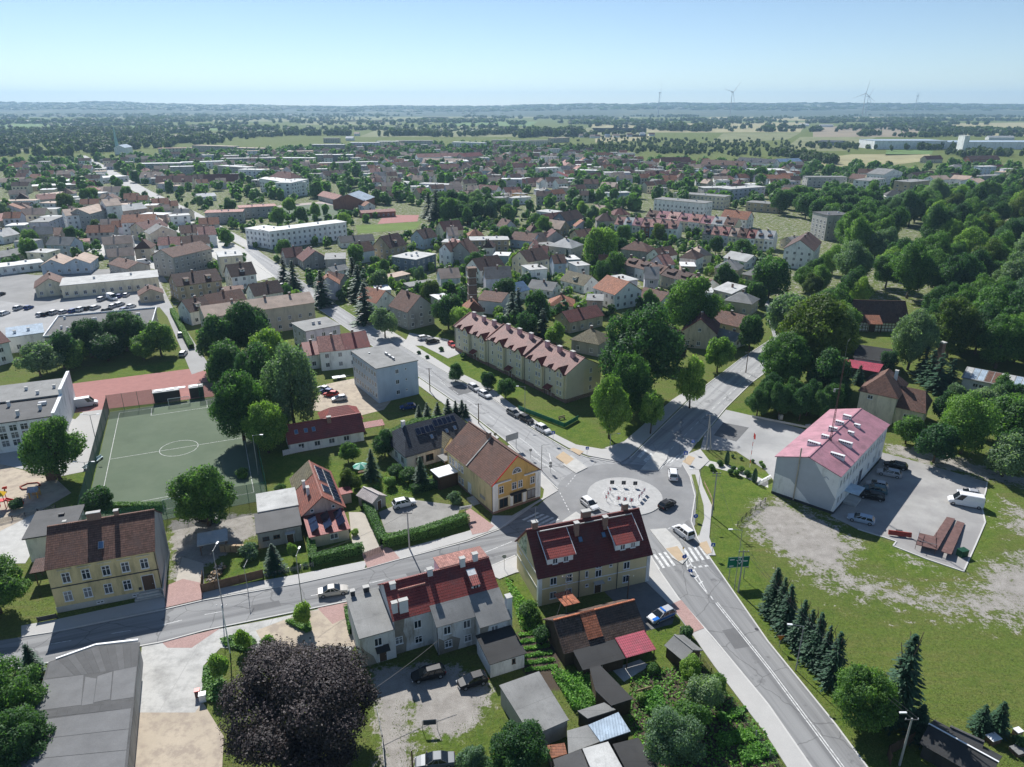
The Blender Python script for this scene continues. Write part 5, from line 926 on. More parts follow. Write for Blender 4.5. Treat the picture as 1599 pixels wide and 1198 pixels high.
b.chimney(21, 8, 7.2, 8.0, 1.6, .7, PLAST, False)
# the barn, sheds and garden huts at the bottom
b = Bld('barn', 'old dark barn with sagging tiled roof, orange patch and crimson lean-to', 'barn', (868, 966), ang=20.1, W=12, D=3, href=5.5, h=2.5, near=True); OLD = mat('roof_old_tile', (.125, .085, .066), .95, .4, 1.2, pat='tile', bump=1, ps=(.25, .33))
b.walls(0, 12.2, -3.4, 3.6, 2.5, wallm('brown'), 'gx', 2.55); b.roof(0, 12.2, -3.4, 3.6, 2.5, 'gx', 2.55, OLD, o=.3, g=.3); M_ = b.slope('gx', 0, 12.2, -3.4, 3.6, 2.5, 2.55, 'f'); ORG = mat('roof_orange_patch', (.42, .15, .08), .9, .3, 1.5, pat='tile', bump=1, ps=(.3, .35)); m = MB().box(3.7, 6.0, .7, 4.55, -.05, .06); o = b.part('tile_patch', m, ORG, b.mainroof); o.matrix_local = M_
b.part('rear_porch_roof', MB().slab([(5.2, 6.8, 4.0), (2.7, 6.8, 4.0), (2.7, 3.0, 4.6), (5.2, 3.0, 4.6)], .1), ORG); b.part('lean_to_wall', MB().box(1.4, 7.4, -6.4, -3.42, 0, 1.9), wallm('brown')); b.part('lean_to_roof', MB().slab([(1.1, -6.8, 2.0), (7.5, -6.8, 2.0), (7.5, -3.3, 2.62), (1.1, -3.3, 2.62)], .1), roofm('charcoal')); CRM = mat('roof_crimson', (.38, .035, .065), .45, .1, .6, pat='step', bump=1, ps=(.35, .4), col2=(.12, .012, .02))
b.part('metal_lean_to', MB().slab([(7.55, -6.9, 2.15), (12.2, -6.9, 2.15), (12.2, -3.5, 2.75), (7.55, -3.5, 2.75)], .06), CRM); b.part('ridge_tiles', MB().box(-.3, 12.5, -.05, .25, 5.12, 5.34), ORG, b.mainroof)
for x in (7.8, 12.0): b.part('lean_to_post', MB().box(x, x+.12, -6.7, -6.58, 0, 2.1), WOOD)
b.door(3.5, 1.2, 1.7, y=-6.42)
SH = [('grey felt-roofed shed left of the vegetable patch', [(780, 1072), (842, 1050), (889, 1122), (830, 1148)], 3.0, 'grey', 'concrete', [3.2, 3.2, 2.8, 2.8]), ('dark tarred shed roof in front of the barn', [(921, 1043), (938, 1039), (989, 1091), (955, 1102), (930, 1078)], 2.5, 'charcoal', 'brown', None),
      ('shed with shiny corrugated metal roof among the bottom sheds', [(919, 1132), (966, 1112), (985, 1142), (938, 1158)], 2.4, 'pale blue', 'dark', None), ('grey felt shed roof between the rusty and shiny ones', [(886, 1141), (918, 1132), (937, 1158), (888, 1177)], 2.42, 'grey', 'dark', None), ('small rusty red tin roof at the bottom sheds', [(854, 1164), (882, 1160), (886, 1177), (862, 1184)], 2.2, 'rust', 'dark', None),
      ('blue-grey flat shed roof at the bottom edge', [(910, 1169), (950, 1158), (990, 1230), (940, 1240)], 2.8, 'light grey', 'concrete', None), ('dark flat shed roof at the bottom edge', [(957, 1162), (997, 1152), (1040, 1215), (992, 1230)], 2.5, 'charcoal', 'dark', None), ('small grey triangular shed roof behind the shiny roof', [(902, 1110), (944, 1097), (962, 1108), (918, 1122)], 2.3, 'grey', 'dark', None), ('grey lattice shed roof left of the blue-grey one', [(864, 1186), (908, 1170), (935, 1240), (880, 1250)], 2.6, 'dark grey', 'concrete', None)]
for l, p, h, rf, wl, tl in SH: shed(l, p, h, rf, wl, tilt=tl, group='sheds in the back gardens')
b = Bld('garden_hut', 'small hut with two-tone grey gabled roof by the pavement', 'hut', (1068, 1030), ang=33, W=3.2, D=3.2, href=2, h=2, near=True); b.walls(0, 3.2, 0, 3.2, 2, wallm('brown'), 'gy', .8); b.roof(0, 3.2, 0, 3.2, 2, 'gy', .8, roofm('grey'), o=.3, g=.2); b.door(1.6, .8, 1.7)
b = Bld('garden_shed', 'long black shed with white ridge strip, bottom right', 'shed', (1443, 1160), ang=-47, W=6.5, D=4.2, href=2.2, h=2.2, near=True); b.walls(0, 6.5, 0, 4.2, 2.2, wallm('dark'), 'gx', .9); b.roof(0, 6.5, 0, 4.2, 2.2, 'gx', .9, roofm('charcoal')); b.part('ridge_strip', MB().box(-.4, 6.9, 2.0, 2.2, 3.22, 3.4), WHITEP, b.mainroof)
b = Bld('garden_hut', 'small dark hut with grey gabled roof on the lawn, bottom right', 'hut', (1482, 1158), ang=-40, W=2.9, D=2.6, href=2, h=2, near=True); b.walls(0, 2.9, 0, 2.6, 2, wallm('brown'), 'gx', .9); b.roof(0, 2.9, 0, 2.6, 2, 'gx', .9, roofm('dark grey'), o=.3, g=.3); b.door(1.4, .8, 1.7)
b = Bld('garden_shed', 'weathered hut with striped tin roof behind the hedge', 'hut', (583, 800), ang=50, W=3.2, D=4.2, h=2.1, near=True); b.walls(0, 3.2, 0, 4.2, 2.1, wallm('grey'), 'gy', .9); b.roof(0, 3.2, 0, 4.2, 2.1, 'gy', .9, mat('roof_striped_tin', (.40, .36, .34), .6, .3, 1, pat='board', col2=(.16, .09, .07), ps=(.4, 1)), o=.3, g=.3); b.door(1.6, .9, 1.8)
b = Bld('log_shelter', 'open wood shelter with pale corrugated roof beside the brown fence', 'shelter', (315, 868), ang=21, W=4.2, D=2.6, h=2.2, near=True); b.roof(0, 4.2, 0, 2.6, 2.2, 'shed', .3, roofm('light grey'))
for x in (0, 4.05):
    for y in (0, 2.45): b.part('post', MB().box(x, x+.15, y, y+.15, 0, 2.25), WOOD)

# ---------------------------------------------------------------- the town behind, eave corners surveyed
W1 = 'in gardens beyond the apartments'; W2 = 'left of the main street'; W3 = 'in the far town'; W4 = 'near the park'; W5 = 'beyond the row houses'
G1 = 'houses among the gardens'; G2 = 'houses left of the main street'; G3 = 'buildings of the far town'; G4 = 'houses near the park'; G5 = 'houses beyond the row houses'
#  A            B            D   h   kind  rh   wall     roof          opts
T = [
 (G1, W1, [((474, 408), (514, 404), 12, 4, 'gy', 4.2, 'grey', 'maroon'), ((447, 402), (476, 399), 9, 4, 'gx', 3.5, 'grey', 'maroon'), ((527, 447), (552, 441), 10, 3.6, 'gy', 4, 'grey', 'brown'), ((559, 394), (585, 390), 9, 5.6, 'gx', 3.6, 'white', 'brown'), ((609, 387), (635, 381), 11, 6.5, 'gx', 5, 'tan', 'dark brown', 1),
   ((533, 379), (585, 375), 9, 3, 'gx', 2.5, 'white', 'dark grey'), ((662, 373), (683, 369), 10, 5.6, 'gx', 4, 'blue', 'dark brown'), ((694, 361), (724, 358), 11, 5, 'gx', 4.5, 'cream', 'maroon', 1), ((702, 395), (736, 397), 11, 6.5, 'gy', 5.5, 'grey', 'brown'), ((686, 390), (704, 393), 8, 7.5, 'gy', 3.2, 'white', 'brown'),
   ((750, 422), (788, 415), 10, 6, 'gx', 4, 'white', 'dark brown'), ((689, 435), (719, 433), 9, 5.4, 'gx', 3, 'white', 'beige'), ((792, 460), (827, 452), 8, 3.6, 'gx', 2.6, 'white', 'blue'), ((747, 468), (783, 472), 12, 5, 'gx', 2, 'white', 'brown'), ((637, 487), (678, 478), 11, 6.5, 'gy', 4.6, 'concrete', 'brown', 0), ((588, 473), (617, 465), 10, 4, 'gy', 3.6, 'white', 'rust'),
   ((797, 373), (832, 377), 10, 4.5, 'gx', 3.2, 'blue', 'brown'), ((850, 355), (875, 358), 10, 4, 'gx', 4, 'tan', 'beige'), ((858, 384), (893, 388), 12, 7, 'hip', 3.5, 'concrete', 'light grey'), ((825, 409), (858, 403), 11, 6.5, 'gx', 4, 'cream', 'dark brown'), ((905, 370), (942, 366), 9, 4, 'gx', 3, 'beige', 'brown'),
   ((876, 437), (912, 446), 9, 3.4, 'gx', 3.2, 'white', 'olive', 1), ((825, 449), (863, 454), 8, 3, 'gx', 2.4, 'white', 'grey'), ((858, 477), (896, 478), 9, 3, 'hip', 3, 'white', 'rust'), ((928, 449), (961, 460), 13, 6, 'gx', 4, 'white', 'rust'), ((890, 503), (942, 492), 8, 4, 'gx', 2.6, 'beige', 'maroon'), ((995, 462), (1032, 471), 9, 3, 'gx', 2.6, 'white', 'brown'),
   ((1062, 402), (1087, 405), 10, 5.5, 'hip', 3.2, 'white', 'dark brown'), ((1033, 402), (1058, 397), 9, 4, 'gx', 3.4, 'white', 'brown', 1), ((971, 389), (1011, 393), 10, 5, 'hip', 3.5, 'concrete', 'brown'), ((1131, 402), (1166, 409), 10, 3.5, 'gx', 2.4, 'white', 'light grey'), ((1117, 418), (1152, 422), 10, 5, 'hip', 3.5, 'beige', 'grey'),
   ((1115, 452), (1143, 459), 8, 6, 'shed', 1.6, 'cream', 'light grey'), ((1133, 469), (1174, 475), 9, 4.5, 'hip', 2.8, 'beige', 'grey'), ((1108, 500), (1156, 511), 11, 3.2, 'gx', 2.6, 'beige', 'brown'), ((1160, 428), (1187, 433), 10, 6, 'hip', 3, 'pink', 'grey'), ((1067, 516), (1119, 521), 12, 5.5, 'gy', 4.2, 'beige', 'maroon'), ((1115, 524), (1148, 533), 7, 2.6, 'gx', 1.6, 'white', 'grey'), ((893, 530), (935, 538), 9, 4, 'hip', 3, 'concrete', 'olive'),
   ((520, 425), (545, 420), 6, 2.6, 'gx', 1.6, 'white', 'grey'), ((640, 448), (680, 442), 5, 2.4, 'shed', .4, 'concrete', 'grey'), ((600, 437), (640, 428), 5, 2.4, 'shed', .4, 'concrete', 'beige')]),
 (G2, W2, [((277, 447), (346, 437), 11, 6, 'gx', 3.6, 'tan', 'dark brown', 2), ((362, 432), (400, 427), 10, 6, 'gx', 4, 'white', 'dark brown', 1), ((270, 402), (330, 388), 12, 9, 'gx', 3, 'concrete', 'brown'), ((235, 366), (276, 362), 12, 8, 'gy', 3.4, 'cream', 'grey'), ((190, 348), (242, 346), 12, 9, 'gx', 3.5, 'white', 'rust'), ((225, 358), (262, 352), 12, 7, 'gx', 3, 'beige', 'maroon'),
   ((103, 337), (140, 334), 13, 9, 'gx', 3, 'white', 'beige'), ((140, 334), (170, 326), 13, 9.5, 'gx', 3, 'concrete', 'beige'), ((166, 322), (190, 320), 14, 12, 'gx', 3.4, 'white', 'beige'), ((190, 330), (230, 325), 12, 7, 'gx', 3, 'pink', 'light grey'), ((297, 487), (330, 480), 9, 5, 'gx', 3.2, 'white', 'dark brown', 1), ((330, 478), (385, 468), 9, 5, 'gx', 3.2, 'white', 'brown'), ((398, 462), (442, 455), 9, 4, 'gx', 3.6, 'white', 'dark brown'),
   ((64, 415), (100, 413), 15, 4.5, 'gy', 2.4, 'blue', 'beige'), ((100, 413), (140, 411), 15, 4.5, 'gy', 2.4, 'blue', 'beige'), ((55, 450), (103, 445), 14, 4, 'gy', 3.2, 'cream', 'brown'), ((218, 462), (255, 458), 8, 3, 'gy', 2.2, 'beige', 'brown'), ((-15, 540), (14, 533), 12, 6.5, 'gx', 3, 'white', 'maroon'), ((97, 380), (140, 377), 7, 2.8, 'gx', 1, 'beige', 'coral'), ((0, 402), (40, 395), 9, 3.5, 'gx', 2, 'concrete', 'grey'),
   ((500, 549), (541, 545), 9, 6, 'gx', 3, 'white', 'coral'), ((541, 545), (577, 540), 9, 6, 'gx', 3.2, 'white', 'red'), ((478, 555), (501, 552), 9, 4.5, 'gx', 2.4, 'white', 'red'), ((345, 455), (380, 452), 5, 2.4, 'shed', .4, 'white', 'brown'), ((170, 412), (200, 420), 10, 4, 'gx', 2, 'concrete', 'brown')]),
 (G5, W5, [((790, 300), (815, 299), 10, 4.5, 'gx', 3.2, 'white', 'maroon'), ((800, 310), (830, 308), 10, 5, 'flat', 0, 'white', 'light grey'), ((838, 330), (862, 333), 11, 6, 'flat', 0, 'white', 'light grey'), ((855, 345), (890, 341), 10, 4, 'gx', 3.5, 'grey', 'maroon'), ((885, 345), (912, 340), 11, 4.5, 'gx', 4.5, 'slate', 'dark brown'), ((920, 328), (940, 330), 9, 4, 'gx', 3.2, 'tan', 'beige'),
   ((933, 345), (960, 345), 10, 5, 'hip', 4, 'grey', 'dark brown'), ((960, 336), (985, 335), 10, 5, 'hip', 3.5, 'beige', 'maroon'), ((853, 275), (885, 276), 10, 5, 'gy', 4, 'white', 'red'), ((826, 285), (852, 284), 10, 4, 'gx', 3.5, 'pink', 'maroon'), ((795, 287), (822, 286), 10, 4, 'gx', 3.5, 'grey', 'maroon'), ((910, 287), (935, 287), 10, 4.5, 'gx', 3.5, 'grey', 'brown'), ((938, 291), (960, 292), 10, 4.5, 'gx', 3.2, 'tan', 'beige'), ((968, 293), (996, 294), 11, 3.5, 'hip', 2.6, 'white', 'coral'),
   ((872, 293), (900, 295), 9, 5, 'flat', 0, 'concrete', 'grey'), ((888, 300), (915, 302), 9, 5, 'flat', 0, 'white', 'grey'), ((915, 301), (940, 303), 9, 5.5, 'flat', 0, 'white', 'light grey'), ((952, 302), (985, 301), 9, 5, 'flat', 0, 'blue', 'light grey'), ((780, 310), (802, 308), 9, 5, 'flat', 0, 'cream', 'grey'), ((800, 303), (818, 304), 8, 6, 'flat', 0, 'ochre', 'grey'), ((745, 295), (775, 297), 9, 4, 'gx', 3.2, 'white', 'maroon'), ((700, 304), (728, 306), 10, 4, 'gx', 3, 'tan', 'brown'), ((726, 306), (745, 303), 9, 4, 'gx', 3, 'pink', 'dark brown'),
   ((655, 287), (700, 289), 10, 6, 'flat', 0, 'lilac', 'light grey'), ((655, 293), (688, 291), 9, 5, 'flat', 0, 'blue', 'white'), ((608, 283), (640, 286), 9, 5, 'flat', 0, 'concrete', 'light grey'), ((590, 290), (625, 291), 9, 5, 'flat', 0, 'concrete', 'grey'), ((626, 272), (655, 270), 10, 4.5, 'gx', 4, 'green', 'brown'), ((655, 268), (682, 268), 10, 4.5, 'gx', 4, 'tan', 'slate'), ((683, 263), (715, 264), 11, 5, 'gx', 4.5, 'grey', 'maroon'), ((590, 268), (620, 266), 9, 5, 'flat', 0, 'white', 'grey'), ((622, 262), (650, 258), 11, 5, 'gx', 4, 'white', 'dark brown'),
   ((1126, 339), (1167, 343), 11, 6, 'gx', 4, 'white', 'rust'), ((1166, 316), (1216, 320), 12, 6, 'flat', 0, 'tan', 'grey'), ((1217, 300), (1245, 303), 11, 6, 'gx', 3.5, 'beige', 'brown'), ((1197, 279), (1235, 279), 12, 6, 'gx', 3, 'white', 'rust'), ((1013, 285), (1030, 287), 9, 5, 'gx', 3, 'white', 'grey'), ((1009, 273), (1046, 273), 10, 6, 'gx', 3, 'beige', 'maroon'), ((556, 318), (570, 322), 8, 4, 'gx', 2.4, 'white', 'rust'), ((965, 272), (985, 271), 9, 3, 'flat', 0, 'white', 'white')]),
 (G4, W4, [((1326, 278), (1347, 280), 10, 4.5, 'gx', 4, 'beige', 'brown'), ((1340, 270), (1365, 271), 10, 4.5, 'gx', 4, 'white', 'brown'), ((1385, 305), (1422, 306), 10, 4, 'hip', 3.5, 'white', 'dark grey'), ((1460, 281), (1485, 280), 12, 8, 'gx', 3, 'white', 'beige'), ((1485, 279), (1512, 281), 12, 8, 'gx', 3, 'white', 'beige'), ((1500, 283), (1528, 286), 12, 7, 'gy', 3, 'white', 'beige'), ((1430, 275), (1462, 272), 9, 4, 'gx', 3, 'beige', 'dark brown'), ((1470, 311), (1488, 311), 8, 4, 'gy', 3, 'white', 'slate'), ((1488, 308), (1504, 308), 8, 4, 'gy', 3, 'white', 'slate'), ((1504, 304), (1520, 303), 8, 4, 'gy', 3, 'white', 'slate'),
   ((1448, 249), (1473, 248), 10, 5, 'gx', 4, 'beige', 'maroon'), ((1488, 261), (1520, 261), 10, 3.5, 'hip', 2.6, 'white', 'grey'), ((1515, 249), (1562, 248), 12, 4, 'gx', 4, 'brick', 'brown'), ((1520, 276), (1570, 274), 12, 4, 'flat', 0, 'concrete', 'grey'), ((1545, 263), (1570, 262), 9, 4, 'gx', 3, 'pink', 'maroon'), ((1221, 302), (1240, 306), 10, 5, 'hip', 3, 'beige', 'brown'), ((1240, 380), (1262, 378), 10, 4, 'gx', 2.4, 'beige', 'grey'), ((1558, 330), (1574, 330), 8, 4, 'gx', 3, 'white', 'rust')]),
]
for g, w, rows in T:
    for r_ in rows:
        A, B_, D, h, kd, rh, wl, rf = r_[:8]; far = A[1] < 330
        house(A, B_, D, h, kd, rh, wl, rf, name='flat_roofed_house' if kd == 'flat' else 'house', cat='flat house' if kd == 'flat' else 'house', group=g, where=w, dormer=r_[8] if len(r_) > 8 else 0, pitch=4.2 if far else 3.0, ww=1.5 if far else 1.15, wh=1.5 if far else 1.35)
# apartment slabs and other big blocks
BL = [((383, 357), (421, 362), 13, 9.2, 'white', 'white', 'white flat-roofed apartment wing bending beside the main street'), ((421, 362), (541, 347), 11, 9.5, 'white', 'white', 'long white flat-roofed apartment block in front of the sports ground'), ((613, 401), (650, 406), 12, 6, 'slate', 'light grey', 'slate-blue cube house with flat roof, left half'), ((650, 406), (681, 397), 12, 6.2, 'slate', 'light grey', 'slate-blue cube house with flat roof, right half'), ((735, 376), (795, 375), 11, 6, 'tan', 'light grey', 'tan flat-roofed two-storey block behind the white houses'),
      ((1022, 311), (1101, 318), 12, 11, 'white', 'grey', 'white four-storey slab behind the red row houses'), ((1052, 302), (1132, 308), 12, 9, 'cream', 'grey', 'cream slab with dark chimneys behind the white one'), ((1140, 296), (1196, 292), 13, 9, 'lilac', 'light grey', 'pale lilac school block beyond the row houses'), ((1100, 294), (1146, 293), 12, 6, 'concrete', 'light grey', 'grey school wing beyond the row houses'), ((1262, 277), (1324, 277), 12, 9, 'concrete', 'grey', 'grey slab at the edge of the field'),
      ((1358, 283), (1384, 279), 14, 9, 'white', 'grey', 'white block beside the brown one near the fields'), ((1422, 285), (1453, 282), 14, 11, 'tan', 'grey', 'brown block tower near the fields'), ((1293, 337), (1331, 336), 15, 14, 'concrete', 'dark grey', 'bare grey concrete block at the edge of the park'), ((343, 402), (379, 399), 14, 9, 'cream', 'light grey', 'cream flat-roofed block beside the main street'), ((478, 518), (531, 508), 11, 6.5, 'lilac', 'grey', 'pale lilac flat-roofed shop house on the main street'),
      ((320, 333), (379, 331), 13, 7, 'concrete', 'coral', 'grey block with salmon flat roof, left of the sports ground'), ((374, 325), (432, 322), 13, 7, 'concrete', 'coral', 'grey block with salmon flat roof, nearer the school'), ((405, 279), (455, 286), 14, 11, 'white', 'white', 'white three-storey school beside the sports ground'), ((455, 286), (482, 280), 14, 12, 'white', 'light grey', 'white end tower of the school'),
      ((247, 232), (300, 231), 12, 9, 'cream', 'coral', 'cream far slab with salmon roof, left of the town'), ((300, 227), (365, 229), 12, 10, 'concrete', 'beige', 'grey far slab under the left wood'), ((365, 231), (412, 232), 12, 9, 'concrete', 'beige', 'second grey far slab under the left wood'), ((215, 256), (282, 255), 11, 8, 'concrete', 'white', 'low pale far slab on the left'), ((283, 254), (350, 252), 11, 8, 'white', 'white', 'white far slab on the left'), ((345, 248), (430, 247), 11, 9, 'concrete', 'light grey', 'long grey far slab on the left'), ((340, 259), (385, 262), 12, 9, 'concrete', 'light grey', 'grey far block behind the school'), ((372, 265), (408, 266), 12, 10, 'white', 'light grey', 'white far block with balconies behind the school'),
      ((440, 247), (490, 247), 12, 9, 'cream', 'white', 'cream far slab in the middle'), ((490, 242), (550, 242), 12, 9, 'concrete', 'white', 'grey far slab in the middle'), ((450, 237), (490, 236), 13, 8, 'beige', 'beige', 'beige far hall in the middle'), ((500, 255), (585, 253), 11, 9, 'concrete', 'light grey', 'long grey far slab with blank end wall'), ((487, 226), (537, 226), 12, 10, 'grey', 'white', 'dark far slab with white roof edge'), ((505, 216), (530, 216), 12, 9, 'beige', 'grey', 'beige far slab beneath the poplars'), ((547, 223), (592, 223), 12, 12, 'lilac', 'white', 'lilac far slab with balconies'), ((588, 221), (622, 221), 12, 12, 'cream', 'white', 'cream far slab with yellow end'), ((618, 220), (675, 220), 12, 12, 'concrete', 'grey', 'grey far slab in the middle distance'), ((706, 222), (756, 223), 12, 11, 'white', 'white', 'white far slab with many windows'), ((768, 219), (800, 219), 12, 10, 'concrete', 'grey', 'grey far slab beside the poplars'), ((800, 220), (858, 219), 12, 11, 'cream', 'grey', 'cream far slab beside the poplars'), ((862, 216), (890, 215), 12, 9, 'beige', 'beige', 'beige far slab right of the poplars'),
      ((855, 256), (885, 256), 11, 6, 'lilac', 'white', 'pale far slab among the trees'), ((900, 258), (925, 258), 11, 6, 'pink', 'white', 'pink far slab among the trees'), ((898, 266), (935, 267), 11, 8, 'concrete', 'white', 'grey far block with small windows among the trees'), ((945, 270), (985, 270), 12, 8, 'lilac', 'light grey', 'lilac far slab right of the trees'), ((1007, 264), (1024, 266), 12, 10, 'cream', 'grey', 'cream far tower block'), ((1165, 266), (1228, 266), 22, 5, 'white', 'white', 'white far hall with pale roof'), ((1086, 267), (1108, 268), 12, 5, 'blue', 'pale blue', 'pale blue far hall'), ((70, 528), (236, 512), 24, 5.5, 'cream', 'dark grey', 'wide flat grey shop roof behind the row of limes'), ((12, 528), (68, 520), 12, 5, 'white', 'pale blue', 'pale blue metal shop roof at the left edge'), ((95, 447), (247, 433), 15, 5, 'cream', 'light grey', 'long market hall with light grey roof and skylights'), ((0, 418), (68, 410), 10, 3.5, 'white', 'white', 'long white shed at the left edge'), ((35, 292), (130, 288), 16, 4, 'beige', 'white', 'white shed roof at the far left'), ((105, 283), (200, 275), 18, 5, 'white', 'white', 'long white hall at the far left'), ((75, 305), (120, 300), 12, 4, 'concrete', 'beige', 'grey barracks roof at the far left')]
for A, B_, D, h, wl, rf, lb in BL:
    far = A[1] < 300
    house(A, B_, D, h, 'flat', 0, wl, rf, lb, 'apartment_block' if 'slab' in lb or 'block' in lb else 'large_building', 'building', chim=2, pitch=4.5 if far else 3.0, ww=1.9 if far else 1.2, wh=1.5, group=None)
house((321, 496), (491, 472), 11, 8.5, 'gx', 2.4, 'beige', 'beige', 'long beige apartment house with balconies and two brick chimneys', 'apartment_house', 'apartments', chim=3, pitch=3.2)
house((520, 313), (580, 318), 24, 6.5, 'gy', 4.5, 'brick', 'pale blue', 'brick sports hall with pale blue roof and white piers', 'sports_hall', 'hall', chim=0, ang=-8, W=24, win=False); house((497, 305), (525, 312), 10, 4, 'gx', 3, 'concrete', 'coral', 'low wing with salmon roof left of the sports hall', 'annex', 'annex', chim=1); house((565, 333), (618, 330), 8, 3.5, 'gx', 1.2, 'brick', 'coral', 'low brick changing room with pink roof by the red court', 'changing_room', 'pavilion', chim=0)
house((420, 277), (455, 279), 14, 11, 'hip', 5, 'white', 'maroon', 'school wing with tall maroon hipped roof', 'school', 'school', chim=1); house((1033, 253), (1079, 253), 12, 8, 'gx', 5, 'cream', 'maroon', 'cream apartments with tall maroon roof near the allotments', 'apartment_house', 'apartments'); house((1095, 256), (1160, 259), 13, 9, 'gx', 4.5, 'pink', 'brown', 'pink apartments with broken brown roofline in the far right town', 'apartment_house', 'apartments', chim=3, dormer=3); house((1150, 252), (1208, 256), 13, 8, 'gx', 4.5, 'white', 'slate', 'white apartments with dark blue gables in the far right town', 'apartment_house', 'apartments', chim=2, dormer=4); house((1217, 253), (1253, 252), 14, 9, 'gx', 3, 'cream', 'blue', 'striped apartments with blue roof at the far right field', 'apartment_house', 'apartments')
house((1225, 388), (1271, 392), 27, 9, 'gy', 4.4, 'white', 'dark brown', 'white apartment gable with dark roof and skylights beside the park', 'apartment_house', 'apartments', chim=2); house((1381, 273), (1410, 269), 16, 10, 'gy', 4, 'white', 'grey', 'white gabled block standing above the brown one', 'apartment_house', 'apartments'); house((653, 246), (722, 244), 13, 9, 'gx', 4, 'white', 'coral', 'white apartments with striped salmon roof in the middle', 'apartment_house', 'apartments', chim=4); house((724, 245), (755, 243), 13, 9, 'gx', 4, 'pink', 'red', 'pink-ended apartments with red roof in the middle', 'apartment_house', 'apartments', chim=2); house((660, 252), (720, 253), 12, 6, 'gx', 3.5, 'white', 'beige', 'white terrace below the salmon-roofed apartments', 'terrace', 'terrace', dormer=4)
house((765, 255), (800, 255), 11, 6, 'gx', 3.5, 'cream', 'brown', 'cream terrace with brown roof in the far middle', 'terrace', 'terrace'); house((803, 262), (840, 261), 12, 6, 'gx', 4, 'white', 'maroon', 'white terrace with maroon roof in the far middle', 'terrace', 'terrace'); house((218, 277), (250, 277), 13, 6, 'gx', 4.5, 'white', 'beige', 'white manor with beige roof on the left', 'manor', 'manor', dormer=2); house((243, 285), (300, 284), 13, 6, 'gx', 5, 'cream', 'maroon', 'cream hall with maroon roof on the left', 'hall', 'hall', dormer=2); house((318, 284), (372, 283), 14, 5, 'gx', 6, 'cream', 'maroon', 'cream hall with long maroon roof left of the school', 'hall', 'hall'); house((310, 308), (338, 306), 10, 3.5, 'gx', 2, 'white', 'white', 'white-roofed bungalow left of the salmon blocks', 'bungalow', 'bungalow')
for i, (a, c_, wl, rf) in enumerate((((0, 285), (40, 283), 'white', 'beige'), ((30, 262), (62, 262), 'grey', 'slate'), ((75, 262), (105, 262), 'grey', 'brown'), ((112, 288), (143, 288), 'brick', 'maroon'), ((95, 272), (120, 270), 'beige', 'brown'), ((60, 312), (90, 310), 'concrete', 'coral'), ((0, 330), (16, 328), 'concrete', 'maroon'), ((5, 370), (30, 365), 'white', 'light grey'), ((45, 278), (66, 278), 'beige', 'rust'), ((0, 345), (25, 340), 'beige', 'coral'), ((150, 300), (172, 298), 'white', 'beige'))): house(a, c_, 11, 4, 'gx', 3.2, wl, rf, group='houses at the far left', where='at the far left', pitch=4)
# three terraces of row houses, each house its own
def terrace(A, B_, n, D, h, rh, walls, roofs, lab, grp):
    a, c_ = G(*A, h), G(*B_, h); L = (c_-a).length; ang = math.degrees(math.atan2(c_.y-a.y, c_.x-a.x))
    for i in range(n):
        wl, rf = walls[i % len(walls)], roofs[i % len(roofs)]
        b = Bld('row_house', f'{wl} row house with {rf} roof, {ORD_[i]} from left {lab}', 'row house', A, ang=ang, W=L/n, D=D, href=h, h=h, group=grp, off=(i*L/n+(0.02 if i else 0), 0))
        w_ = L/n-.03; dz = (i*37 % 5)*.07; b.walls(0, w_, 0, D, h+dz, wallm(wl), 'gx', rh); b.roof(0, w_, 0, D, h+dz, 'gx', rh, roofm(rf), g=-.01, o=.35)
        nw = max(1, int(w_/2.2))
        for r_ in range(int(h/2.7)):
            for k in range(nw): b.win('f', (k+.5)*w_/nw, .9+r_*2.7, 1.15, 1.3, 'c')
        b.chimney(.4, D/2, h+rh*.6, h+rh+1.2, .6, 1.0)
        if rh > 2.5 and D > 8: b.part('dormer', MB().hexa([(w_*.3, 1.0, h+.6), (w_*.75, 1.0, h+.6), (w_*.75, 3.6, h+.6), (w_*.3, 3.6, h+.6), (w_*.3, 1.0, h+1.9), (w_*.75, 1.0, h+1.9), (w_*.75, 3.6, h+2.7), (w_*.3, 3.6, h+2.7)]), roofm('dark brown'), b.mainroof)
ORD_ = 'first second third fourth fifth sixth seventh eighth ninth'.split()
terrace((960, 350), (1058, 358), 7, 10, 6, 3.6, ['white', 'green', 'cream', 'brick', 'blue', 'white'], ['coral', 'light grey', 'pink', 'coral', 'red', 'coral'], 'in the front-left terrace', 'front-left terrace'); terrace((1008, 339), (1148, 354), 8, 10, 6, 3.8, ['white', 'cream'], ['brown', 'pink', 'red', 'pink', 'coral', 'pink', 'light grey', 'brown'], 'in the rear terrace', 'rear terrace'); terrace((1097, 365), (1208, 375), 8, 10, 6, 3.6, ['grey', 'beige', 'lilac', 'cream', 'pink', 'white', 'cream', 'white'], ['slate', 'coral', 'red', 'beige', 'brown', 'red', 'light grey', 'light grey'], 'in the front-right terrace', 'front-right terrace'); terrace((973, 412), (1100, 449), 6, 8.4, 5, 2.6, ['concrete', 'white', 'green', 'cream', 'white', 'white'], ['brown', 'brown', 'brown', 'dark brown', 'dark brown', 'pink'], 'in the low brown terrace', 'low brown terrace')
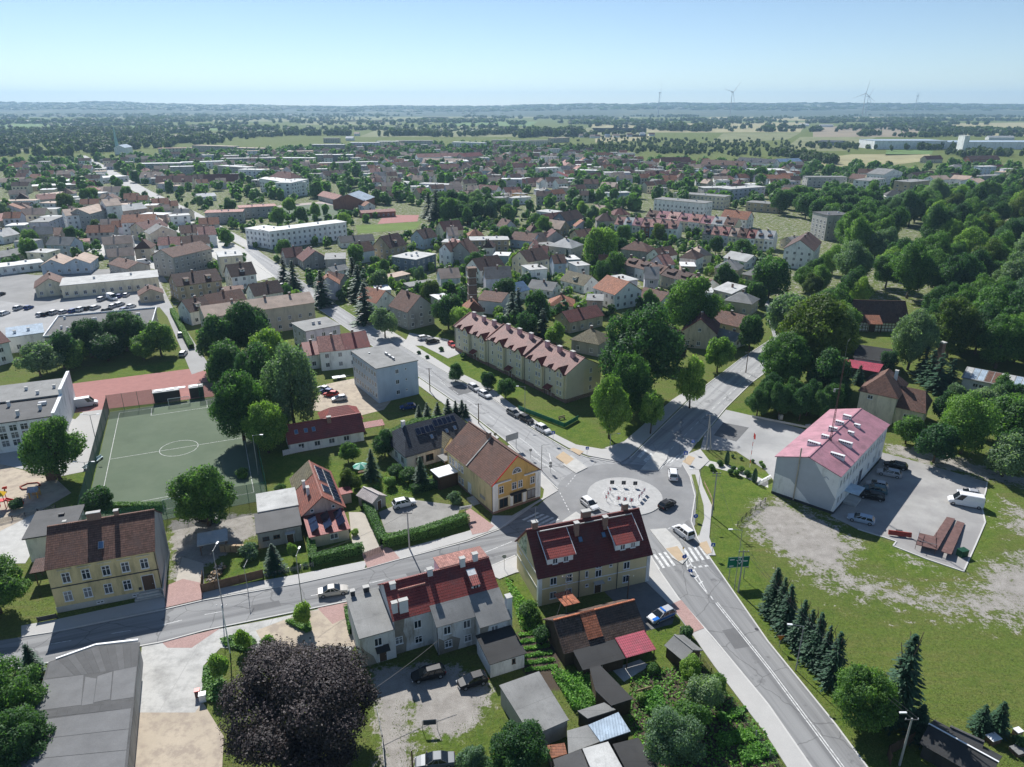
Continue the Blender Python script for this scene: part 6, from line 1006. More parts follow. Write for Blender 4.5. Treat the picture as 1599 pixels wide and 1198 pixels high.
# old square tower
b = Bld('brick_tower', 'tall square old brick tower with wider cap beside a white house', 'tower', (733, 490), ang=15, W=3.4, D=3.4, h=17, near=True); TB = mat('tower_brick', (.24, .16, .12), .95, .25, 1, pat='brick', col2=(.25, .22, .2), ps=(.5, .25))
b.part('shaft', MB().hexa([(0, 0, 0), (3.4, 0, 0), (3.4, 3.4, 0), (0, 3.4, 0), (.35, .35, 15.4), (3.05, .35, 15.4), (3.05, 3.05, 15.4), (.35, 3.05, 15.4)]), TB); b.part('cap', MB().box(0, 3.4, 0, 3.4, 15.4, 16.9), TB)
for z in (4, 7, 10.5, 13.2): b.part('band', MB().box(.1, 3.3, .1, 3.3, z, z+.25), CONC)
# church spire far left
b = Bld('church', 'far white church with slender pale green spire on the left', 'church', (178, 231), ang=5, W=16, D=30, href=10, h=10); b.walls(0, 16, 0, 30, 10, wallm('white'), 'gy', 4); b.roof(0, 16, 0, 30, 10, 'gy', 4, roofm('pale blue')); b.part('spire', MB().tube((4, 3, 10), (4, 3, 22), 3.2, 2.2, 8).tube((4, 3, 22), (4, 3, 45), 2.2, .1, 8), mat('verdigris', (.35, .55, .52)))
# factory, farm halls, wind turbines
for (x0, x1, yy, h, lab) in ((1367, 1480, 226, 14, 'long white factory hall at the far right, left half'), (1480, 1640, 228, 12, 'long white factory hall at the far right, right half')): house((x0, yy-6), (x1, yy-6), 60, h, 'flat', 0, 'white', 'pale blue', lab, 'factory', 'factory', chim=0, win=False)
house((1508, 212), (1516, 212), 18, 26, 'flat', 0, 'white', 'white', 'white factory tower above the far halls', 'factory_tower', 'tower', chim=0, win=False); house((1278, 221), (1312, 222), 40, 7, 'gx', 2, 'slate', 'slate', 'dark barn alone in the fields', 'field_barn', 'barn', chim=0, win=False)
for i, (x, y, w_) in enumerate(((922, 213, 8), (930, 213, 8), (945, 212, 8), (958, 212, 10), (980, 211, 8), (1000, 209, 8), (905, 212, 8), (1014, 210, 9))): house((x, y), (x+w_, y), 10, 4, 'gx', 3.5, 'white', ['beige', 'maroon', 'white'][i % 3], group='white houses at the field edge', where='at the far field edge', win=False, chim=0)
for i, (x, y, w_) in enumerate(((196, 216, 8), (234, 215, 14), (272, 213, 10), (286, 213, 8), (207, 217, 6), (448, 186, 6), (452, 180, 5), (540, 178, 6), (553, 209, 8), (1282, 196, 20), (1250, 195, 14), (1320, 177, 16), (1545, 215, 40), (540, 216, 12))): house((x, y), (x+w_, y), 14, 5, 'gx', 3.5, 'white', ['light grey', 'white', 'beige'][i % 3], group='far farmsteads', where='far out in the fields', win=False, chim=0)
def turbine(bx, by, hubpx, label, a0, yaw):
    p = G(bx, by); s = hgt((bx, by), (bx, hubpx)); r = empty('wind_turbine', p, yaw); m = MB(); m.tube((0, 0, 0), (0, 0, s), s*.02, s*.011, 10); wt = mat('turbine_backlit', (.42, .44, .46), .5, .02); m.build('tower', wt, r)  # white turbines coloured grey to look backlit against the sky
    MB().box(-s*.018, s*.018, -s*.05, s*.04, s*.985, s*1.02).build('nacelle', wt, r); MB().tube((0, -s*.05, s), (0, -s*.075, s), s*.016, s*.006, 8).build('hub', wt, r)
    for k in range(3):
        t = a0+k*2*math.pi/3; e = Vector((math.sin(t), 0, math.cos(t))); n = Vector((math.cos(t), 0, -math.sin(t))); o = Vector((0, -s*.06, s)); L = s*.55; bl = MB()
        bl.hexa([o-n*s*.012-Vector((0, s*.004, 0)), o+n*s*.012-Vector((0, s*.004, 0)), o+n*s*.012+Vector((0, s*.004, 0)), o-n*s*.012+Vector((0, s*.004, 0)), o+e*L-n*s*.003, o+e*L+n*s*.003, o+e*L+n*s*.003+Vector((0, .3, 0)), o+e*L-n*s*.003+Vector((0, .3, 0))]); bl.build('blade', wt, r)
    tag(r, label, 'wind turbine', 'wind turbines on the horizon')
turbine(1140, 183, 144, 'tallest-looking wind turbine, near the middle right of the skyline', .75, .5); turbine(1346, 184, 146, 'nearer of the two overlapping wind turbines on the right skyline', .15, -.2); turbine(1351.5, 181, 151, 'farther of the two overlapping wind turbines on the right skyline', 2.6, .3); turbine(1028, 182, 145, 'wind turbine with thin turned blades, leftmost on the skyline', .1, 1.35); turbine(1427, 182, 150, 'small faint wind turbine, rightmost on the skyline', .9, .9)
def refoot():
    global FR; FR = np.array(FOOT)
refoot()
def blockedv(x, y, r):
    dx, dy = x-FR[:, 0], y-FR[:, 1]; u = dx*np.cos(FR[:, 2])+dy*np.sin(FR[:, 2]); v = -dx*np.sin(FR[:, 2])+dy*np.cos(FR[:, 2])
    return bool(np.any((u > -r) & (u < FR[:, 3]+r) & (v > -r) & (v < FR[:, 4]+r)))
ROADS = [[tuple(G(*p).xy) for p in q] for q in (west_far+west_near[::-1], nw_l+nw_r[::-1], ne_l+ne_r[::-1], se_l+se_r[::-1], [(385, 388), (300, 342), (215, 302), (150, 266), (120, 244), (134, 243), (170, 262), (235, 298), (312, 334), (394, 380)], [(585, 352), (655, 347), (660, 334), (595, 334)], [(555, 366), (650, 360), (662, 345), (600, 349), (552, 351)], [(515, 337), (595, 337), (595, 318), (515, 318)], [(415, 335), (500, 325), (560, 328), (600, 345), (690, 345), (680, 325), (560, 318), (450, 318)], [(0, 470), (0, 520), (40, 540), (150, 490), (250, 480), (262, 495), (300, 585), (330, 575), (275, 490), (250, 440), (200, 450), (60, 478)])]
def onroad(x, y): return any(inside(q, np.array([x]), np.array([y]))[0] for q in ROADS)

# the rest of the far town, house by house
NOBUILD = [[tuple(G(*q).xy) for q in r_] for r_ in ([(950, 395), (1230, 410), (1230, 360), (950, 345)], [(560, 350), (820, 350), (820, 322), (560, 322)], [(380, 400), (560, 370), (560, 300), (380, 300)])]
def infill(px, n, seed, where, grp, wd=(8, 13), flat=.3):
    P = [tuple(G(*q).xy) for q in px]; xs = [q[0] for q in P]; ys = [q[1] for q in P]; rg = random.Random(seed); k = 0; tries = 0
    while k < n and tries < n*80:
        tries += 1; x, y = rg.uniform(min(xs), max(xs)), rg.uniform(min(ys), max(ys))
        if not inside(P, np.array([x]), np.array([y]))[0]: continue
        w_, d_ = rg.uniform(*wd), rg.uniform(8, 10.5); big = rg.random() < .12; w_ = w_*2 if big else w_
        if any(inside(r_, np.array([x+4]), np.array([y+4]))[0] for r_ in NOBUILD): continue
        if onroad(x, y) or onroad(x+w_, y+4) or any(blockedv(x+a, y+b2, 1.6) for a in (0, w_/2, w_) for b2 in (0, d_)): continue
        fl = rg.random() < flat or big; wl = rg.choice(['white', 'cream', 'lilac', 'white', 'white', 'concrete', 'beige', 'blue', 'pink', 'lilac']); rf = rg.choice(['light grey', 'grey', 'white', 'beige']) if fl else rg.choice(['brown', 'dark brown', 'maroon', 'rust', 'beige', 'brown', 'grey', 'coral'])
        h = rg.choice([4.2, 5.8, 6.4]) if not big else rg.choice([6, 9]); q = Vector((x, y, h)); kind = 'flat' if fl else rg.choice(['gx', 'gx', 'gy', 'hip']); a = rg.choice([12, 30, -8, 102, 20])
        kn = {'gx': 'gabled', 'gy': 'gabled', 'hip': 'hipped', 'flat': 'flat'}[kind]; b = Bld('flat_roofed_house' if fl else 'house', f'{wl} house with {kn} {rf} roof {where}', 'flat house' if fl else 'house', (800, 900), ang=a, W=w_, D=d_, h=h, group=grp)
        b.o = Vector((x, y, 0)); b.root.location = b.o; FOOT[-1] = (x, y, b.ang, w_, d_, h); rh = d_*.36; b.walls(0, w_, 0, d_, h, wallm(wl), kind if kind in ('gx', 'gy') else 'flat', rh); b.roof(0, w_, 0, d_, h, kind, rh, roofm(rf)); autowin(b, h, 1.5, 1.4, 4.6, faces='fr'); b.chimney(w_*.4, d_*.5, h+.2, h+(1 if fl else rh+.8)); k += 1; refoot()
infill([(0, 268), (250, 252), (500, 238), (800, 232), (900, 240), (900, 262), (560, 275), (420, 300), (200, 300), (0, 308)], 95, 1, 'in the far left town', 'houses of the far left town'); infill([(560, 262), (900, 245), (1000, 252), (1020, 300), (860, 318), (760, 312), (580, 310)], 85, 2, 'in the far middle town', 'houses of the far middle town'); infill([(1000, 262), (1250, 262), (1250, 300), (1010, 300)], 30, 3, 'in the far right town', 'houses of the far right town')
infill([(0, 310), (180, 305), (330, 355), (300, 420), (150, 425), (0, 440)], 34, 4, 'in the left yards', 'houses in the left yards', (7, 14)); infill([(460, 440), (700, 375), (860, 355), (1180, 400), (1170, 470), (1000, 490), (860, 500), (700, 510), (560, 480)], 34, 5, 'squeezed into the house quarter', 'small houses of the house quarter', (5, 9), .45); infill([(1350, 300), (1560, 268), (1599, 280), (1500, 312)], 6, 6, 'behind the park wood', 'houses behind the park wood')

def rest(zones, label):     # the small remainder of the far roofs, told apart only as a mass
    m = MB(); rg = random.Random(21); MT = [wallm(c) for c in ('white', 'cream', 'lilac', 'concrete')]+[roofm(c) for c in ('brown', 'dark brown', 'light grey', 'rust', 'beige', 'grey')]+[GLASS]
    for px, n in zones:
        P = [tuple(G(*q).xy) for q in px]; xs = [q[0] for q in P]; ys = [q[1] for q in P]; k = tries = 0
        while k < n and tries < n*50:
            tries += 1; x, y = rg.uniform(min(xs), max(xs)), rg.uniform(min(ys), max(ys))
            if not inside(P, np.array([x]), np.array([y]))[0] or any(inside(r_, np.array([x+4]), np.array([y+4]))[0] for r_ in NOBUILD): continue
            w_, d_, h = rg.uniform(8, 15), rg.uniform(7.5, 9.5), rg.choice([4, 5.5, 6.5]); an = R(rg.choice([12, 20, -8, 30]))
            if onroad(x+w_/2, y+4) or any(blockedv(x+a, y+b2, .8) for a in (0, w_/2, w_) for b2 in (0, d_)): continue
            FOOT.append((x, y, an, w_, d_, h)); refoot(); k += 1; ca, sa = math.cos(an), math.sin(an); T_ = lambda u, v, z: (x+u*ca-v*sa, y+u*sa+v*ca, z); wi = rg.randrange(4); ri = rg.randrange(4, 10); rh = 0 if ri in (6, 9) else d_*.36; ym = d_/2
            m.hexa([T_(0, 0, 0), T_(w_, 0, 0), T_(w_, d_, 0), T_(0, d_, 0), T_(0, 0, h), T_(w_, 0, h), T_(w_, d_, h), T_(0, d_, h)], wi)
            if rh: m.poly([T_(0, d_, h), T_(0, 0, h), T_(0, ym, h+rh)], wi).poly([T_(w_, 0, h), T_(w_, d_, h), T_(w_, ym, h+rh)], wi).slab([T_(-.3, -.4, h-.1), T_(w_+.3, -.4, h-.1), T_(w_+.3, ym, h+rh+.2), T_(-.3, ym, h+rh+.2)], .15, ri).slab([T_(w_+.3, d_+.4, h-.1), T_(-.3, d_+.4, h-.1), T_(-.3, ym, h+rh+.2), T_(w_+.3, ym, h+rh+.2)], .15, ri)
            else: m.hexa([T_(a, b2, z) for z in (h+.02, h+.3) for a, b2 in ((-.2, -.2), (w_+.2, -.2), (w_+.2, d_+.2), (-.2, d_+.2))], ri)
            for q in range(int(w_/3)):
                for z in ((1, 3.8) if h > 5 else (1.2,)): u = 1.2+q*3; m.hexa([T_(u+a, b2, z+c_) for c_ in (0, 1.4) for a, b2 in ((0, -.06), (1.3, -.06), (1.3, -.003), (0, -.003))], 10)
            m.hexa([T_(w_*.4+a, ym+b2, z) for z in (h, h+rh+.9) for a, b2 in ((0, 0), (.7, 0), (.7, .6), (0, .6))], 3)
    o = m.build('far_houses', MT); o['kind'] = 'stuff'; tag(o, label, 'houses', kind='stuff')
rest([([(0, 262), (250, 248), (500, 234), (800, 228), (900, 238), (900, 262), (560, 275), (420, 300), (200, 300), (0, 308)], 190), ([(560, 262), (900, 240), (1000, 248), (1030, 305), (860, 322), (760, 316), (580, 315)], 150), ([(1000, 258), (1250, 258), (1250, 305), (1010, 305)], 60), ([(0, 310), (180, 305), (330, 355), (300, 420), (150, 425), (0, 440)], 22)], 'small roofs packed between the far town houses')
# clutter on the wide shop roof
b = Bld('roof_parapet', 'pale parapet and vents on the wide shop roof', 'parapet', (70, 528), (236, 512), D=24, href=5.5, h=5.5); W = b.W
for x0, x1, y0, y1 in ((-.3, W+.3, -.3, 0), (-.3, W+.3, 24, 24.3), (-.3, 0, .01, 23.99), (W, W+.3, .01, 23.99)): b.part('parapet', MB().box(x0, x1, y0, y1, 5.8, 6.3), wallm('white'))
for x, y, w_ in ((3, 8, .6), (5, 6, .6), (8, 5, .7), (12, 5, .6), (11, 15, 1.4), (9, 12, 2.4), (15, 18, .6), (2, 20, .6), (24, 16, 1.2)): b.part('vent', MB().box(x, x+w_, y, y+.6, 5.77, 6.7), PLAST)
# ---------------------------------------------------------------- trees surveyed by crown centre and half width
cb = G(466, 1098, 8.5); cb.z = 0; CRC = crown('crown', 99, 60, 120000, .0155, L_COP, .85, .80, (.12, .27)); CRBS, CRB0 = CRB, CRB
CRB = [CRC]; tree(cb, 15.0, 9.6, 'p', 'b', 'huge dark copper beech at the bottom beside the grey house', name='copper_beech', trunkr=.7); CRB = CRBS
NT = [(372, 622, 48, 'm', 'b', 2.4, 'dense dark tree at the right touchline of the pitch'), (413, 655, 33, 'l', 'b', 2.6, 'lighter leafy tree beside the red bungalow'), (400, 575, 44, 'd', 'b', 2.4, 'dark tree behind the lighter one at the pitch'), (340, 525, 38, 'd', 'n', 2.3, 'dark tree beyond the running track, left of its clump'), (386, 508, 40, 'd', 'b', 2.4, 'dark broad tree in front of the beige apartments'), (352, 563, 38, 'd', 'n', 2.4, 'shaded tree between track and beige apartments'), (420, 545, 36, 'l', 'n', 2.4, 'yellowish green tree in front of the beige apartments'),
      (58, 562, 32, 'g', 'n', 1.75, 'greyish bushy tree at the left end of the lime row'), (95, 548, 34, 'd', 'n', 1.75, 'second tree of the lime row behind the track'), (138, 530, 34, 'd', 'b', 1.75, 'third tree of the lime row behind the track'), (193, 519, 36, 'd', 'b', 1.75, 'tallest tree of the lime row behind the track'), (248, 530, 32, 'm', 'n', 1.75, 'last tree of the lime row, beside the lane'),
      (115, 556, 26, 'm', 'n', 1.6, 'low tree filling the lime row between the second and third'), (166, 545, 26, 'd', 'n', 1.6, 'low tree filling the lime row before the tallest'), (222, 545, 24, 'm', 'n', 1.6, 'low tree filling the lime row before the lane'), (80, 694, 50, 'm', 'b', 2.1, 'wide green tree in front of the gymnasium'), (318, 772, 56, 'm', 'b', 1.9, 'broad bright tree at the near corner of the pitch'), (152, 786, 30, 'd', 'n', 1.7, 'dark shrubby tree behind the yellow tenement'), (-12, 915, 55, 'm', 'b', 1.8, 'large shrub tree at the left edge by the carport'), (8, 1085, 62, 'm', 'b', 1.8, 'large dark shrub tree at the left edge by the felt roof'), (20, 1165, 60, 'd', 'b', 1.7, 'dark shrub tree in the bottom left corner'),
      (1000, 540, 68, 'd', 'b', 2.2, 'huge dark green tree right of the long apartments'), (955, 618, 34, 'l', 'b', 3.0, 'light green tree beside the end of the long apartments'), (985, 582, 36, 'm', 'b', 3.1, 'green tree behind the light green one at the apartments'), (1020, 627, 22, 'l', 'n', 3.3, 'small round tree on the verge of the north-east road'), (1083, 578, 27, 'l', 'n', 3.2, 'light green tree over the north-east road'), (1080, 470, 44, 'm', 'b', 2.2, 'large round tree behind the red gabled house'), (940, 378, 28, 'l', 'n', 2.3, 'round bright tree in the lane among the houses'), (1124, 546, 24, 'l', 'n', 2.4, 'pale tree beside the red gabled house'), (1045, 535, 30, 'p', 'n', 2.2, 'dark purple tree beside the huge green one'),
      (1175, 510, 24, 'd', 'n', 2.5, 'dark street tree beside the tan house'), (1205, 428, 30, 'm', 'n', 2.2, 'round tree in front of the white apartment gable'), (1275, 520, 62, 'y', 'b', 2.2, 'big yellow-green tree left of the half-timbered hall'), (1228, 560, 42, 'm', 'b', 2.2, 'green tree at the bend of the north-east road'), (1235, 490, 40, 'g', 'n', 2.3, 'grey-green tree beyond the road bend'), (1300, 580, 40, 'd', 'n', 2.2, 'dark tree behind the dull red shed'), (1430, 520, 38, 'g', 'b', 2.5, 'grey-green tree beside the half-timbered hall'), (1390, 560, 16, 'd', 'n', 2.2, 'small dark tree in front of the charcoal-roofed workshop'),
      (1515, 652, 44, 'l', 'w', 2.3, 'light green weeping willow behind the lot'), (1465, 690, 34, 'd', 'n', 1.9, 'dark shrub tree at the villa wall'), (1590, 650, 40, 'm', 'n', 2.1, 'green tree at the right edge by the workshop'), (1575, 710, 36, 'g', 'n', 1.9, 'greyish tree at the right edge above the track'), (1420, 668, 24, 'm', 'n', 1.9, 'shrub tree in front of the villa wing'), (1545, 640, 22, 'd', 'n', 2.0, 'dark shrub beside the workshop'),
      (1352, 1085, 52, 'm', 'b', 2.0, 'broad tree beside the tall spruce, bottom right'), (1100, 1085, 34, 'g', 'n', 1.9, 'silvery fruit tree in the lower garden'), (1050, 1150, 52, 'g', 'b', 1.8, 'large pale fruit tree at the bottom garden'), (1075, 1120, 36, 'm', 'n', 1.9, 'green fruit tree behind the pale one'), (1078, 1040, 20, 'l', 'n', 1.8, 'small tree in front of the two-tone hut'), (1120, 1065, 18, 'm', 'n', 1.8, 'small tree beside the garden fence'), (810, 1178, 55, 'd', 'b', 1.7, 'dark tree at the bottom edge behind the grey car'),
      (1060, 700, 0, 'm', 'n', 2, None), (740, 1185, 26, 'g', 'n', 1.6, 'small grey shrub tree by the grey car'), (543, 705, 17, 'm', 'n', 1.8, 'small round tree in front of the red bungalow'), (600, 690, 22, 'd', 'n', 1.9, 'dark garden tree behind the green parasol'), (575, 735, 0, 'm', 'n', 2, None), (545, 748, 18, 'y', 'n', 2.0, 'small yellowish garden tree beside the parasol'),
      (790, 450, 20, 'd', 'n', 2.1, 'dark tree beside the old brick tower'), (700, 480, 26, 'd', 'n', 2.2, 'dark tree left of the old brick tower'), (720, 498, 22, 'l', 'n', 2.1, 'light tree in front of the old brick tower'), (600, 500, 22, 'g', 'n', 2.1, 'grey-green tree left of the stained grey tenement'), (868, 517, 17, 'l', 'n', 2.2, 'light round tree behind the long apartments'), (838, 480, 28, 'd', 'n', 2.3, 'dark tree behind the long apartments'), (822, 505, 20, 'd', 'n', 2.3, 'small dark tree behind the long apartments'), (790, 605, 16, 'd', 'n', 1.9, 'dark bushy tree on the verge of the main street'), (762, 592, 14, 'd', 'n', 1.9, 'second bushy tree on the verge of the main street'), (712, 580, 14, 'd', 'n', 1.9, 'third bushy tree on the verge of the main street')]
for t in NT:
    if t[2]: tpx(t[0], t[1], t[2], t[3], t[4], t[5], t[6])
b_ = tpx(450, 578, 48, 'g', 'w', 2.9, 'tall drooping birch beside the pitch, bare trunk showing', name='birch_tree')
for x, y, r_, l in ((473, 952, 17, 'staked young tree in the triangular bed by the street'), (378, 990, 14, 'young tree in the clipped bed by the drive'), (338, 1034, 20, 'young tree in the square bed by the concrete yard'), (418, 1000, 13, 'thin young tree beside the copper beech'), (457, 855, 10, 'small clipped tree on the lawn by the garages')): tpx(x, y, r_, 'l', 's', 2.6, l, name='young_tree', trunkr=.5)
# planting beds under the young trees
for q, l in (([(345, 1000), (385, 990), (402, 1005), (388, 1020), (352, 1010)], 'clipped ground-cover bed beside the concrete drive'), ([(318, 1042), (336, 1040), (365, 1085), (335, 1098), (316, 1094)], 'square ground-cover bed at the concrete yard'), ([(446, 972), (482, 964), (487, 985), (480, 990)], 'triangular ground-cover bed by the street')):
    P = [G(*p) for p in q]; c = sum(P, Vector())/len(P); rr = empty('planting_bed', c); xs = np.array([p.x for p in P]); ys = np.array([p.y for p in P]); n = 2600; px_ = RNG.uniform(xs.min(), xs.max(), n); py_ = RNG.uniform(ys.min(), ys.max(), n); k = inside([(p.x, p.y) for p in P], px_, py_)
    p3 = np.stack([px_[k]-c.x, py_[k]-c.y, RNG.uniform(.1, .55, k.sum())], 1); nrm = unit(RNG.normal(size=p3.shape)*.5+np.array([0, 0, 1])); link('ground_cover', quads_mesh('ground_cover', *leafset(RNG, p3, nrm, .2), L_HEDGE, RNG.uniform(0, 1, len(p3))), rr); tag(rr, l, 'planting')
# firs
for x, y, ty, rp, l, nr in ((1398, 1120, 988, 36, 'tall dark spruce beside the lawn, bottom right', True), (1205, 960, 885, 21, 'first fir of the roadside row, nearest the green sign', True), (1226, 985, 912, 22, 'second fir of the roadside row', True), (1246, 1008, 935, 21, 'third fir of the roadside row', True), (1270, 1035, 955, 22, 'fourth fir of the roadside row', True), (1298, 1068, 985, 23, 'last fir of the roadside row', True), (1432, 1150, 1100, 22, 'dark fir behind the black shed', True), (1530, 1140, 1100, 18, 'left of two young firs on the lawn', True), (1556, 1142, 1095, 18, 'right of two young firs on the lawn', True), (430, 893, 848, 17, 'spruce at the end of the brown fence', True), (582, 748, 700, 14, 'pointed spruce beside the green parasol', True), (658, 760, 712, 14, 'pointed fir in front of the slate villa', True), (55, 1058, 1005, 20, 'small fir between tenement and felt roof', True)): fir(x, y, ty, rp, l, nr)
for x, y, ty, l in ((1216, 972, 900, 'small fir between the first and second of the row'), (1258, 1022, 950, 'small fir between the third and fourth of the row'), (1284, 1052, 975, 'small fir before the last of the row')): fir(x, y, ty, 18, l, True)
for i, (x, y, ty) in enumerate(((655, 655, 632), (668, 655, 628), (684, 652, 628), (700, 648, 622), (712, 645, 625), (722, 648, 624), (728, 652, 630), (445, 440, 400), (460, 450, 405), (505, 478, 420), (553, 450, 400), (562, 470, 412), (572, 505, 440), (1450, 600, 545), (1462, 612, 550), (1482, 605, 560), (1440, 590, 540), (860, 420, 392), (872, 422, 398), (842, 440, 410), (885, 415, 388), (800, 500, 455), (810, 490, 448), (848, 530, 480), (670, 340, 300), (682, 345, 295), (760, 395, 372), (1075, 540, 500), (1340, 600, 570), (1195, 620, 585))): fir(x, y, ty, None, 'dark spruce rising among the houses' if y < 545 else ('young spruce in the hedge row behind the slate villa' if x < 740 else 'dark fir beside the brick chimney stack'), group='spruces of the town')
for x, y, h, w, l, k in ((1178, 752, 3.0, 1.3, 'clipped columnar conifer beside the white office', 0), (1135, 725, 3.2, 1.2, 'dark columnar conifer on the island lawn', 0)): thuja(x, y, h, w, l, k)
for i in range(9): thuja(860+i*3.2, 418-i*.6, 5.5, 1.6, 'columnar conifer in the tall hedge right of the cream house', 0, 'columnar conifer hedge')
# conifer wall along the lot
for i in range(12): q9 = G(1182+i*11, 650-(i % 3)*9+i*1.2); tree(q9, 8+(i*5 % 4)*.6, 3.3, 'd', 'b', 'dense dark tree in the evergreen belt behind the tarmac lot', 'evergreen belt behind the lot', name='evergreen_tree')
# bushes and hedges
for x, y, r_, l, lf in ((1112, 733, .9, 'round bush at the corner of the office lawn', 'm'), (1145, 735, .8, 'low juniper beside the columnar conifer', 'd'), (1125, 727, .9, 'spreading juniper left of the columnar conifer', 'd'), (1158, 737, .9, 'rounded bush in the office bed', 'm'), (1168, 744, 1.0, 'dark bush in the office bed', 'd'), (1150, 742, .9, 'low bush along the office path', 'm'), (1140, 740, .8, 'small bush along the office path', 'd'), (1192, 730, .7, 'small round bush near the white steps', 'm'), (1188, 725, .6, 'small light bush near the white steps', 'l'), (1158, 718, .5, 'tiny clipped ball on the lawn strip', 'd'), (1176, 722, .5, 'second clipped ball on the lawn strip', 'd'), (1144, 714, .5, 'third clipped ball on the lawn strip', 'd'), (1071, 995, 1.3, 'clipped round bush beside the police car lawn', 'd'), (828, 965, 2.0, 'flowering bush beside the yellow house', 'm'), (848, 1000, 1.6, 'bush at the barn corner', 'd'), (712, 785, 1.7, 'pale bush at the ochre house steps', 'g'), (392, 870, 1.9, 'olive-grey bush behind the brown fence', 'g'), (478, 885, .6, 'small round bush near the gate', 'h'), (556, 836, .9, 'clipped ball beside the drive', 'l'), (1020, 1050, 1.0, 'garden bush by the wooden bench', 'm'), (30, 795, 1.6, 'dark bush by the playground fence', 'd'), (380, 745, 1.5, 'shrub under the pitch fence', 'm'), (440, 770, 1.4, 'shrub at the garage corner', 'm'), (620, 745, 2.0, 'dense shrub left of the carport', 'd'), (640, 752, 2.2, 'dense dark shrub by the carport', 'd'), (610, 760, 1.6, 'yellow-green shrub in the garden', 'l'), (560, 762, 1.2, 'low grey shrub in the garden', 'g'), (1590, 1165, 1.0, 'dark bush at the right edge', 'd'), (1000, 1095, .9, 'vegetable clump by the garden path', 'l'), (760, 600, 1.8, 'round shrub near the parked white car', 'd'), (725, 560, 1.3, 'round shrub at the apartments entrance', 'd'), (690, 548, 1.0, 'small clipped shrub by the side road', 'd'), (668, 560, .8, 'small round shrub on the verge', 'd'), (655, 553, .8, 'second round shrub on the verge', 'd')): bush(x, y, r_, l, lf)
hedge([(490, 880), (565, 862)], 1.3, 1.6, 'clipped green hedge in front of the solar house'); hedge([(490, 880), (487, 852)], 1.2, 1.6, 'short hedge return beside the garden path'); hedge([(600, 852), (660, 838), (728, 815)], 1.6, 1.7, 'long hedge along the gravel yard'); hedge([(600, 850), (585, 818), (568, 780)], 1.5, 1.5, 'clipped hedge beside the driveway'); hedge([(544, 955), (551, 990)], .9, 1.2, 'narrow hedge against the grey house'); hedge([(270, 488), (300, 545)], 1.5, 1.6, 'hedge along the lane behind the track'); hedge([(598, 690), (650, 665), (700, 660)], 1.8, 1.6, 'hedge behind the slate villa'); hedge([(700, 655), (768, 692)], 1.4, 1.2, 'yellow-green hedge along the main street', 'y'); hedge([(160, 795), (255, 795)], 1.2, 1.2, 'wild hedge under the near pitch fence'); hedge([(645, 770), (700, 755)], 1.6, 1.6, 'hedge between gravel yard and villa garden', 'd')
# vegetable rows and weeds
def veg(px, n, h, leaf, name, label, size=.16, m=L_GRASS):
    P = [G(*p) for p in px]; xs = np.array([p.x for p in P]); ys = np.array([p.y for p in P]); X_ = RNG.uniform(xs.min(), xs.max(), n); Y_ = RNG.uniform(ys.min(), ys.max(), n); k = inside([(p.x, p.y) for p in P], X_, Y_)
    p3 = np.stack([X_[k], Y_[k], .03+RNG.uniform(0, 1, k.sum())**1.5*h*(.4+.6*np.abs(np.sin(X_[k]*1.1+Y_[k]*.8)))], 1); nrm = unit(RNG.normal(size=p3.shape)*.6+np.array([0, 0, 1]))
    o = link(name, quads_mesh(name, *leafset(RNG, p3, nrm, size), m, RNG.uniform(0, 1, len(p3)))); o['kind'] = 'stuff'; tag(o, label, 'plants', kind='stuff')
veg([(860, 1050), (930, 1060), (945, 1090), (920, 1110), (895, 1110)], 6000, 1.2, 'l', 'weeds', 'tall light green weeds between the sheds'); veg([(788, 900), (812, 925), (850, 985), (815, 985)], 4000, .6, 'l', 'weeds', 'rough green weeds beside the yellow house')
for i in range(6): veg([(810+i*2, 990+i*11), (850+i*4, 984+i*11), (852+i*4, 989+i*11), (811+i*2, 995+i*11)], 1100, .35, 'l', 'vegetable_row', f'{ORD_[i]} row of vegetables from the house')
for q, l in (([(1115, 1150), (1180, 1138), (1192, 1155), (1125, 1168)], 'leafy potato bed beside the fence'), ([(1150, 1172), (1200, 1160), (1215, 1180), (1160, 1195)], 'second leafy bed beside the fence'), ([(1120, 1118), (1165, 1105), (1160, 1120), (1125, 1128)], 'bright bean patch in the lower garden'), ([(1000, 1085), (1030, 1072), (1040, 1105), (1010, 1115)], 'vegetable bed by the sheds')): veg(q, 3500, .7, 'l', 'vegetable_bed', l)
veg([(985, 1060), (1090, 1030), (1200, 1150), (1240, 1240), (1010, 1240), (980, 1110)], 5200, .5, 'l', 'garden_plants', 'herbs and low plants over the lower kitchen garden', .2)
veg([(700, 720), (600, 740), (560, 790), (640, 770), (700, 760)], 2500, .6, 'l', 'garden_plants', 'flower beds in the villa garden', .15)
# ---------------------------------------------------------------- the park wood: every tree its own
refoot()
def scatter(px, n, rr, dmin, seed, hfac=(2.0, 2.5)):
    P = [tuple(G(*p).xy) for p in px]; xs = [p[0] for p in P]; ys = [p[1] for p in P]; rg = np.random.default_rng(seed); out = []; tries = 0
    while len(out) < n and tries < n*60:
        tries += 1; x, y = rg.uniform(min(xs), max(xs)), rg.uniform(min(ys), max(ys))
        if not inside(P, np.array([x]), np.array([y]))[0]: continue
        r_ = rg.uniform(*rr)
        if blockedv(x, y, r_*.55) or onroad(x, y) or any((x-a)**2+(y-b)**2 < (dmin*(r_+c)/2)**2 for a, b, c, _ in out) or any((x-a)**2+(y-b)**2 < (.7*(r_+c))**2 for a, b, c in TREES): continue
        out.append((x, y, r_, r_*rg.uniform(*hfac)+1))
    return out
LF = 'mdmgdmlmy'; NAMEC = dict(m='green', d='dark green', g='grey-green', l='light green', y='yellowish')
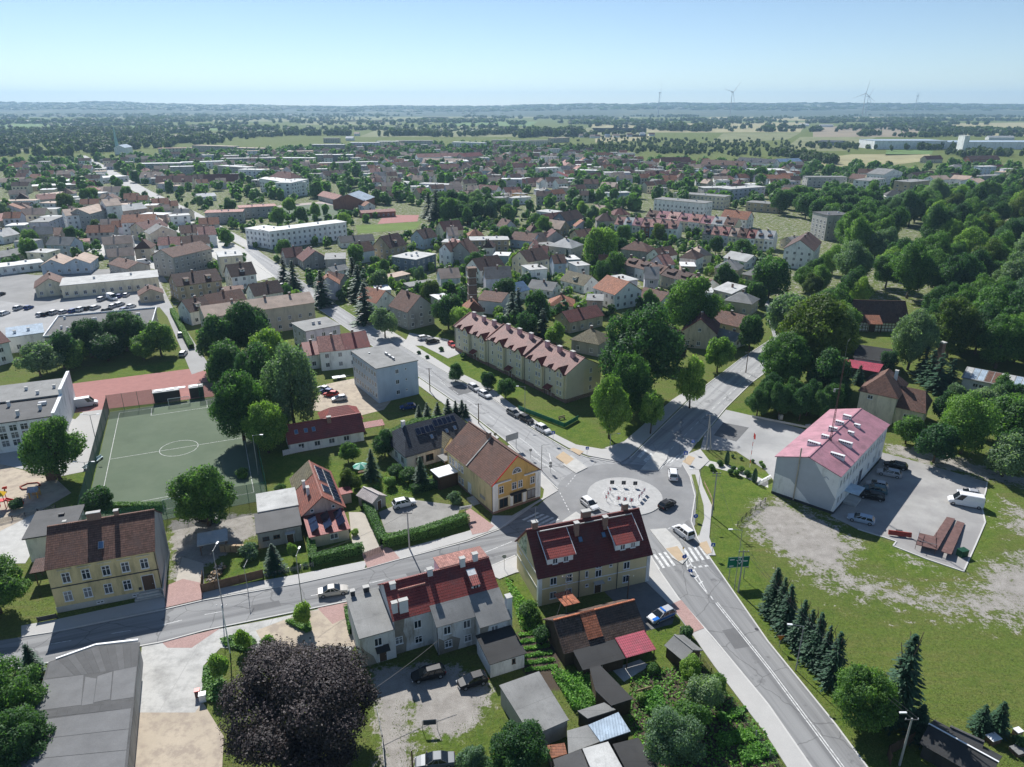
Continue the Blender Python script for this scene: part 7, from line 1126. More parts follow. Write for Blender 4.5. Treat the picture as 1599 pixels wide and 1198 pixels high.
def grove(px, n, rr, dmin, seed, what, place, grp, lf=LF, lib='n'):
    pts = scatter(px, n, rr, dmin, seed); xs = sorted(pxof((q[0], q[1], 0)) for q in pts); ys = sorted(q[1] for q in pts); a, b2 = xs[len(xs)//3], xs[2*len(xs)//3]; c, d = ys[len(ys)//3], ys[2*len(ys)//3]
    for k, (x, y, r_, h_) in enumerate(pts):
        u = pxof((x, y, 0)); sx = 'left' if u < a else 'middle' if u < b2 else 'right'; sy = 'front' if y < c else 'centre' if y < d else 'back'
        tree(Vector((x, y, 0)), h_, r_, lf[k % len(lf)], lib, f'{NAMEC[lf[k % len(lf)]]} {what}, {sy} {sx} of the {place}', grp)
grove([(1318, 378), (1360, 345), (1420, 325), (1540, 312), (1720, 320), (1760, 600), (1620, 610), (1560, 590), (1490, 575), (1450, 545), (1435, 490), (1330, 475), (1285, 435)], 125, (6, 10), .78, 3, 'tree', 'park wood', 'trees of the park wood', LF, 'b')
grove([(1200, 330), (1300, 315), (1380, 330), (1330, 380), (1300, 365), (1200, 345)], 30, (5, 8), .85, 4, 'tree', 'clump beyond the concrete block', 'clump beyond the concrete block', 'dmd')
grove([(1445, 500), (1600, 470), (1720, 560), (1620, 592), (1510, 570), (1460, 548)], 22, (4.5, 7.5), .72, 18, 'tree', 'wood behind the workshop', 'trees behind the workshop', 'mdmgd', 'b')
grove([(1222, 470), (1290, 435), (1340, 470), (1335, 500), (1325, 580), (1290, 605), (1225, 590)], 14, (4, 6.5), .75, 15, 'tree', 'clump at the road bend', 'trees at the road bend', 'mdgly', 'b')
grove([(1470, 640), (1560, 620), (1640, 640), (1640, 740), (1560, 715), (1470, 705)], 12, (2.2, 3.8), 1.0, 5, 'scrub tree', 'scrub behind the lot', 'scrub behind the lot', 'dmg')
grove([(400, 470), (560, 400), (700, 350), (860, 330), (1000, 345), (1200, 400), (1180, 480), (1000, 520), (860, 500), (700, 520), (600, 490), (520, 470)], 44, (2.6, 5.0), 1.1, 6, 'garden tree', 'house quarter', 'garden trees in the house quarter')
grove([(0, 330), (210, 300), (420, 330), (640, 330), (800, 335), (760, 345), (640, 345), (470, 400), (330, 440), (200, 440), (0, 460)], 26, (3.5, 6.5), 1.1, 7, 'tree', 'left yards', 'trees in the yards on the left')
grove([(650, 346), (668, 328), (800, 330), (805, 352), (700, 350)], 18, (5, 8), .8, 8, 'tall tree', 'belt behind the red court', 'tree belt behind the red court', 'dmdg')
def vfill(px, n, rr, seed, hf=(1.6, 2.2), free=True):
    P = [tuple(G(*q).xy) for q in px]; a = np.array(P); rg = np.random.default_rng(seed); x = rg.uniform(a[:, 0].min(), a[:, 0].max(), n*4); y = rg.uniform(a[:, 1].min(), a[:, 1].max(), n*4); ok = inside(P, x, y)
    if free:
        for q in FR: dx, dy = x-q[0], y-q[1]; u, v = dx*math.cos(q[2])+dy*math.sin(q[2]), -dx*math.sin(q[2])+dy*math.cos(q[2]); ok &= ~((u > -1.5) & (u < q[3]+1.5) & (v > -2) & (v < q[4]+1.5))
        for q in ROADS+[[tuple(G(*s_).xy) for s_ in ((0, 425), (250, 424), (262, 440), (250, 490), (0, 540))]]: ok &= ~inside(q, x, y)
    x, y = x[ok][:n], y[ok][:n]; r_ = rg.uniform(*rr, len(x)); return list(zip(x, y, r_, r_*rg.uniform(*hf, len(x))+.5))
def mass(name, label, pts, lib, m, keep=1.0, seed=1):    # joined crowns where the trees read as one mass
    rg = np.random.default_rng(seed); V = []; tot = []
    for (x, y, r_, h_) in pts:
        c, t, b_, rn = lib[rg.integers(len(lib))]; a = rg.uniform(0, 6.28); ca, sa = math.cos(a), math.sin(a); Rm = np.array([[ca, -sa, 0], [sa, ca, 0], [0, 0, 1]]).T; az = h_*.5/r_
        sc = np.array([r_, r_, r_*az]); V.append(((c@Rm)*sc+np.array([x, y, h_*.5]), (t@Rm)*sc, (b_@Rm)*sc, np.clip(rn*.6+rg.uniform(0, .4), 0, 1)))
    o = link(name, quads_mesh(name, *(np.concatenate([v[i] for v in V]) for i in range(3)), m, np.concatenate([v[3] for v in V]))); o['kind'] = 'stuff'; tag(o, label, 'woodland', kind='stuff'); return o
def lowcrown(seed, n, leaf):
    rng = np.random.default_rng(seed); d = unit(rng.normal(size=(n, 3))); cen = unit(rng.normal(size=(5, 3)))*.45; k = rng.integers(0, 5, n); p = cen[k]+d*.58; p /= np.maximum(1, np.linalg.norm(p, axis=1, keepdims=True)); nrm = unit(d+rng.normal(size=d.shape)*.3+np.array([0, 0, .3])); c, t, b_ = leafset(rng, p, nrm, leaf, .8); return c, t, b_, np.clip(.5+.3*rng.normal(size=n), 0, 1)
LOW = [lowcrown(i, 150, .34) for i in range(5)]; LOWER = [lowcrown(20+i, 34, .62) for i in range(5)]
QUARTER = [(400, 470), (560, 400), (700, 345), (860, 328), (1000, 340), (1220, 400), (1190, 490), (1000, 530), (860, 510), (700, 530), (600, 500), (520, 480)]; LYARD = [(0, 330), (210, 300), (420, 330), (640, 330), (800, 335), (760, 345), (640, 345), (470, 400), (330, 440), (200, 440), (0, 460)]
mass('garden_shrubs', 'light green shrubs and fruit bushes filling the house quarter gardens', vfill(QUARTER, 520, (.8, 2.2), 16), LOW, L_LIGHT, seed=5); mass('garden_hedges', 'darker shrubs and hedges filling the house quarter gardens', vfill(QUARTER, 420, (.8, 2.8), 26), LOW, L_DARK, seed=15)
mass('yard_shrubs', 'shrubs between the yards left of the main street', vfill(LYARD, 330, (1, 3), 17), LOW, L_MID, seed=6)
mass('town_trees', 'trees and gardens filling the far town', vfill([(0, 255), (250, 245), (500, 232), (800, 225), (1000, 250), (1300, 262), (1599, 262), (1599, 320), (1300, 330), (1200, 325), (1000, 335), (800, 330), (640, 328), (430, 322), (200, 300), (0, 300)], 1900, (2.2, 6), 9), LOW, L_MID, seed=2)
# grass tufts and weeds over the near ground
def tufts(n, seed):
    rg = np.random.default_rng(seed); u = rg.uniform(0, 1, n); yy = 56+(u**1.6)*110; xx = rg.uniform(-.82, .82, n)*(yy+22); ok = np.ones(n, bool)
    for q in SHEETS:
        a = np.array(q); m_ = (xx > a[:, 0].min()) & (xx < a[:, 0].max()) & (yy > a[:, 1].min()) & (yy < a[:, 1].max()) & ok
        if m_.any(): i_ = np.where(m_)[0]; ok[i_[inside(q, xx[i_], yy[i_])]] = False
    for ox, oy, an, w_, d_, h_ in FOOT:
        dx, dy = xx-ox, yy-oy; a_ = dx*np.cos(an)+dy*np.sin(an); b2 = -dx*np.sin(an)+dy*np.cos(an); ok &= ~((a_ > -.3) & (a_ < w_+.3) & (b2 > -.3) & (b2 < d_+.3))
    ix = np.clip(np.searchsorted(gx, xx), 0, nx-1); iy = np.clip(np.searchsorted(gy, yy), 0, ny-1); ok &= (dirt[iy, ix] < .3+.5*rg.uniform(size=n)) & (soil[iy, ix] < .5)
    xx, yy, lu_ = xx[ok], yy[ok], lush[iy, ix][ok]; k = len(xx); p3 = np.stack([xx, yy, rg.uniform(.01, .06, k)], 1); nrm = unit(rg.normal(size=(k, 3))*np.array([.35, .35, .1])+np.array([0, 0, 1]))
    c, t, b_ = leafset(rg, p3, nrm, .075, .5); o = link('grass_tufts', quads_mesh('grass_tufts', c, t, b_, leafmat('leaf_grass', (.085, .135, .026), (.20, .215, .06), .2, 0), np.clip(rg.uniform(.0, 1, k)-lu_*.3, 0, 1))); o['kind'] = 'stuff'; tag(o, 'rough grass tufts over the lawns and verges', 'grass', kind='stuff')
tufts(300000, 5)
# ---------------------------------------------------------------- cars
CL = [('sedan', 'beige', (497, 931), (545, 923), 'silver-beige saloon driving on the street past the grey house', 'moving_car'), ('suv', 'white', (614, 794), (649, 786), 'white SUV parked on the gravel yard'), ('wagon', 'white', (911, 783), (931, 799), 'white estate car entering the roundabout', 'moving_car'), ('hatch', 'black', (1030, 798), (1054, 785), 'black car circling the roundabout', 'moving_car'), ('mpv', 'white', (1052, 754), (1050, 737), 'white people carrier leaving the roundabout northwards', 'moving_car'), ('mpv', 'white', (1077, 843), (1057, 828), 'white small van waiting at the zebra crossing', 'moving_car'),
      ('wagon', 'silver', (734, 604), (748, 613), 'silver estate parked farthest up the main street'), ('wagon', 'white', (750, 615), (765, 623), 'white car parked second along the main street'), ('wagon', 'grey', (795, 644), (811, 653), 'dark grey estate parked along the main street'), ('suv', 'black', (814, 654), (831, 663), 'black SUV parked along the main street'), ('suv', 'white', (839, 669), (858, 679), 'white SUV parked nearest the roundabout'),
      ('wagon', 'black', (1415, 734), (1382, 727), 'black estate parked at the top of the office lot'), ('wagon', 'silver', (1405, 746), (1372, 739), 'silver estate parked second in the office lot'), ('hatch', 'silver', (1384, 764), (1354, 758), 'silver hatchback parked third in the office lot'), ('suv', 'teal', (1382, 772), (1350, 766), 'dark teal SUV parked fourth in the office lot'), ('wagon', 'black', (1378, 782), (1344, 775), 'black estate parked fifth in the office lot'), ('wagon', 'lightblue', (1363, 819), (1326, 810), 'pale blue estate parked by the lot kerb'), ('hatch', 'silver', (1533, 778), (1492, 771), 'silver car half hidden behind the white van'), ('van', 'white', (1532, 793), (1482, 784), 'white panel van parked at the lot edge'),
      ('wagon', 'black', (690, 1052), (648, 1062), 'black estate in the shade behind the grey house'), ('hatch', 'black', (758, 1062), (718, 1074), 'dark car in the shade beside the white annex'), ('sedan', 'grey', (700, 1192), (660, 1196), 'grey car at the bottom edge of the yard'), ('hatch', 'white', (512, 612), (498, 608), 'white car, first in the yard row'), ('hatch', 'blue', (519, 616), (503, 613), 'blue car, second in the yard row'), ('hatch', 'red', (526, 619), (509, 618), 'red car, third in the yard row'), ('hatch', 'silver', (541, 624), (520, 627), 'silver hatchback, last in the yard row'),
      ('wagon', 'white', (652, 532), (674, 528), 'white estate on the side road by the stained tenement'), ('wagon', 'black', (666, 537), (686, 534), 'black car beside the white estate on the side road'), ('hatch', 'red', (700, 536), (713, 546), 'red car at the apartments entrance'), ('van', 'white', (118, 637), (150, 632), 'white van beside the gymnasium wall'), ('hatch', 'silver', (281, 530), (285, 520), 'silver car on the lane behind the track'), ('wagon', 'silver', (283, 560), (291, 550), 'silver car at the lane end'), ('wagon', 'black', (310, 812), (342, 815), 'black car under the tree at the pitch corner'), ('van', 'white', (205, 415), (246, 410), 'white box lorry in the yard left of the main street'), ('van', 'white', (170, 466), (182, 470), 'white van in front of the market hall'), ('wagon', 'grey', (436, 450), (447, 445), 'dark car on the main street by the spruces'), ('hatch', 'blue', (655, 637), (620, 640), 'blue car half hidden behind the slate villa hedge'), ('hatch', 'blue', (185, 466), (190, 463), 'blue car in front of the market hall'), ('hatch', 'silver', (195, 465), (201, 461), 'silver car in front of the market hall')]
for c_ in CL: car(c_[0], c_[1], c_[2], c_[3], c_[4], name=c_[5] if len(c_) > 5 else ('parked_van' if c_[0] == 'van' else 'parked_car'), cat='van' if c_[0] == 'van' else 'car')
for i, (x, y) in enumerate(((65, 494), (74, 493), (86, 491), (100, 490), (116, 488), (128, 486), (138, 484), (150, 483), (30, 484), (46, 483), (8, 492), (168, 488), (178, 481), (188, 478), (196, 487), (206, 481), (2, 462), (160, 470), (155, 383), (146, 374), (170, 380), (157, 372))): car(['hatch', 'wagon', 'suv'][i % 3], ['white', 'silver', 'grey', 'black', 'blue', 'white', 'silver', 'red'][(i*3+i//5) % 8], (x-4, y+1), (x+4, y-2), ['white', 'silver', 'grey', 'black', 'blue', 'white', 'silver', 'red'][(i*3+i//5) % 8]+' car parked in the market yards on the left', group='cars in the market yards')
# police car with its blue stripe
r_, o = car('wagon', 'silver', (1052, 957), (1014, 974), 'white and blue police car parked beside the barn lawn', 'police_car'); BL = paint('police_blue', (.02, .15, .55), .3, .5)
MB().box(.75, 2.25, .28, .86, .955, .975).build('bonnet_stripe', BL, r_); MB().box(-1.8, 1.4, .899, .915, .55, .8).box(-1.8, 1.4, -.915, -.899, .55, .8).build('side_stripe', BL, r_); MB().box(-.3, .0, -.55, .55, 1.5, 1.6).build('light_bar', BL, r_)
fc_ = bpy.data.curves.new('lettering', 'FONT'); fc_.body = 'POLICJA'; fc_.size = .3; fc_.align_x = 'CENTER'; fc_.align_y = 'CENTER'; fc_.extrude = .002; fc_.materials.append(WHITEP); ft = bpy.data.objects.new('tmp', fc_); COL.objects.link(ft); fo = link('lettering', bpy.data.meshes.new_from_object(ft), r_); bpy.data.objects.remove(ft); fo.location = (-.2, -.917, .675); fo.rotation_euler = (math.pi/2, 0, 0)
# flat trailer in the yard
tr = empty('trailer', G(530, 592), .4); tag(tr, 'flat white trailer in the office yard', 'trailer'); MB().box(-1.8, 1.8, -.9, .9, .6, .75).build('deck', WHITEP, tr); MB().box(1.8, 3.0, -.05, .05, .5, .6).build('drawbar', STEELD, tr)
for y in (-.85, .85): MB().tube((-.2, y-.1, .32), (-.2, y+.1, .32), .32, seg=12).build('wheel', TYRE, tr)
# ---------------------------------------------------------------- poles, lamps, signs
def lamp(bx, by, ty, label, arm=(-1, 0), mat_=None, head=True, r=.09, L=1.6, group='street lamps', name='street_lamp', double=False):
    p = G(bx, by); h = hgt((bx, by), (bx, ty)); o = empty(name, p); m = mat_ or METAL; MB().tube((0, 0, 0), (0, 0, h), r, r*.6, 8).build('pole', m, o)
    for s in ((1, -1) if double else (1,)):
        a = Vector((arm[0], arm[1], 0)).normalized()*L*s; MB().tube((0, 0, h-.05), (a.x, a.y, h+.15), .035, seg=6).build('arm', m, o)
        if head: n = a.normalized(); q = MB().box(-.1, .55, -.13, .13, -.06, .06).build('lamp_head', WHITEP, o); q.location = (a.x, a.y, h+.15); q.rotation_euler.z = math.atan2(n.y, n.x)
    tag(o, label, 'street lamp' if head else 'pole', group); return o
def upole(bx, by, ty, label, cross=1, m=None, r=.14, aframe=False):
    p = G(bx, by); h = hgt((bx, by), (bx, ty)); o = empty('utility_pole', p); MB().tube((0, 0, 0), (0, 0, h), r, r*.7, 8).build('pole', m or POLE, o)
    if aframe: MB().tube((1.1, .3, 0), (0, 0, h-.3), r, r*.7, 8).build('brace', m or POLE, o)
    for k in range(cross): MB().box(-.8, .8, -.05, .05, h-.25-k*.5, h-.15-k*.5).build('cross_arm', STEELD, o)
    for x in (-.7, 0, .7): MB().tube((x, 0, h-.15), (x, 0, h+.05), .04, seg=6).build('insulator', WHITEP, o)
    tag(o, label, 'utility pole', 'utility poles'); return Vector((p.x, p.y, h))
lamp(1243, 1047, 978, 'street lamp behind the roadside fir row', (-1, .1)); lamp(1088, 795, 733, 'slim street lamp on the grass strip by the ring', (-1, 0), r=.06, head=True); lamp(1147, 920, 828, 'street lamp beside the green direction sign', (-1, 0), r=.06); lamp(820, 654, 604, 'street lamp by the green fence', (-1, 0)); lamp(846, 735, 695, 'lamp post with round signs on the island of the main street', (1, 0), head=False); lamp(953, 700, 678, 'street lamp at the corner lawn beside the light green tree', (1, 0)); lamp(153, 700, 648, 'floodlight pole beside the pitch fence', (1, 0), double=True); lamp(141, 760, 722, 'lower floodlight pole beside the pitch fence', (1, 0), double=True); lamp(404, 742, 680, 'floodlight pole at the far right of the pitch', (1, 0)); lamp(474, 954, 868, 'tall lamp pole at the street, right of the brown fence', (0, 1)); lamp(348, 944, 860, 'tall lamp pole at the left end of the brown fence', (0, 1)); lamp(388, 925, 885, 'short lamp pole behind the brown fence', (0, 1), head=False, r=.06); lamp(1240, 552, 530, 'street lamp at the bend of the north-east road', (-1, 0))
q1 = upole(1112, 806, 738, 'grey utility pole on the office lawn', 2); q2 = upole(1153, 925, 860, 'utility pole in front of the green direction sign', 1); q3 = upole(1405, 1195, 1122, 'utility pole with lamp in the bottom right corner', 1); MB().box(-1.6, -.8, -.1, .1, 8.0, 8.15).build('lamp_head', WHITEP, bpy.data.objects['utility_pole.002']); q4 = upole(1103, 703, 648, 'A-frame concrete pole at the lot corner', 1, aframe=True); q5 = upole(640, 858, 800, 'utility pole beside the hedge at the gravel yard', 1); q6 = upole(748, 662, 630, 'wooden pole on the main street kerb behind the ochre house', 1, WOOD); q7 = upole(672, 612, 575, 'wooden pole beside the white flat-roofed office slab', 1, WOOD); q8 = upole(1165, 582, 550, 'pole beside the north-east road', 1, WOOD); q9 = upole(884, 970, 900, 'thin pole behind the barn', 1, METAL, .06); upole(980, 938, 899, 'short pole at the yard of the yellow house', 0, WOOD, .1); upole(645, 1200, 1172, 'stump of a dark post in the yard', 0, WOOD, .12); upole(360, 1020, 945, 'white flag-like pole beside the clipped bed', 0, WHITEP, .1)
def wire(a, b, label, sag=.6, r=.018):
    a, b = Vector(a), Vector(b); m = MB(); pr = a; n = 10
    for i in range(1, n+1):
        t = i/n; q = a.lerp(b, t)-Vector((0, 0, sag*4*t*(1-t))); m.tube(pr, q, r, seg=4); pr = q
    o = m.build('overhead_wire', STEELD); tag(o, label, 'wire', 'overhead wires')
wire(q1, q2, 'overhead wire from the office lawn to the green sign'); wire(q2, q3, 'overhead wire along the fir row', 1.2); wire(q2+Vector((.7, 0, 0)), q3+Vector((.7, 0, 0)), 'second overhead wire along the fir row', 1.4); wire(q9-Vector((0, 0, 1)), G(868, 966, 5.5), 'drooping wire over the barn roof', .4); wire(G(685, 1000, 6), G(560, 1092, 4), 'wire from the grey house to the copper beech', .3, .03); wire(q5, G(474, 868, 8), 'street wire above the clipped hedge', .8); wire(q6, q7, 'overhead wire along the main street', .8)
WH = paint('sign_white', (.8, .8, .8), .4, 0)
def sign(bx, by, h, label, shape='disc', col=None, w=.35, yaw=0.0, plates=1, pole=METAL, back=False):
    p = G(bx, by); o = empty('road_sign', p, yaw); MB().tube((0, .03, .0), (0, .03, h), .035, seg=6).build('post', pole, o)
    for k in range(plates):
        z = h-.35-k*.75; m = MB()
        if shape == 'disc': pts = [(w*math.cos(t*math.pi/8), w*math.sin(t*math.pi/8)) for t in range(16)]
        elif shape == 'tri': pts = [(0, -w), (w, w*.75), (-w, w*.75)]
        else: pts = [(-w, -w), (w, -w), (w, w), (-w, w)]
        m.v += [(x, -.03, z+y) for x, y in pts]+[(x, 0, z+y) for x, y in pts]; n = len(pts); m.f += [tuple(range(n)), tuple(range(2*n-1, n-1, -1))]+[((i+1) % n, i, n+i, n+(i+1) % n) for i in range(n)]; m.m += [0, 1]+[1]*n
        m.build('plate', [col or BLUEP, METAL], o)
        if shape == 'disc' and not back: MB().box(-.05, .05, -.04, -.031, z-.2, z+.2).build('symbol', WH, o)
        if shape == 'square' and not back: MB().poly([(-w*.6, -.034, z-w*.6), (w*.6, -.034, z-w*.6), (0, -.034, z+w*.65)]).build('symbol', WH, o)
    tag(o, label, 'road sign', 'road signs'); return o
sign(1068, 882, 2.0, 'blue keep-right disc on the splitter island', 'disc', BLUEP, .4); sign(1086, 815, 1.6, 'blue roundabout disc on the grass strip', 'disc', BLUEP, .45); sign(1112, 868, 2.6, 'blue crossing sign at the pavement end', 'square', BLUEP, .35); sign(1070, 722, 2.6, 'blue crossing sign north of the ring', 'square', BLUEP, .45); sign(1081, 706, 3.0, 'blue no-stopping disc at the lot entrance', 'disc', BLUEP, .4); sign(864, 692, 3.0, 'blue crossing sign beside the white SUV', 'square', BLUEP, .4); sign(917, 713, 2.4, 'blue crossing sign on the north corner', 'square', BLUEP, .35); sign(774, 692, 2.6, 'grey-backed round sign behind the ochre house', 'disc', METAL, .4, back=True); sign(829, 716, 2.4, 'grey-backed round sign on the island kerb', 'disc', METAL, .35, back=True); sign(788, 890, 3.0, 'grey-backed round sign beside the yellow house', 'disc', METAL, .35, back=True); sign(860, 738, 2.6, 'grey-backed double sign at the ring entry', 'disc', METAL, .35, plates=2, back=True); sign(1217, 1012, 2.2, 'orange-backed warning triangle beside the road', 'tri', mat('sign_orange', (.45, .16, .02), .7), .55, back=True); sign(1078, 896, 1.0, 'low blue disc at the tip of the splitter island', 'disc', BLUEP, .35); sign(1067, 863, 1.3, 'yellow bollard post on the splitter island', 'square', YELP, .15, back=True)
def board(bx, by, w, h, z, yaw, label, face, legs=2, name='sign_board', back=METAL):
    p = G(bx, by); o = empty(name, p, yaw); MB().box(-w/2, w/2, -.04, .0, z, z+h).build('panel', face, o)
    for x in ((-w*.35, w*.35) if legs == 2 else (0,)): MB().tube((x, .06, 0), (x, .06, z+h*.9), .06, seg=6).build('post', METAL, o)
    tag(o, label, 'sign'); return o
gs = board(1150, 905, 3.6, 2.0, 2.4, .12, 'large green direction sign with white roundabout diagram', GREENP, name='direction_sign'); 
MB().tube((.15, -.045, 3.0), (.15, -.045, 3.25), .07, seg=6).build('symbol_stem', WH, gs); m = MB()
for i in range(14):
    t0, t1 = -.8+i*.38, -.8+(i+1)*.38
    if i < 12: m.tube((.15+.3*math.sin(t0), -.045, 3.5-.3*math.cos(t0)), (.15+.3*math.sin(t1), -.045, 3.5-.3*math.cos(t1)), .05, seg=5)
m.tube((.45, -.045, 3.55), (.85, -.045, 3.75), .05, seg=5).tube((-.15, -.045, 3.6), (-.4, -.045, 3.8), .05, seg=5).tube((.15, -.045, 3.8), (.15, -.045, 4.15), .05, seg=5); m.build('roundabout_symbol', WH, gs)
for x0, x1, z in ((-1.5, -.8, 2.65), (.8, 1.5, 3.45), (-.2, .45, 4.2), (-1.5, -.75, 3.85)): MB().box(x0, x1, -.047, -.041, z, z+.16).build('place_name', WH, gs)
MB().box(-1.78, 1.78, -.044, -.0405, 2.42, 2.45).box(-1.78, 1.78, -.044, -.0405, 4.35, 4.38).build('border', WH, gs)
board(800, 702, 3.4, 1.6, 2.3, .62, 'grey back of a large direction sign behind the ochre house', METAL, name='direction_sign'); bb = board(728, 808, 2.4, .7, 1.8, .35, 'white advertising panel on a pole by the hedge', WH, 1)
MB().box(-.9, .9, -.05, -.041, 2.1, 2.18).box(-.9, .5, -.05, -.041, 1.95, 2.02).build('lettering', STEELD, bb)
# chevron boards on the island
RW = paint('chevron_red', (.6, .02, .03), .4, 0)
def chevrons(x, y, dx, dy, yaw, lab):
    for k in range(3):
        p = G(x+dx*k, y+dy*k); p.z = .19; o = empty('chevron_board', p, yaw); MB().box(-.42, .42, -.03, 0, .55, 1.4).build('panel', WH, o); MB().tube((0, .05, 0), (0, .05, 1.3), .03, seg=6).build('post', METAL, o)
        MB().poly([(-.3, -.033, .62), (-.02, -.033, .62), (.3, -.033, .97), (-.02, -.033, 1.33), (-.3, -.033, 1.33), (.02, -.033, .97)]).build('chevron', RW, o); MB().box(-.42, .42, .001, .012, .55, 1.4).build('back_plate', STEELD, o); tag(o, f'red chevron board {lab}', 'road sign', 'chevron boards on the roundabout island')
chevrons(966, 786, 10, 1.5, .05, 'facing the camera on the island'); chevrons(998, 783, 4, -5, .9, 'on the right of the island'); chevrons(956, 761, 18, .8, math.pi, 'turned away at the back of the island'); chevrons(953, 772, -3, 6, -1.2, 'on the left of the island')
# flagpole, bins, cabinets, tables
fp = empty('flagpole', G(1171, 730)); tag(fp, 'red and white striped flagpole with a limp flag', 'flagpole'); hf = hgt((1171, 730), (1171, 676))
for k in range(8): MB().tube((0, 0, k*hf/8), (0, 0, (k+1)*hf/8), .05, seg=6).build('pole_band', [WHITEP, REDP][k % 2], fp)
MB().slab([(.06, 0, hf-1.4), (.45, .05, hf-1.6), (.4, .08, hf-.5), (.06, 0, hf-.1)], .02).build('flag', REDP, fp)
def crate(name, label, cat, px, dims, m, top=None, rz=.3, z=0.0):
    o = empty(name, G(*px), rz); w, d, h = dims; MB().box(-w/2, w/2, -d/2, d/2, z, h).build('body', m, o); MB().box(-w/2-.04, w/2+.04, -d/2-.04, d/2+.04, h+.002, h+.08).build('lid', top or m, o); tag(o, label, cat); return o
crate('wheelie_bin', 'red bin beside the concrete yard bed', 'bin', (310, 1088), (.6, .6, 1.1), RUST, REDP); crate('wheelie_bin', 'white container beside the red bin', 'bin', (318, 1094), (.8, .7, 1.1), WHITEP); crate('skip', 'dark green waste container at the lot corner', 'container', (1502, 868), (1.5, 1.1, 1.2), paint('bin_green', (.01, .06, .03), .5, .1)); crate('playground_tower', 'dark wooden box tower at the playground edge', 'play tower', (82, 748), (1.6, 1.6, 2.6), WOOD, roofm('light grey')); crate('garden_box', 'white raised box on the lawn, bottom right', 'box', (1550, 1158), (1.4, 1.0, .7), WOOD, WHITEP); crate('garden_box', 'slatted pallet box on the lawn, right edge', 'box', (1590, 1175), (1.6, 1.2, .5), WOOD, roofm('grey')); crate('garden_box', 'small pale chest near the young firs', 'box', (1588, 1148), (.9, .7, .8), WOODL, WHITEP); crate('cabinet', 'pale cabinet beside the lot wall', 'cabinet', (1219, 655), (.9, .6, 1.1), CONC); crate('cabinet', 'second pale cabinet by the lot wall', 'cabinet', (1262, 668), (1.2, .6, .7), CONC)
lp = empty('loading_ramp', G(1462, 858)); tag(lp, 'rusty steel loading ramp with two tracks and a platform', 'ramp'); RO = Vector((G(1462, 858).x, G(1462, 858).y, 0))
def rp(px, py, h): return tuple(G(px, py, h)-RO)
for a, b_, c_, d_ in (((1450, 850), (1464, 859), (1492, 810), (1479, 807)), ((1470, 861), (1486, 866), (1507, 817), (1495, 813))):
    hs = (1.0, 1.0, .25, .25); q = [Vector(rp(*p, h)) for p, h in zip((a, b_, c_, d_), hs)]; MB().slab(q, .09).build('track', RUST, lp)
    for t in (.15, .4, .65):
        for s_ in (0, 1):
            u = q[s_].lerp(q[3-s_], t); MB().tube((u.x, u.y, 0), (u.x, u.y, u.z), .06, seg=6).build('leg', RUST, lp)
q = [Vector(rp(*p, 1.03)) for p in ((1431, 850), (1462, 858), (1462, 838), (1436, 832))]; MB().slab(q, .12).build('platform', RUST, lp)
for p in q: MB().tube((p.x, p.y, 0), (p.x, p.y, 1.9), .04, seg=6).build('leg', RUST, lp)
for u, v in ((0, 1), (3, 0)): MB().tube(q[u]+Vector((0, 0, .9)), q[v]+Vector((0, 0, .9)), .04, seg=6).build('rail', METAL, lp)
br = empty('snow_plough', G(1405, 838), -.25); tag(br, 'long red plough blade beside the loading ramp', 'plough blade'); MB().hexa([(-1.9, -.25, .25), (1.9, -.25, .25), (1.9, .05, .25), (-1.9, .05, .25), (-1.9, .15, .95), (1.9, .15, .95), (1.9, .3, .95), (-1.9, .3, .95)]).build('blade', mat('plough_red', (.35, .05, .03), .6), br); MB().box(-.5, .5, .3, .9, .2, .9).build('mount', STEELD, br)
# parasol, benches, dugouts, goals
ps = empty('parasol', G(565, 742)); tag(ps, 'green striped garden parasol open over a table', 'parasol'); MB().tube((0, 0, 0), (0, 0, 2.5), .04, seg=6).build('pole', METAL, ps)
for i in range(8):
    t0, t1 = i*math.pi/4, (i+1)*math.pi/4; MB().poly([(0, 0, 2.75), (1.7*math.cos(t0), 1.7*math.sin(t0), 2.15), (1.7*math.cos(t1), 1.7*math.sin(t1), 2.15)]).build('canopy_panel', [mat('parasol_green', (.03, .25, .17), .8), mat('parasol_pale', (.35, .55, .47), .8)][i % 2], ps)
MB().tube((0, 0, .7), (0, 0, .74), .7, seg=12).build('table_top', WOOD, ps)
def bench(px, label, rz, m=None, L=1.8):
    o = empty('bench', G(*px), rz); MB().box(-L/2, L/2, -.25, .25, .42, .48).build('seat', m or WOODL, o); MB().box(-L/2, L/2, .22, .28, .55, .9).build('backrest', m or WOODL, o)
    for x in (-L/2+.15, L/2-.25): MB().box(x, x+.1, -.22, .28, 0, .42).build('leg', STEELD, o)
    tag(o, label, 'bench')
bench((1007, 1085), 'wooden bench on the garden terrace', .35, WOODL, 2.2); bench((878, 655), 'small wooden table bench inside the green fence', .5, WOODL); bench((143, 728), 'pale blue stadium bench by the pitch fence', 1.4, mat('bench_blue', (.5, .62, .66)), 4); bench((151, 722), 'second pale blue bench against the pitch fence', 1.4, mat('bench_blue', (.5, .62, .66)), 4)
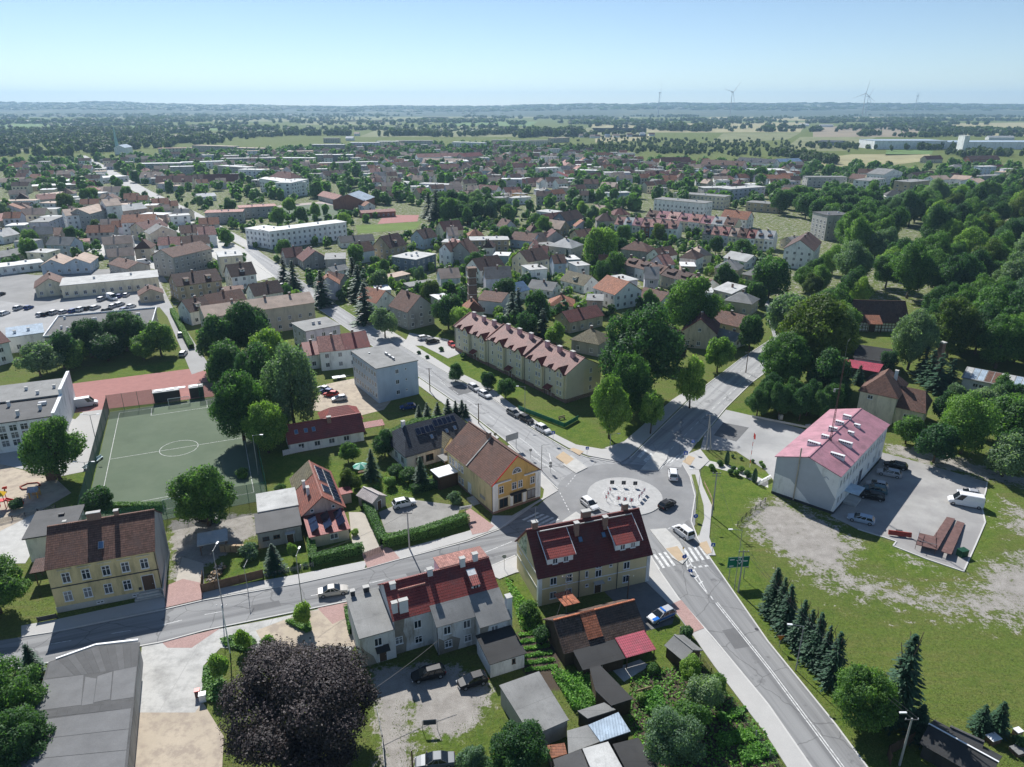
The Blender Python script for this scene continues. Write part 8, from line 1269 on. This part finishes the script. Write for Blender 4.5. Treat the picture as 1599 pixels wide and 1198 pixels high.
def goal(u, v, sgn, label):
    o = empty('football_goal', pp(u, v), math.atan2(pu.y, pu.x)); w = 2.5
    for x in (-w, w): MB().tube((x, 0, 0), (x, 0, 2), .06, seg=6).build('post', WHITEP, o)
    MB().tube((-w, 0, 2), (w, 0, 2), .06, seg=6).build('crossbar', WHITEP, o)
    for x in (-w, w): MB().tube((x, 0, 2), (x, sgn*1.4, 0), .03, seg=5).build('stay', METAL, o)
    MB().poly([(-w, 0, 2), (w, 0, 2), (w, sgn*1.4, 0), (-w, sgn*1.4, 0)]).build('net', MATS.get('goal_net') or netmat('goal_net', (.6, .6, .6), .75), o); tag(o, label, 'goal', 'football goals')
goal(cu, .2, 1, 'white football goal at the far end of the pitch'); goal(cu, PL-.2, -1, 'white football goal at the near end of the pitch')
for (x0, x1, l) in ((3.0, 9.2, 'large dark changing cabin with white skylights behind the goal'), (11.6, 15.0, 'smaller dark cabin with white skylights behind the goal')):
    o = empty('cabin', pp(cu-9+x0, -3.4), math.atan2(pu.y, pu.x)); w = x1-x0; MB().box(0, w, 0, 2.4, 0, 2.7).build('wall', wallm('dark'), o); MB().box(-.1, w+.1, -.1, 2.5, 2.7, 2.85).build('roof', roofm('light grey'), o)
    for k in range(int(w/3)+1): MB().box(.4+k*2.8, 2.2+k*2.8 if w > 4 else 2.6, .6, 1.8, 2.852, 3.0).build('skylight', WHITEP, o)
    tag(o, l, 'cabin')
NET = netmat('ball_net', (.015, .11, .07), .5); NETD = netmat('ball_net_dense', (.012, .075, .055), .06)
def netfence(a, b_, h, n, label, m, name='ball_fence'):
    o = empty(name, a); d = b_-a; L = d.length; e = d/L
    for i in range(n+1): p = e*(L*i/n); MB().tube((p.x, p.y, 0), (p.x, p.y, h), .05, seg=6).build('post', mat('fence_green', (.02, .14, .085), .6), o)
    for i in range(n): p, q = e*(L*i/n), e*(L*(i+1)/n); MB().poly([(p.x, p.y, .05), (q.x, q.y, .05), (q.x, q.y, h), (p.x, p.y, h)]).build('net_panel', m, o)
    tag(o, label, 'fence', 'ball fences round the pitch')
netfence(pp(-2.4, -1.6), pp(-2.4, PL+3.6), 4.2, 8, 'tall dense green ball fence along the left touchline', NETD); netfence(pp(-2.4, PL+3.8), pp(PW+2.4, PL+3.8), 4.0, 9, 'tall green net fence at the near end of the pitch', NET); netfence(pp(PW+2.4, PL+3.8), pp(PW+2.4, PL-14), 4.0, 5, 'green net fence at the near right corner', NET); netfence(pp(-2.4, -1.8), pp(cu-6, -1.8), 4.5, 3, 'high net fence at the far left of the pitch', NET); netfence(pp(cu+5, -1.8), pp(PW+2.4, -1.8), 4.5, 3, 'high net fence at the far right of the pitch', NET)
# fences
def panelfence(px, h, m, label, step=2.0, t=.05, post=None, name='fence', gap=.06):
    P = [G(*p) for p in px]; o = empty(name, P[0])
    for a, b_ in zip(P[:-1], P[1:]):
        d = b_-a; n = max(1, round(d.length/step)); e = d/n; ang = math.atan2(d.y, d.x); L = e.length
        for i in range(n):
            c = a+e*i-P[0]; q = MB().box(gap, L-gap, -t/2, t/2, .08, h).build('panel', m, o); q.location = c; q.rotation_euler.z = ang
        for i in range(n+1): c = a+e*i-P[0]; q = MB().box(-.05, .05, -.05, .05, 0, h+.08).build('post', post or m, o); q.location = c
    tag(o, label, 'fence'); return o
panelfence([(810, 640), (882, 668), (903, 656)], 1.2, mat('fence_panel_green', (.015, .16, .09), .6), 'green panel fence round the apartment lawn'); panelfence([(316, 927), (412, 903)], 1.7, WOOD, 'brown board fence along the street'); panelfence([(318, 905), (316, 927)], 1.7, WOOD, 'short brown board fence end by the drive'); panelfence([(345, 862), (405, 862)], 1.4, WOODL, 'stacked log wall behind the small lawn', 1.0, .5); panelfence([(412, 903), (490, 885)], .9, netmat('wire_mesh', (.25, .26, .25), .75), 'low mesh fence in front of the garages', 2.0, .02, METAL); panelfence([(443, 712), (540, 690)], 1.3, WHITEP, 'white picket fence of the red bungalow', .35, .04, WHITEP, gap=.09); panelfence([(90, 966), (60, 972)], .9, STEELD, 'dark gate at the tenement drive'); panelfence([(570, 872), (598, 862)], 1.2, STEELD, 'dark iron gate at the driveway', .3, .03, STEELD, gap=.11); panelfence([(1062, 990), (1110, 1055), (1160, 1125), (1225, 1215)], 1.2, netmat('wire_mesh2', (.2, .2, .19), .8), 'thin wire fence between gardens and pavement', 2.5, .02, METAL)
panelfence([(590, 1115), (598, 1160), (604, 1240)], 1.1, CONC, 'concrete panel fence beside the copper beech'); panelfence([(258, 935), (262, 880), (255, 840)], 1.8, CONC, 'concrete wall beside the yellow tenement', 2.0, .15); panelfence([(1152, 822), (1165, 808), (1195, 785)], 1.0, netmat('wire_mesh3', (.15, .15, .15), .8), 'short wire fence at the scraped earth', 2.0, .02, STEELD); panelfence([(1100, 755), (1112, 780), (1113, 795)], .5, WOODL, 'low pale edging rail along the office lawn', 2.5, .05); panelfence([(0, 818), (60, 802), (88, 795)], 1.0, netmat('wire_mesh4', (.15, .15, .15), .7), 'mesh fence below the playground', 2.2, .02, STEELD); panelfence([(1175, 652), (1290, 675)], .6, CONC, 'low concrete wall along the tarmac lot'); panelfence([(1390, 1195), (1386, 1180), (1425, 1160)], 1.6, wallm('brown'), 'dark yard enclosure beside the black shed', 1.5); panelfence([(1185, 758), (1203, 748)], .9, WHITEP, 'white ramp parapet at the office door', 1.5, .3)
lg = empty('log_pile', G(338, 900)); tag(lg, 'pile of split pale logs behind the brown fence', 'log pile'); rl = random.Random(4)
lgm = [MB().tube((-.3, 0, 0), (.3, 0, 0), .11, seg=6).mesh('log', [m_]) for m_ in (WOODL, mat('log_grey', (.42, .38, .33), .9), BARK)]
for i in range(110):
    o = link('log', rl.choice(lgm), lg); k = rl.random(); o.location = (rl.uniform(-.7, .7), rl.uniform(-2.4, 2.4), .1+.9*k*k); o.rotation_euler = (rl.uniform(-.4, .4), rl.uniform(-.4, .4), rl.uniform(0, 6))
# playground
sl_ = empty('slide', G(10, 792), .3); tag(sl_, 'red playground slide with yellow tower at the left edge', 'slide'); MB().slab([(.3, -.4, 1.6), (3.0, -.4, .25), (3.0, .4, .25), (.3, .4, 1.6)], .08).build('chute', REDP, sl_); MB().box(-1.2, .3, -.7, .7, 1.5, 1.6).build('platform', REDP, sl_)
for x in (-1.1, .2):
    for y in (-.6, .6): MB().tube((x, y, 0), (x, y, 2.9), .07, seg=6).build('post', REDP, sl_)
MB().hexa([(-1.4, -.9, 2.8), (.5, -.9, 2.8), (.5, .9, 2.8), (-1.4, .9, 2.8), (-.6, -.1, 3.6), (-.3, -.1, 3.6), (-.3, .1, 3.6), (-.6, .1, 3.6)]).build('tower_roof', YELP, sl_)
for y in (-.42, .42): MB().slab([(.3, y-.03, 1.85), (3.0, y-.03, .5), (3.0, y+.03, .5), (.3, y+.03, 1.85)], .25).build('chute_side', REDP, sl_)
ph = empty('playhouse', G(56, 776), .2); tag(ph, 'small wooden playhouse with pale blue roof', 'playhouse')
for x in (-.7, .7):
    for y in (-.7, .7): MB().box(x-.06, x+.06, y-.06, y+.06, 0, 1.6).build('post', YELP, ph)
MB().box(-.72, .72, .6, .7, .1, 1.0).build('wall', WOODL, ph); MB().slab([(-.95, -.95, 1.5), (.95, -.95, 1.5), (.95, 0, 2.3), (-.95, 0, 2.3)], .06).slab([(.95, .95, 1.5), (-.95, .95, 1.5), (-.95, 0, 2.3), (.95, 0, 2.3)], .06).build('roof', roofm('pale blue'), ph)
sp_ = empty('sandpit', G(48, 760), .2); tag(sp_, 'six-sided sandpit with red rim in the playground', 'sandpit'); h6 = [(1.9*math.cos(i*math.pi/3), 1.4*math.sin(i*math.pi/3), 0) for i in range(7)]
for a, b_ in zip(h6[:-1], h6[1:]): MB().tube((*a[:2], .2), (*b_[:2], .2), .12, seg=6).build('rim_beam', mat('rim_red', (.40, .10, .07)), sp_)
MB().poly([(*p[:2], .08) for p in h6[:-1]]).build('sand', SAND, sp_)
sr = empty('spring_rider', G(8, 766)); tag(sr, 'small red spring rider in the sand', 'play rider'); MB().tube((0, 0, 0), (0, 0, .4), .12, seg=8).build('spring', STEELD, sr); MB().hexa([(-.5, -.12, .4), (.5, -.12, .4), (.5, .12, .4), (-.5, .12, .4), (-.3, -.1, .75), (.6, -.1, .95), (.6, .1, .95), (-.3, .1, .75)]).build('seat', REDP, sr)
# carpet frame in the yard
cf = empty('carpet_rack', G(672, 1140), .1); tag(cf, 'steel carpet rack with a dark rug on the yard grass', 'rack')
for x in (-.9, .9): MB().tube((x, 0, 0), (x, 0, 1.6), .04, seg=6).build('post', METAL, cf)
MB().tube((-.9, 0, 1.6), (.9, 0, 1.6), .04, seg=6).build('bar', METAL, cf); MB().slab([(-.8, -.25, 1.1), (.8, -.25, 1.1), (.8, .0, 1.66), (-.8, .0, 1.66)], .04).build('rug', STEELD, cf)
# ---------------------------------------------------------------- fields, woods and hills to the horizon
def field(px, col, name='field', col2=None, rows=0.0, z=.06): return sheet(name, px, mat('crop_%d' % (int(px[0][0]*7+px[0][1]*3)), col, 1, .18, .012, pat='patch', col2=col2 or scaled(col, .8), ps=(.02, 1), fine=.08), z)
GRN, DRY, STR, PLO = (.12, .20, .05), (.19, .20, .085), (.32, .29, .15), (.27, .22, .15)
for px, c_ in (([(-200, 203), (130, 203), (132, 193), (-200, 193)], GRN), ([(196, 202), (235, 201), (232, 196), (200, 196)], GRN), ([(560, 214), (1010, 214), (1010, 200), (600, 199)], DRY), ([(470, 195), (620, 195), (620, 188), (470, 188)], DRY), ([(930, 207), (1250, 207), (1260, 191), (920, 194)], STR), ([(1100, 188), (1420, 189), (1410, 179), (1120, 178)], STR), ([(1270, 214), (1430, 214), (1440, 196), (1270, 198)], PLO), ([(1383, 243), (1455, 241), (1462, 227), (1385, 227)], GRN), ([(1290, 262), (1395, 258), (1470, 248), (1450, 241), (1330, 241), (1262, 250)], STR), ([(1475, 212), (1620, 212), (1620, 191), (1480, 193)], STR), ([(930, 223), (1010, 219), (1020, 209), (930, 213)], STR), ([(225, 190), (700, 190), (700, 183), (240, 183)], DRY), ([(300, 204), (420, 204), (420, 197), (300, 197)], GRN), ([(660, 185), (1000, 184), (1000, 176), (660, 178)], DRY), ([(-20, 240), (45, 236), (40, 225), (-20, 226)], DRY), ([(1220, 236), (1320, 236), (1370, 214), (1250, 214)], DRY), ([(1440, 184), (1620, 184), (1620, 178), (1440, 179)], DRY), ([(700, 197), (830, 197), (840, 190), (700, 190)], GRN), ([(560, 181), (660, 181), (660, 176), (560, 176)], GRN), ([(1110, 224), (1230, 218), (1250, 208), (1130, 208)], DRY)): field(px, c_)
sheet('sports_ground', [(432, 350), (545, 340), (560, 326), (500, 318), (440, 324)], TURF, .06); sheet('running_track', [(430, 328), (500, 320), (560, 328), (565, 322), (500, 315), (428, 322)], mat('cinder', (.42, .36, .33), 1, .1), .055); sheet('ball_court', [(590, 350), (652, 346), (655, 336), (600, 336)], mat('tartan', (0, 0, 0)), .06); sheet('lawn', [(560, 365), (650, 358), (660, 346), (600, 350), (555, 352)], mat('lawn_far', (.12, .18, .03), 1, .2, .1), .055)
def belt(x0, y0, x1, y1, depth, hh, n, seed, rr=(4, 8)):
    a, b_ = G(x0, y0), G(x1, y1); rg = np.random.default_rng(seed); out = []
    ph = rg.uniform(0, 6, 3)
    for i in range(n):
        t = rg.uniform(0, 1); p = a.lerp(b_, t); wv = math.sin(t*5+ph[0])*.5+math.sin(t*13+ph[1])*.3
        if math.sin(t*21+ph[2])+wv < -.9: continue
        out.append((p.x+rg.normal()*depth*.2, p.y+(rg.normal()*.4+wv*.8)*depth, rg.uniform(*rr)*(hh/14), hh*rg.uniform(.7, 1.15)))
    return out
nb = []
for k, q in enumerate(((0, 209, 130, 207, 120, 15, 150), (130, 206, 235, 206, 120, 14, 110), (0, 222, 110, 218, 130, 13, 170), (100, 225, 240, 220, 90, 12, 120), (120, 240, 210, 232, 60, 13, 70), (255, 224, 330, 220, 60, 15, 60), (330, 215, 440, 212, 60, 14, 80), (440, 210, 545, 212, 50, 16, 70), (600, 212, 690, 212, 40, 15, 80), (670, 213, 800, 210, 60, 14, 80), (805, 213, 920, 213, 70, 20, 120), (920, 212, 1010, 208, 30, 11, 30), (960, 232, 1240, 222, 260, 7, 330), (1000, 238, 1170, 238, 120, 8, 160), (780, 240, 960, 236, 90, 11, 120), (1200, 240, 1290, 252, 60, 12, 60), (1290, 233, 1380, 230, 90, 10, 70), (1250, 250, 1310, 256, 40, 11, 40), (1440, 235, 1480, 232, 30, 12, 18), (1500, 246, 1599, 240, 60, 11, 60), (1400, 214, 1599, 213, 60, 12, 80), (1590, 300, 1700, 290, 60, 13, 60), (1080, 205, 1105, 204, 60, 20, 30), (1040, 205, 1075, 203, 60, 22, 30), (1340, 213, 1365, 211, 30, 14, 20))): nb += belt(*q[:6], q[6], 100+k)
nb += vfill([(-60, 246), (-60, 204), (130, 203), (240, 206), (330, 214), (430, 212), (330, 226), (250, 234), (120, 246)], 520, (4, 8), 41, free=False)
mass('woodland', 'belts of trees and allotments round the far town', nb, LOW, leafmat('leaf_far', (.028, .058, .02), (.085, .13, .04)), seed=3)
fb = []
for k, q in enumerate(((0, 192, 250, 191, 400, 18, 260), (240, 186, 420, 187, 500, 16, 160), (0, 181, 400, 183, 900, 18, 300), (400, 180, 600, 180, 900, 16, 150), (110, 196, 230, 197, 160, 14, 110), (620, 190, 790, 192, 300, 16, 130), (500, 185, 640, 192, 500, 9, 60), (690, 178, 850, 178, 700, 16, 130), (830, 184, 960, 187, 400, 16, 110), (900, 195, 1040, 193, 260, 16, 120), (1040, 189, 1599, 189, 200, 15, 240), (1270, 187, 1340, 188, 200, 15, 70), (1320, 190, 1470, 191, 200, 16, 120), (1370, 199, 1470, 197, 200, 14, 90), (1440, 206, 1640, 208, 200, 14, 110), (1240, 176, 1640, 178, 900, 18, 260), (800, 172, 1300, 174, 1500, 20, 320), (1400, 182, 1640, 184, 400, 16, 120), (240, 200, 420, 202, 200, 11, 90), (580, 203, 760, 206, 150, 10, 80), (1400, 172, 1640, 173, 900, 20, 120), (-150, 178, 250, 176, 1500, 20, 160))): fb += belt(*q[:6], q[6], 300+k, (7, 15))
rg9 = np.random.default_rng(77)
for k in range(110):
    cx_, cy_ = rg9.uniform(-60, 1660), rg9.uniform(174.5, 207); p0 = G(cx_, cy_); m9 = rg9.integers(3, 26); ex_ = rg9.uniform(15, 130); ey_ = rg9.uniform(8, 60)
    if 1360 < cx_ < 1600 and cy_ > 196: continue
    for q in range(m9): fb.append((p0.x+rg9.normal()*ex_, p0.y+rg9.normal()*ey_, rg9.uniform(6, 12), rg9.uniform(9, 18)))
mass('distant_woods', 'distant woods fading to blue', fb, LOWER, MATS['leaf_far'], seed=4)
# rolling hills that make the skyline
hx = np.linspace(-11000, 11000, 150); hy = np.linspace(4600, 14300, 40); HX, HY = np.meshgrid(hx, hy)
u = 800+FOC*HX/HY/math.cos(PITCH)*.94
prof = np.interp(u, [-200, 0, 150, 400, 560, 700, 830, 900, 1000, 1200, 1400, 1490, 1600, 1800], [90, 92, 86, 66, 48, 44, 60, 82, 80, 74, 84, 72, 66, 66])
front = np.clip((HY-4700)/3800, 0, 1); HZ = prof*front**1.3*(1+.10*np.sin(HX/610)*np.sin(HY/900+1)+.07*np.sin(HX/263+HY/700)+.05*np.sin(HX/131))-1.5*(1-front)-.5
hv = np.stack([HX.ravel(), HY.ravel(), HZ.ravel()], 1); hi = np.arange(HX.size).reshape(HX.shape); hf_ = np.stack([hi[:-1, :-1], hi[:-1, 1:], hi[1:, 1:], hi[1:, :-1]], -1).reshape(-1, 4)
hm = bpy.data.meshes.new('hills'); hm.from_pydata(hv.tolist(), [], hf_.tolist()); hm.update(); hm.shade_smooth()
m, nt, b_ = nodes('wooded_hills'); ge = N(nt, 'NewGeometry'); mp = N(nt, 'Mapping'); mp.inputs['Scale'].default_value = (1, .35, 1); nt.links.new(ge.outputs['Position'], mp.inputs[0]); c1 = mixc(nt, ramp(nt, noise(nt, mp.outputs[0], .0011, 5, .6), .50, .60), (.022, .042, .018), (.11, .12, .05)); c1 = mixc(nt, ramp(nt, noise(nt, mp.outputs[0], .006, 5, .7), .4, .6), c1, (.03, .055, .02)); nt.links.new(c1, b_.inputs['Base Color']); b_.inputs['Roughness'].default_value = 1; hm.materials.append(m); ho = link('hills', hm); ho['kind'] = 'structure'
hw = []; rgh = np.random.default_rng(8)
for i in range(3600):
    x = rgh.uniform(-9000, 9000); y = rgh.uniform(6500, 9500); k = (abs(hy-y)).argmin(), (abs(hx-x)).argmin(); z = HZ[k]
    hw.append((x, y, rgh.uniform(16, 34), rgh.uniform(14, 20), z))
V = []
for (x, y, r_, h_, z) in hw:
    c, t, bb_, rn = LOWER[rgh.integers(5)]; sc = np.array([r_*1.6, r_, h_*.5]); V.append((c*sc+np.array([x, y, z+h_*.35]), t*sc, bb_*sc, rn))
ow = link('hill_forest', quads_mesh('hill_forest', *(np.concatenate([v[i] for v in V]) for i in range(3)), MATS['leaf_far'], np.concatenate([v[3] for v in V]))); ow['kind'] = 'stuff'; tag(ow, 'forest covering the hills on the skyline', 'forest', kind='stuff')
# the air: thin even haze round everything
hz = MB().box(-12700, 12700, -420, 14700, -4, 300).build('haze', []); hz['kind'] = 'stuff'; tag(hz, 'thin pale blue summer haze over the whole view', 'haze', kind='stuff')
m = bpy.data.materials.new('haze_air'); m.use_nodes = True; nt = m.node_tree; nt.nodes.remove(nt.nodes['Principled BSDF']); pv_ = nt.nodes.new('ShaderNodeVolumePrincipled'); pv_.inputs['Color'].default_value = (.5, .76, 1, 1); pv_.inputs['Density'].default_value = HAZE; pv_.inputs['Anisotropy'].default_value = .2
nt.links.new(pv_.outputs[0], nt.nodes['Material Output'].inputs['Volume']); hz.data.materials.append(m)
# ---------------------------------------------------------------- labels: look-alikes told apart by their order across the view
ORD = 'first second third fourth fifth sixth seventh eighth ninth tenth eleventh twelfth thirteenth fourteenth fifteenth sixteenth seventeenth eighteenth nineteenth twentieth twenty-first twenty-second twenty-third twenty-fourth twenty-fifth twenty-sixth twenty-seventh twenty-eighth twenty-ninth thirtieth'.split()
bpy.context.view_layer.update()
def finish():
    by = {}
    for o, sh in ALL:
        if not sh: by.setdefault(o['label'], []).append(o)
    for l, os_ in by.items():
        if len(os_) < 2: continue
        os_.sort(key=lambda o: pxof(o.matrix_world.translation)); n = len(os_)
        if 'group' not in os_[0]:
            for o in os_: o['group'] = l.split(' with ')[0]+' look-alikes'
        if n > 30: continue
        for i, o in enumerate(os_):
            if n == 2: t = ('the left one', 'the right one')[i]
            elif i == 0: t = 'the leftmost'
            elif i == n-1: t = 'the rightmost'
            else: t = ORD[i]+' from left'
            o['label'] = f'{l}, {t}'
finish()
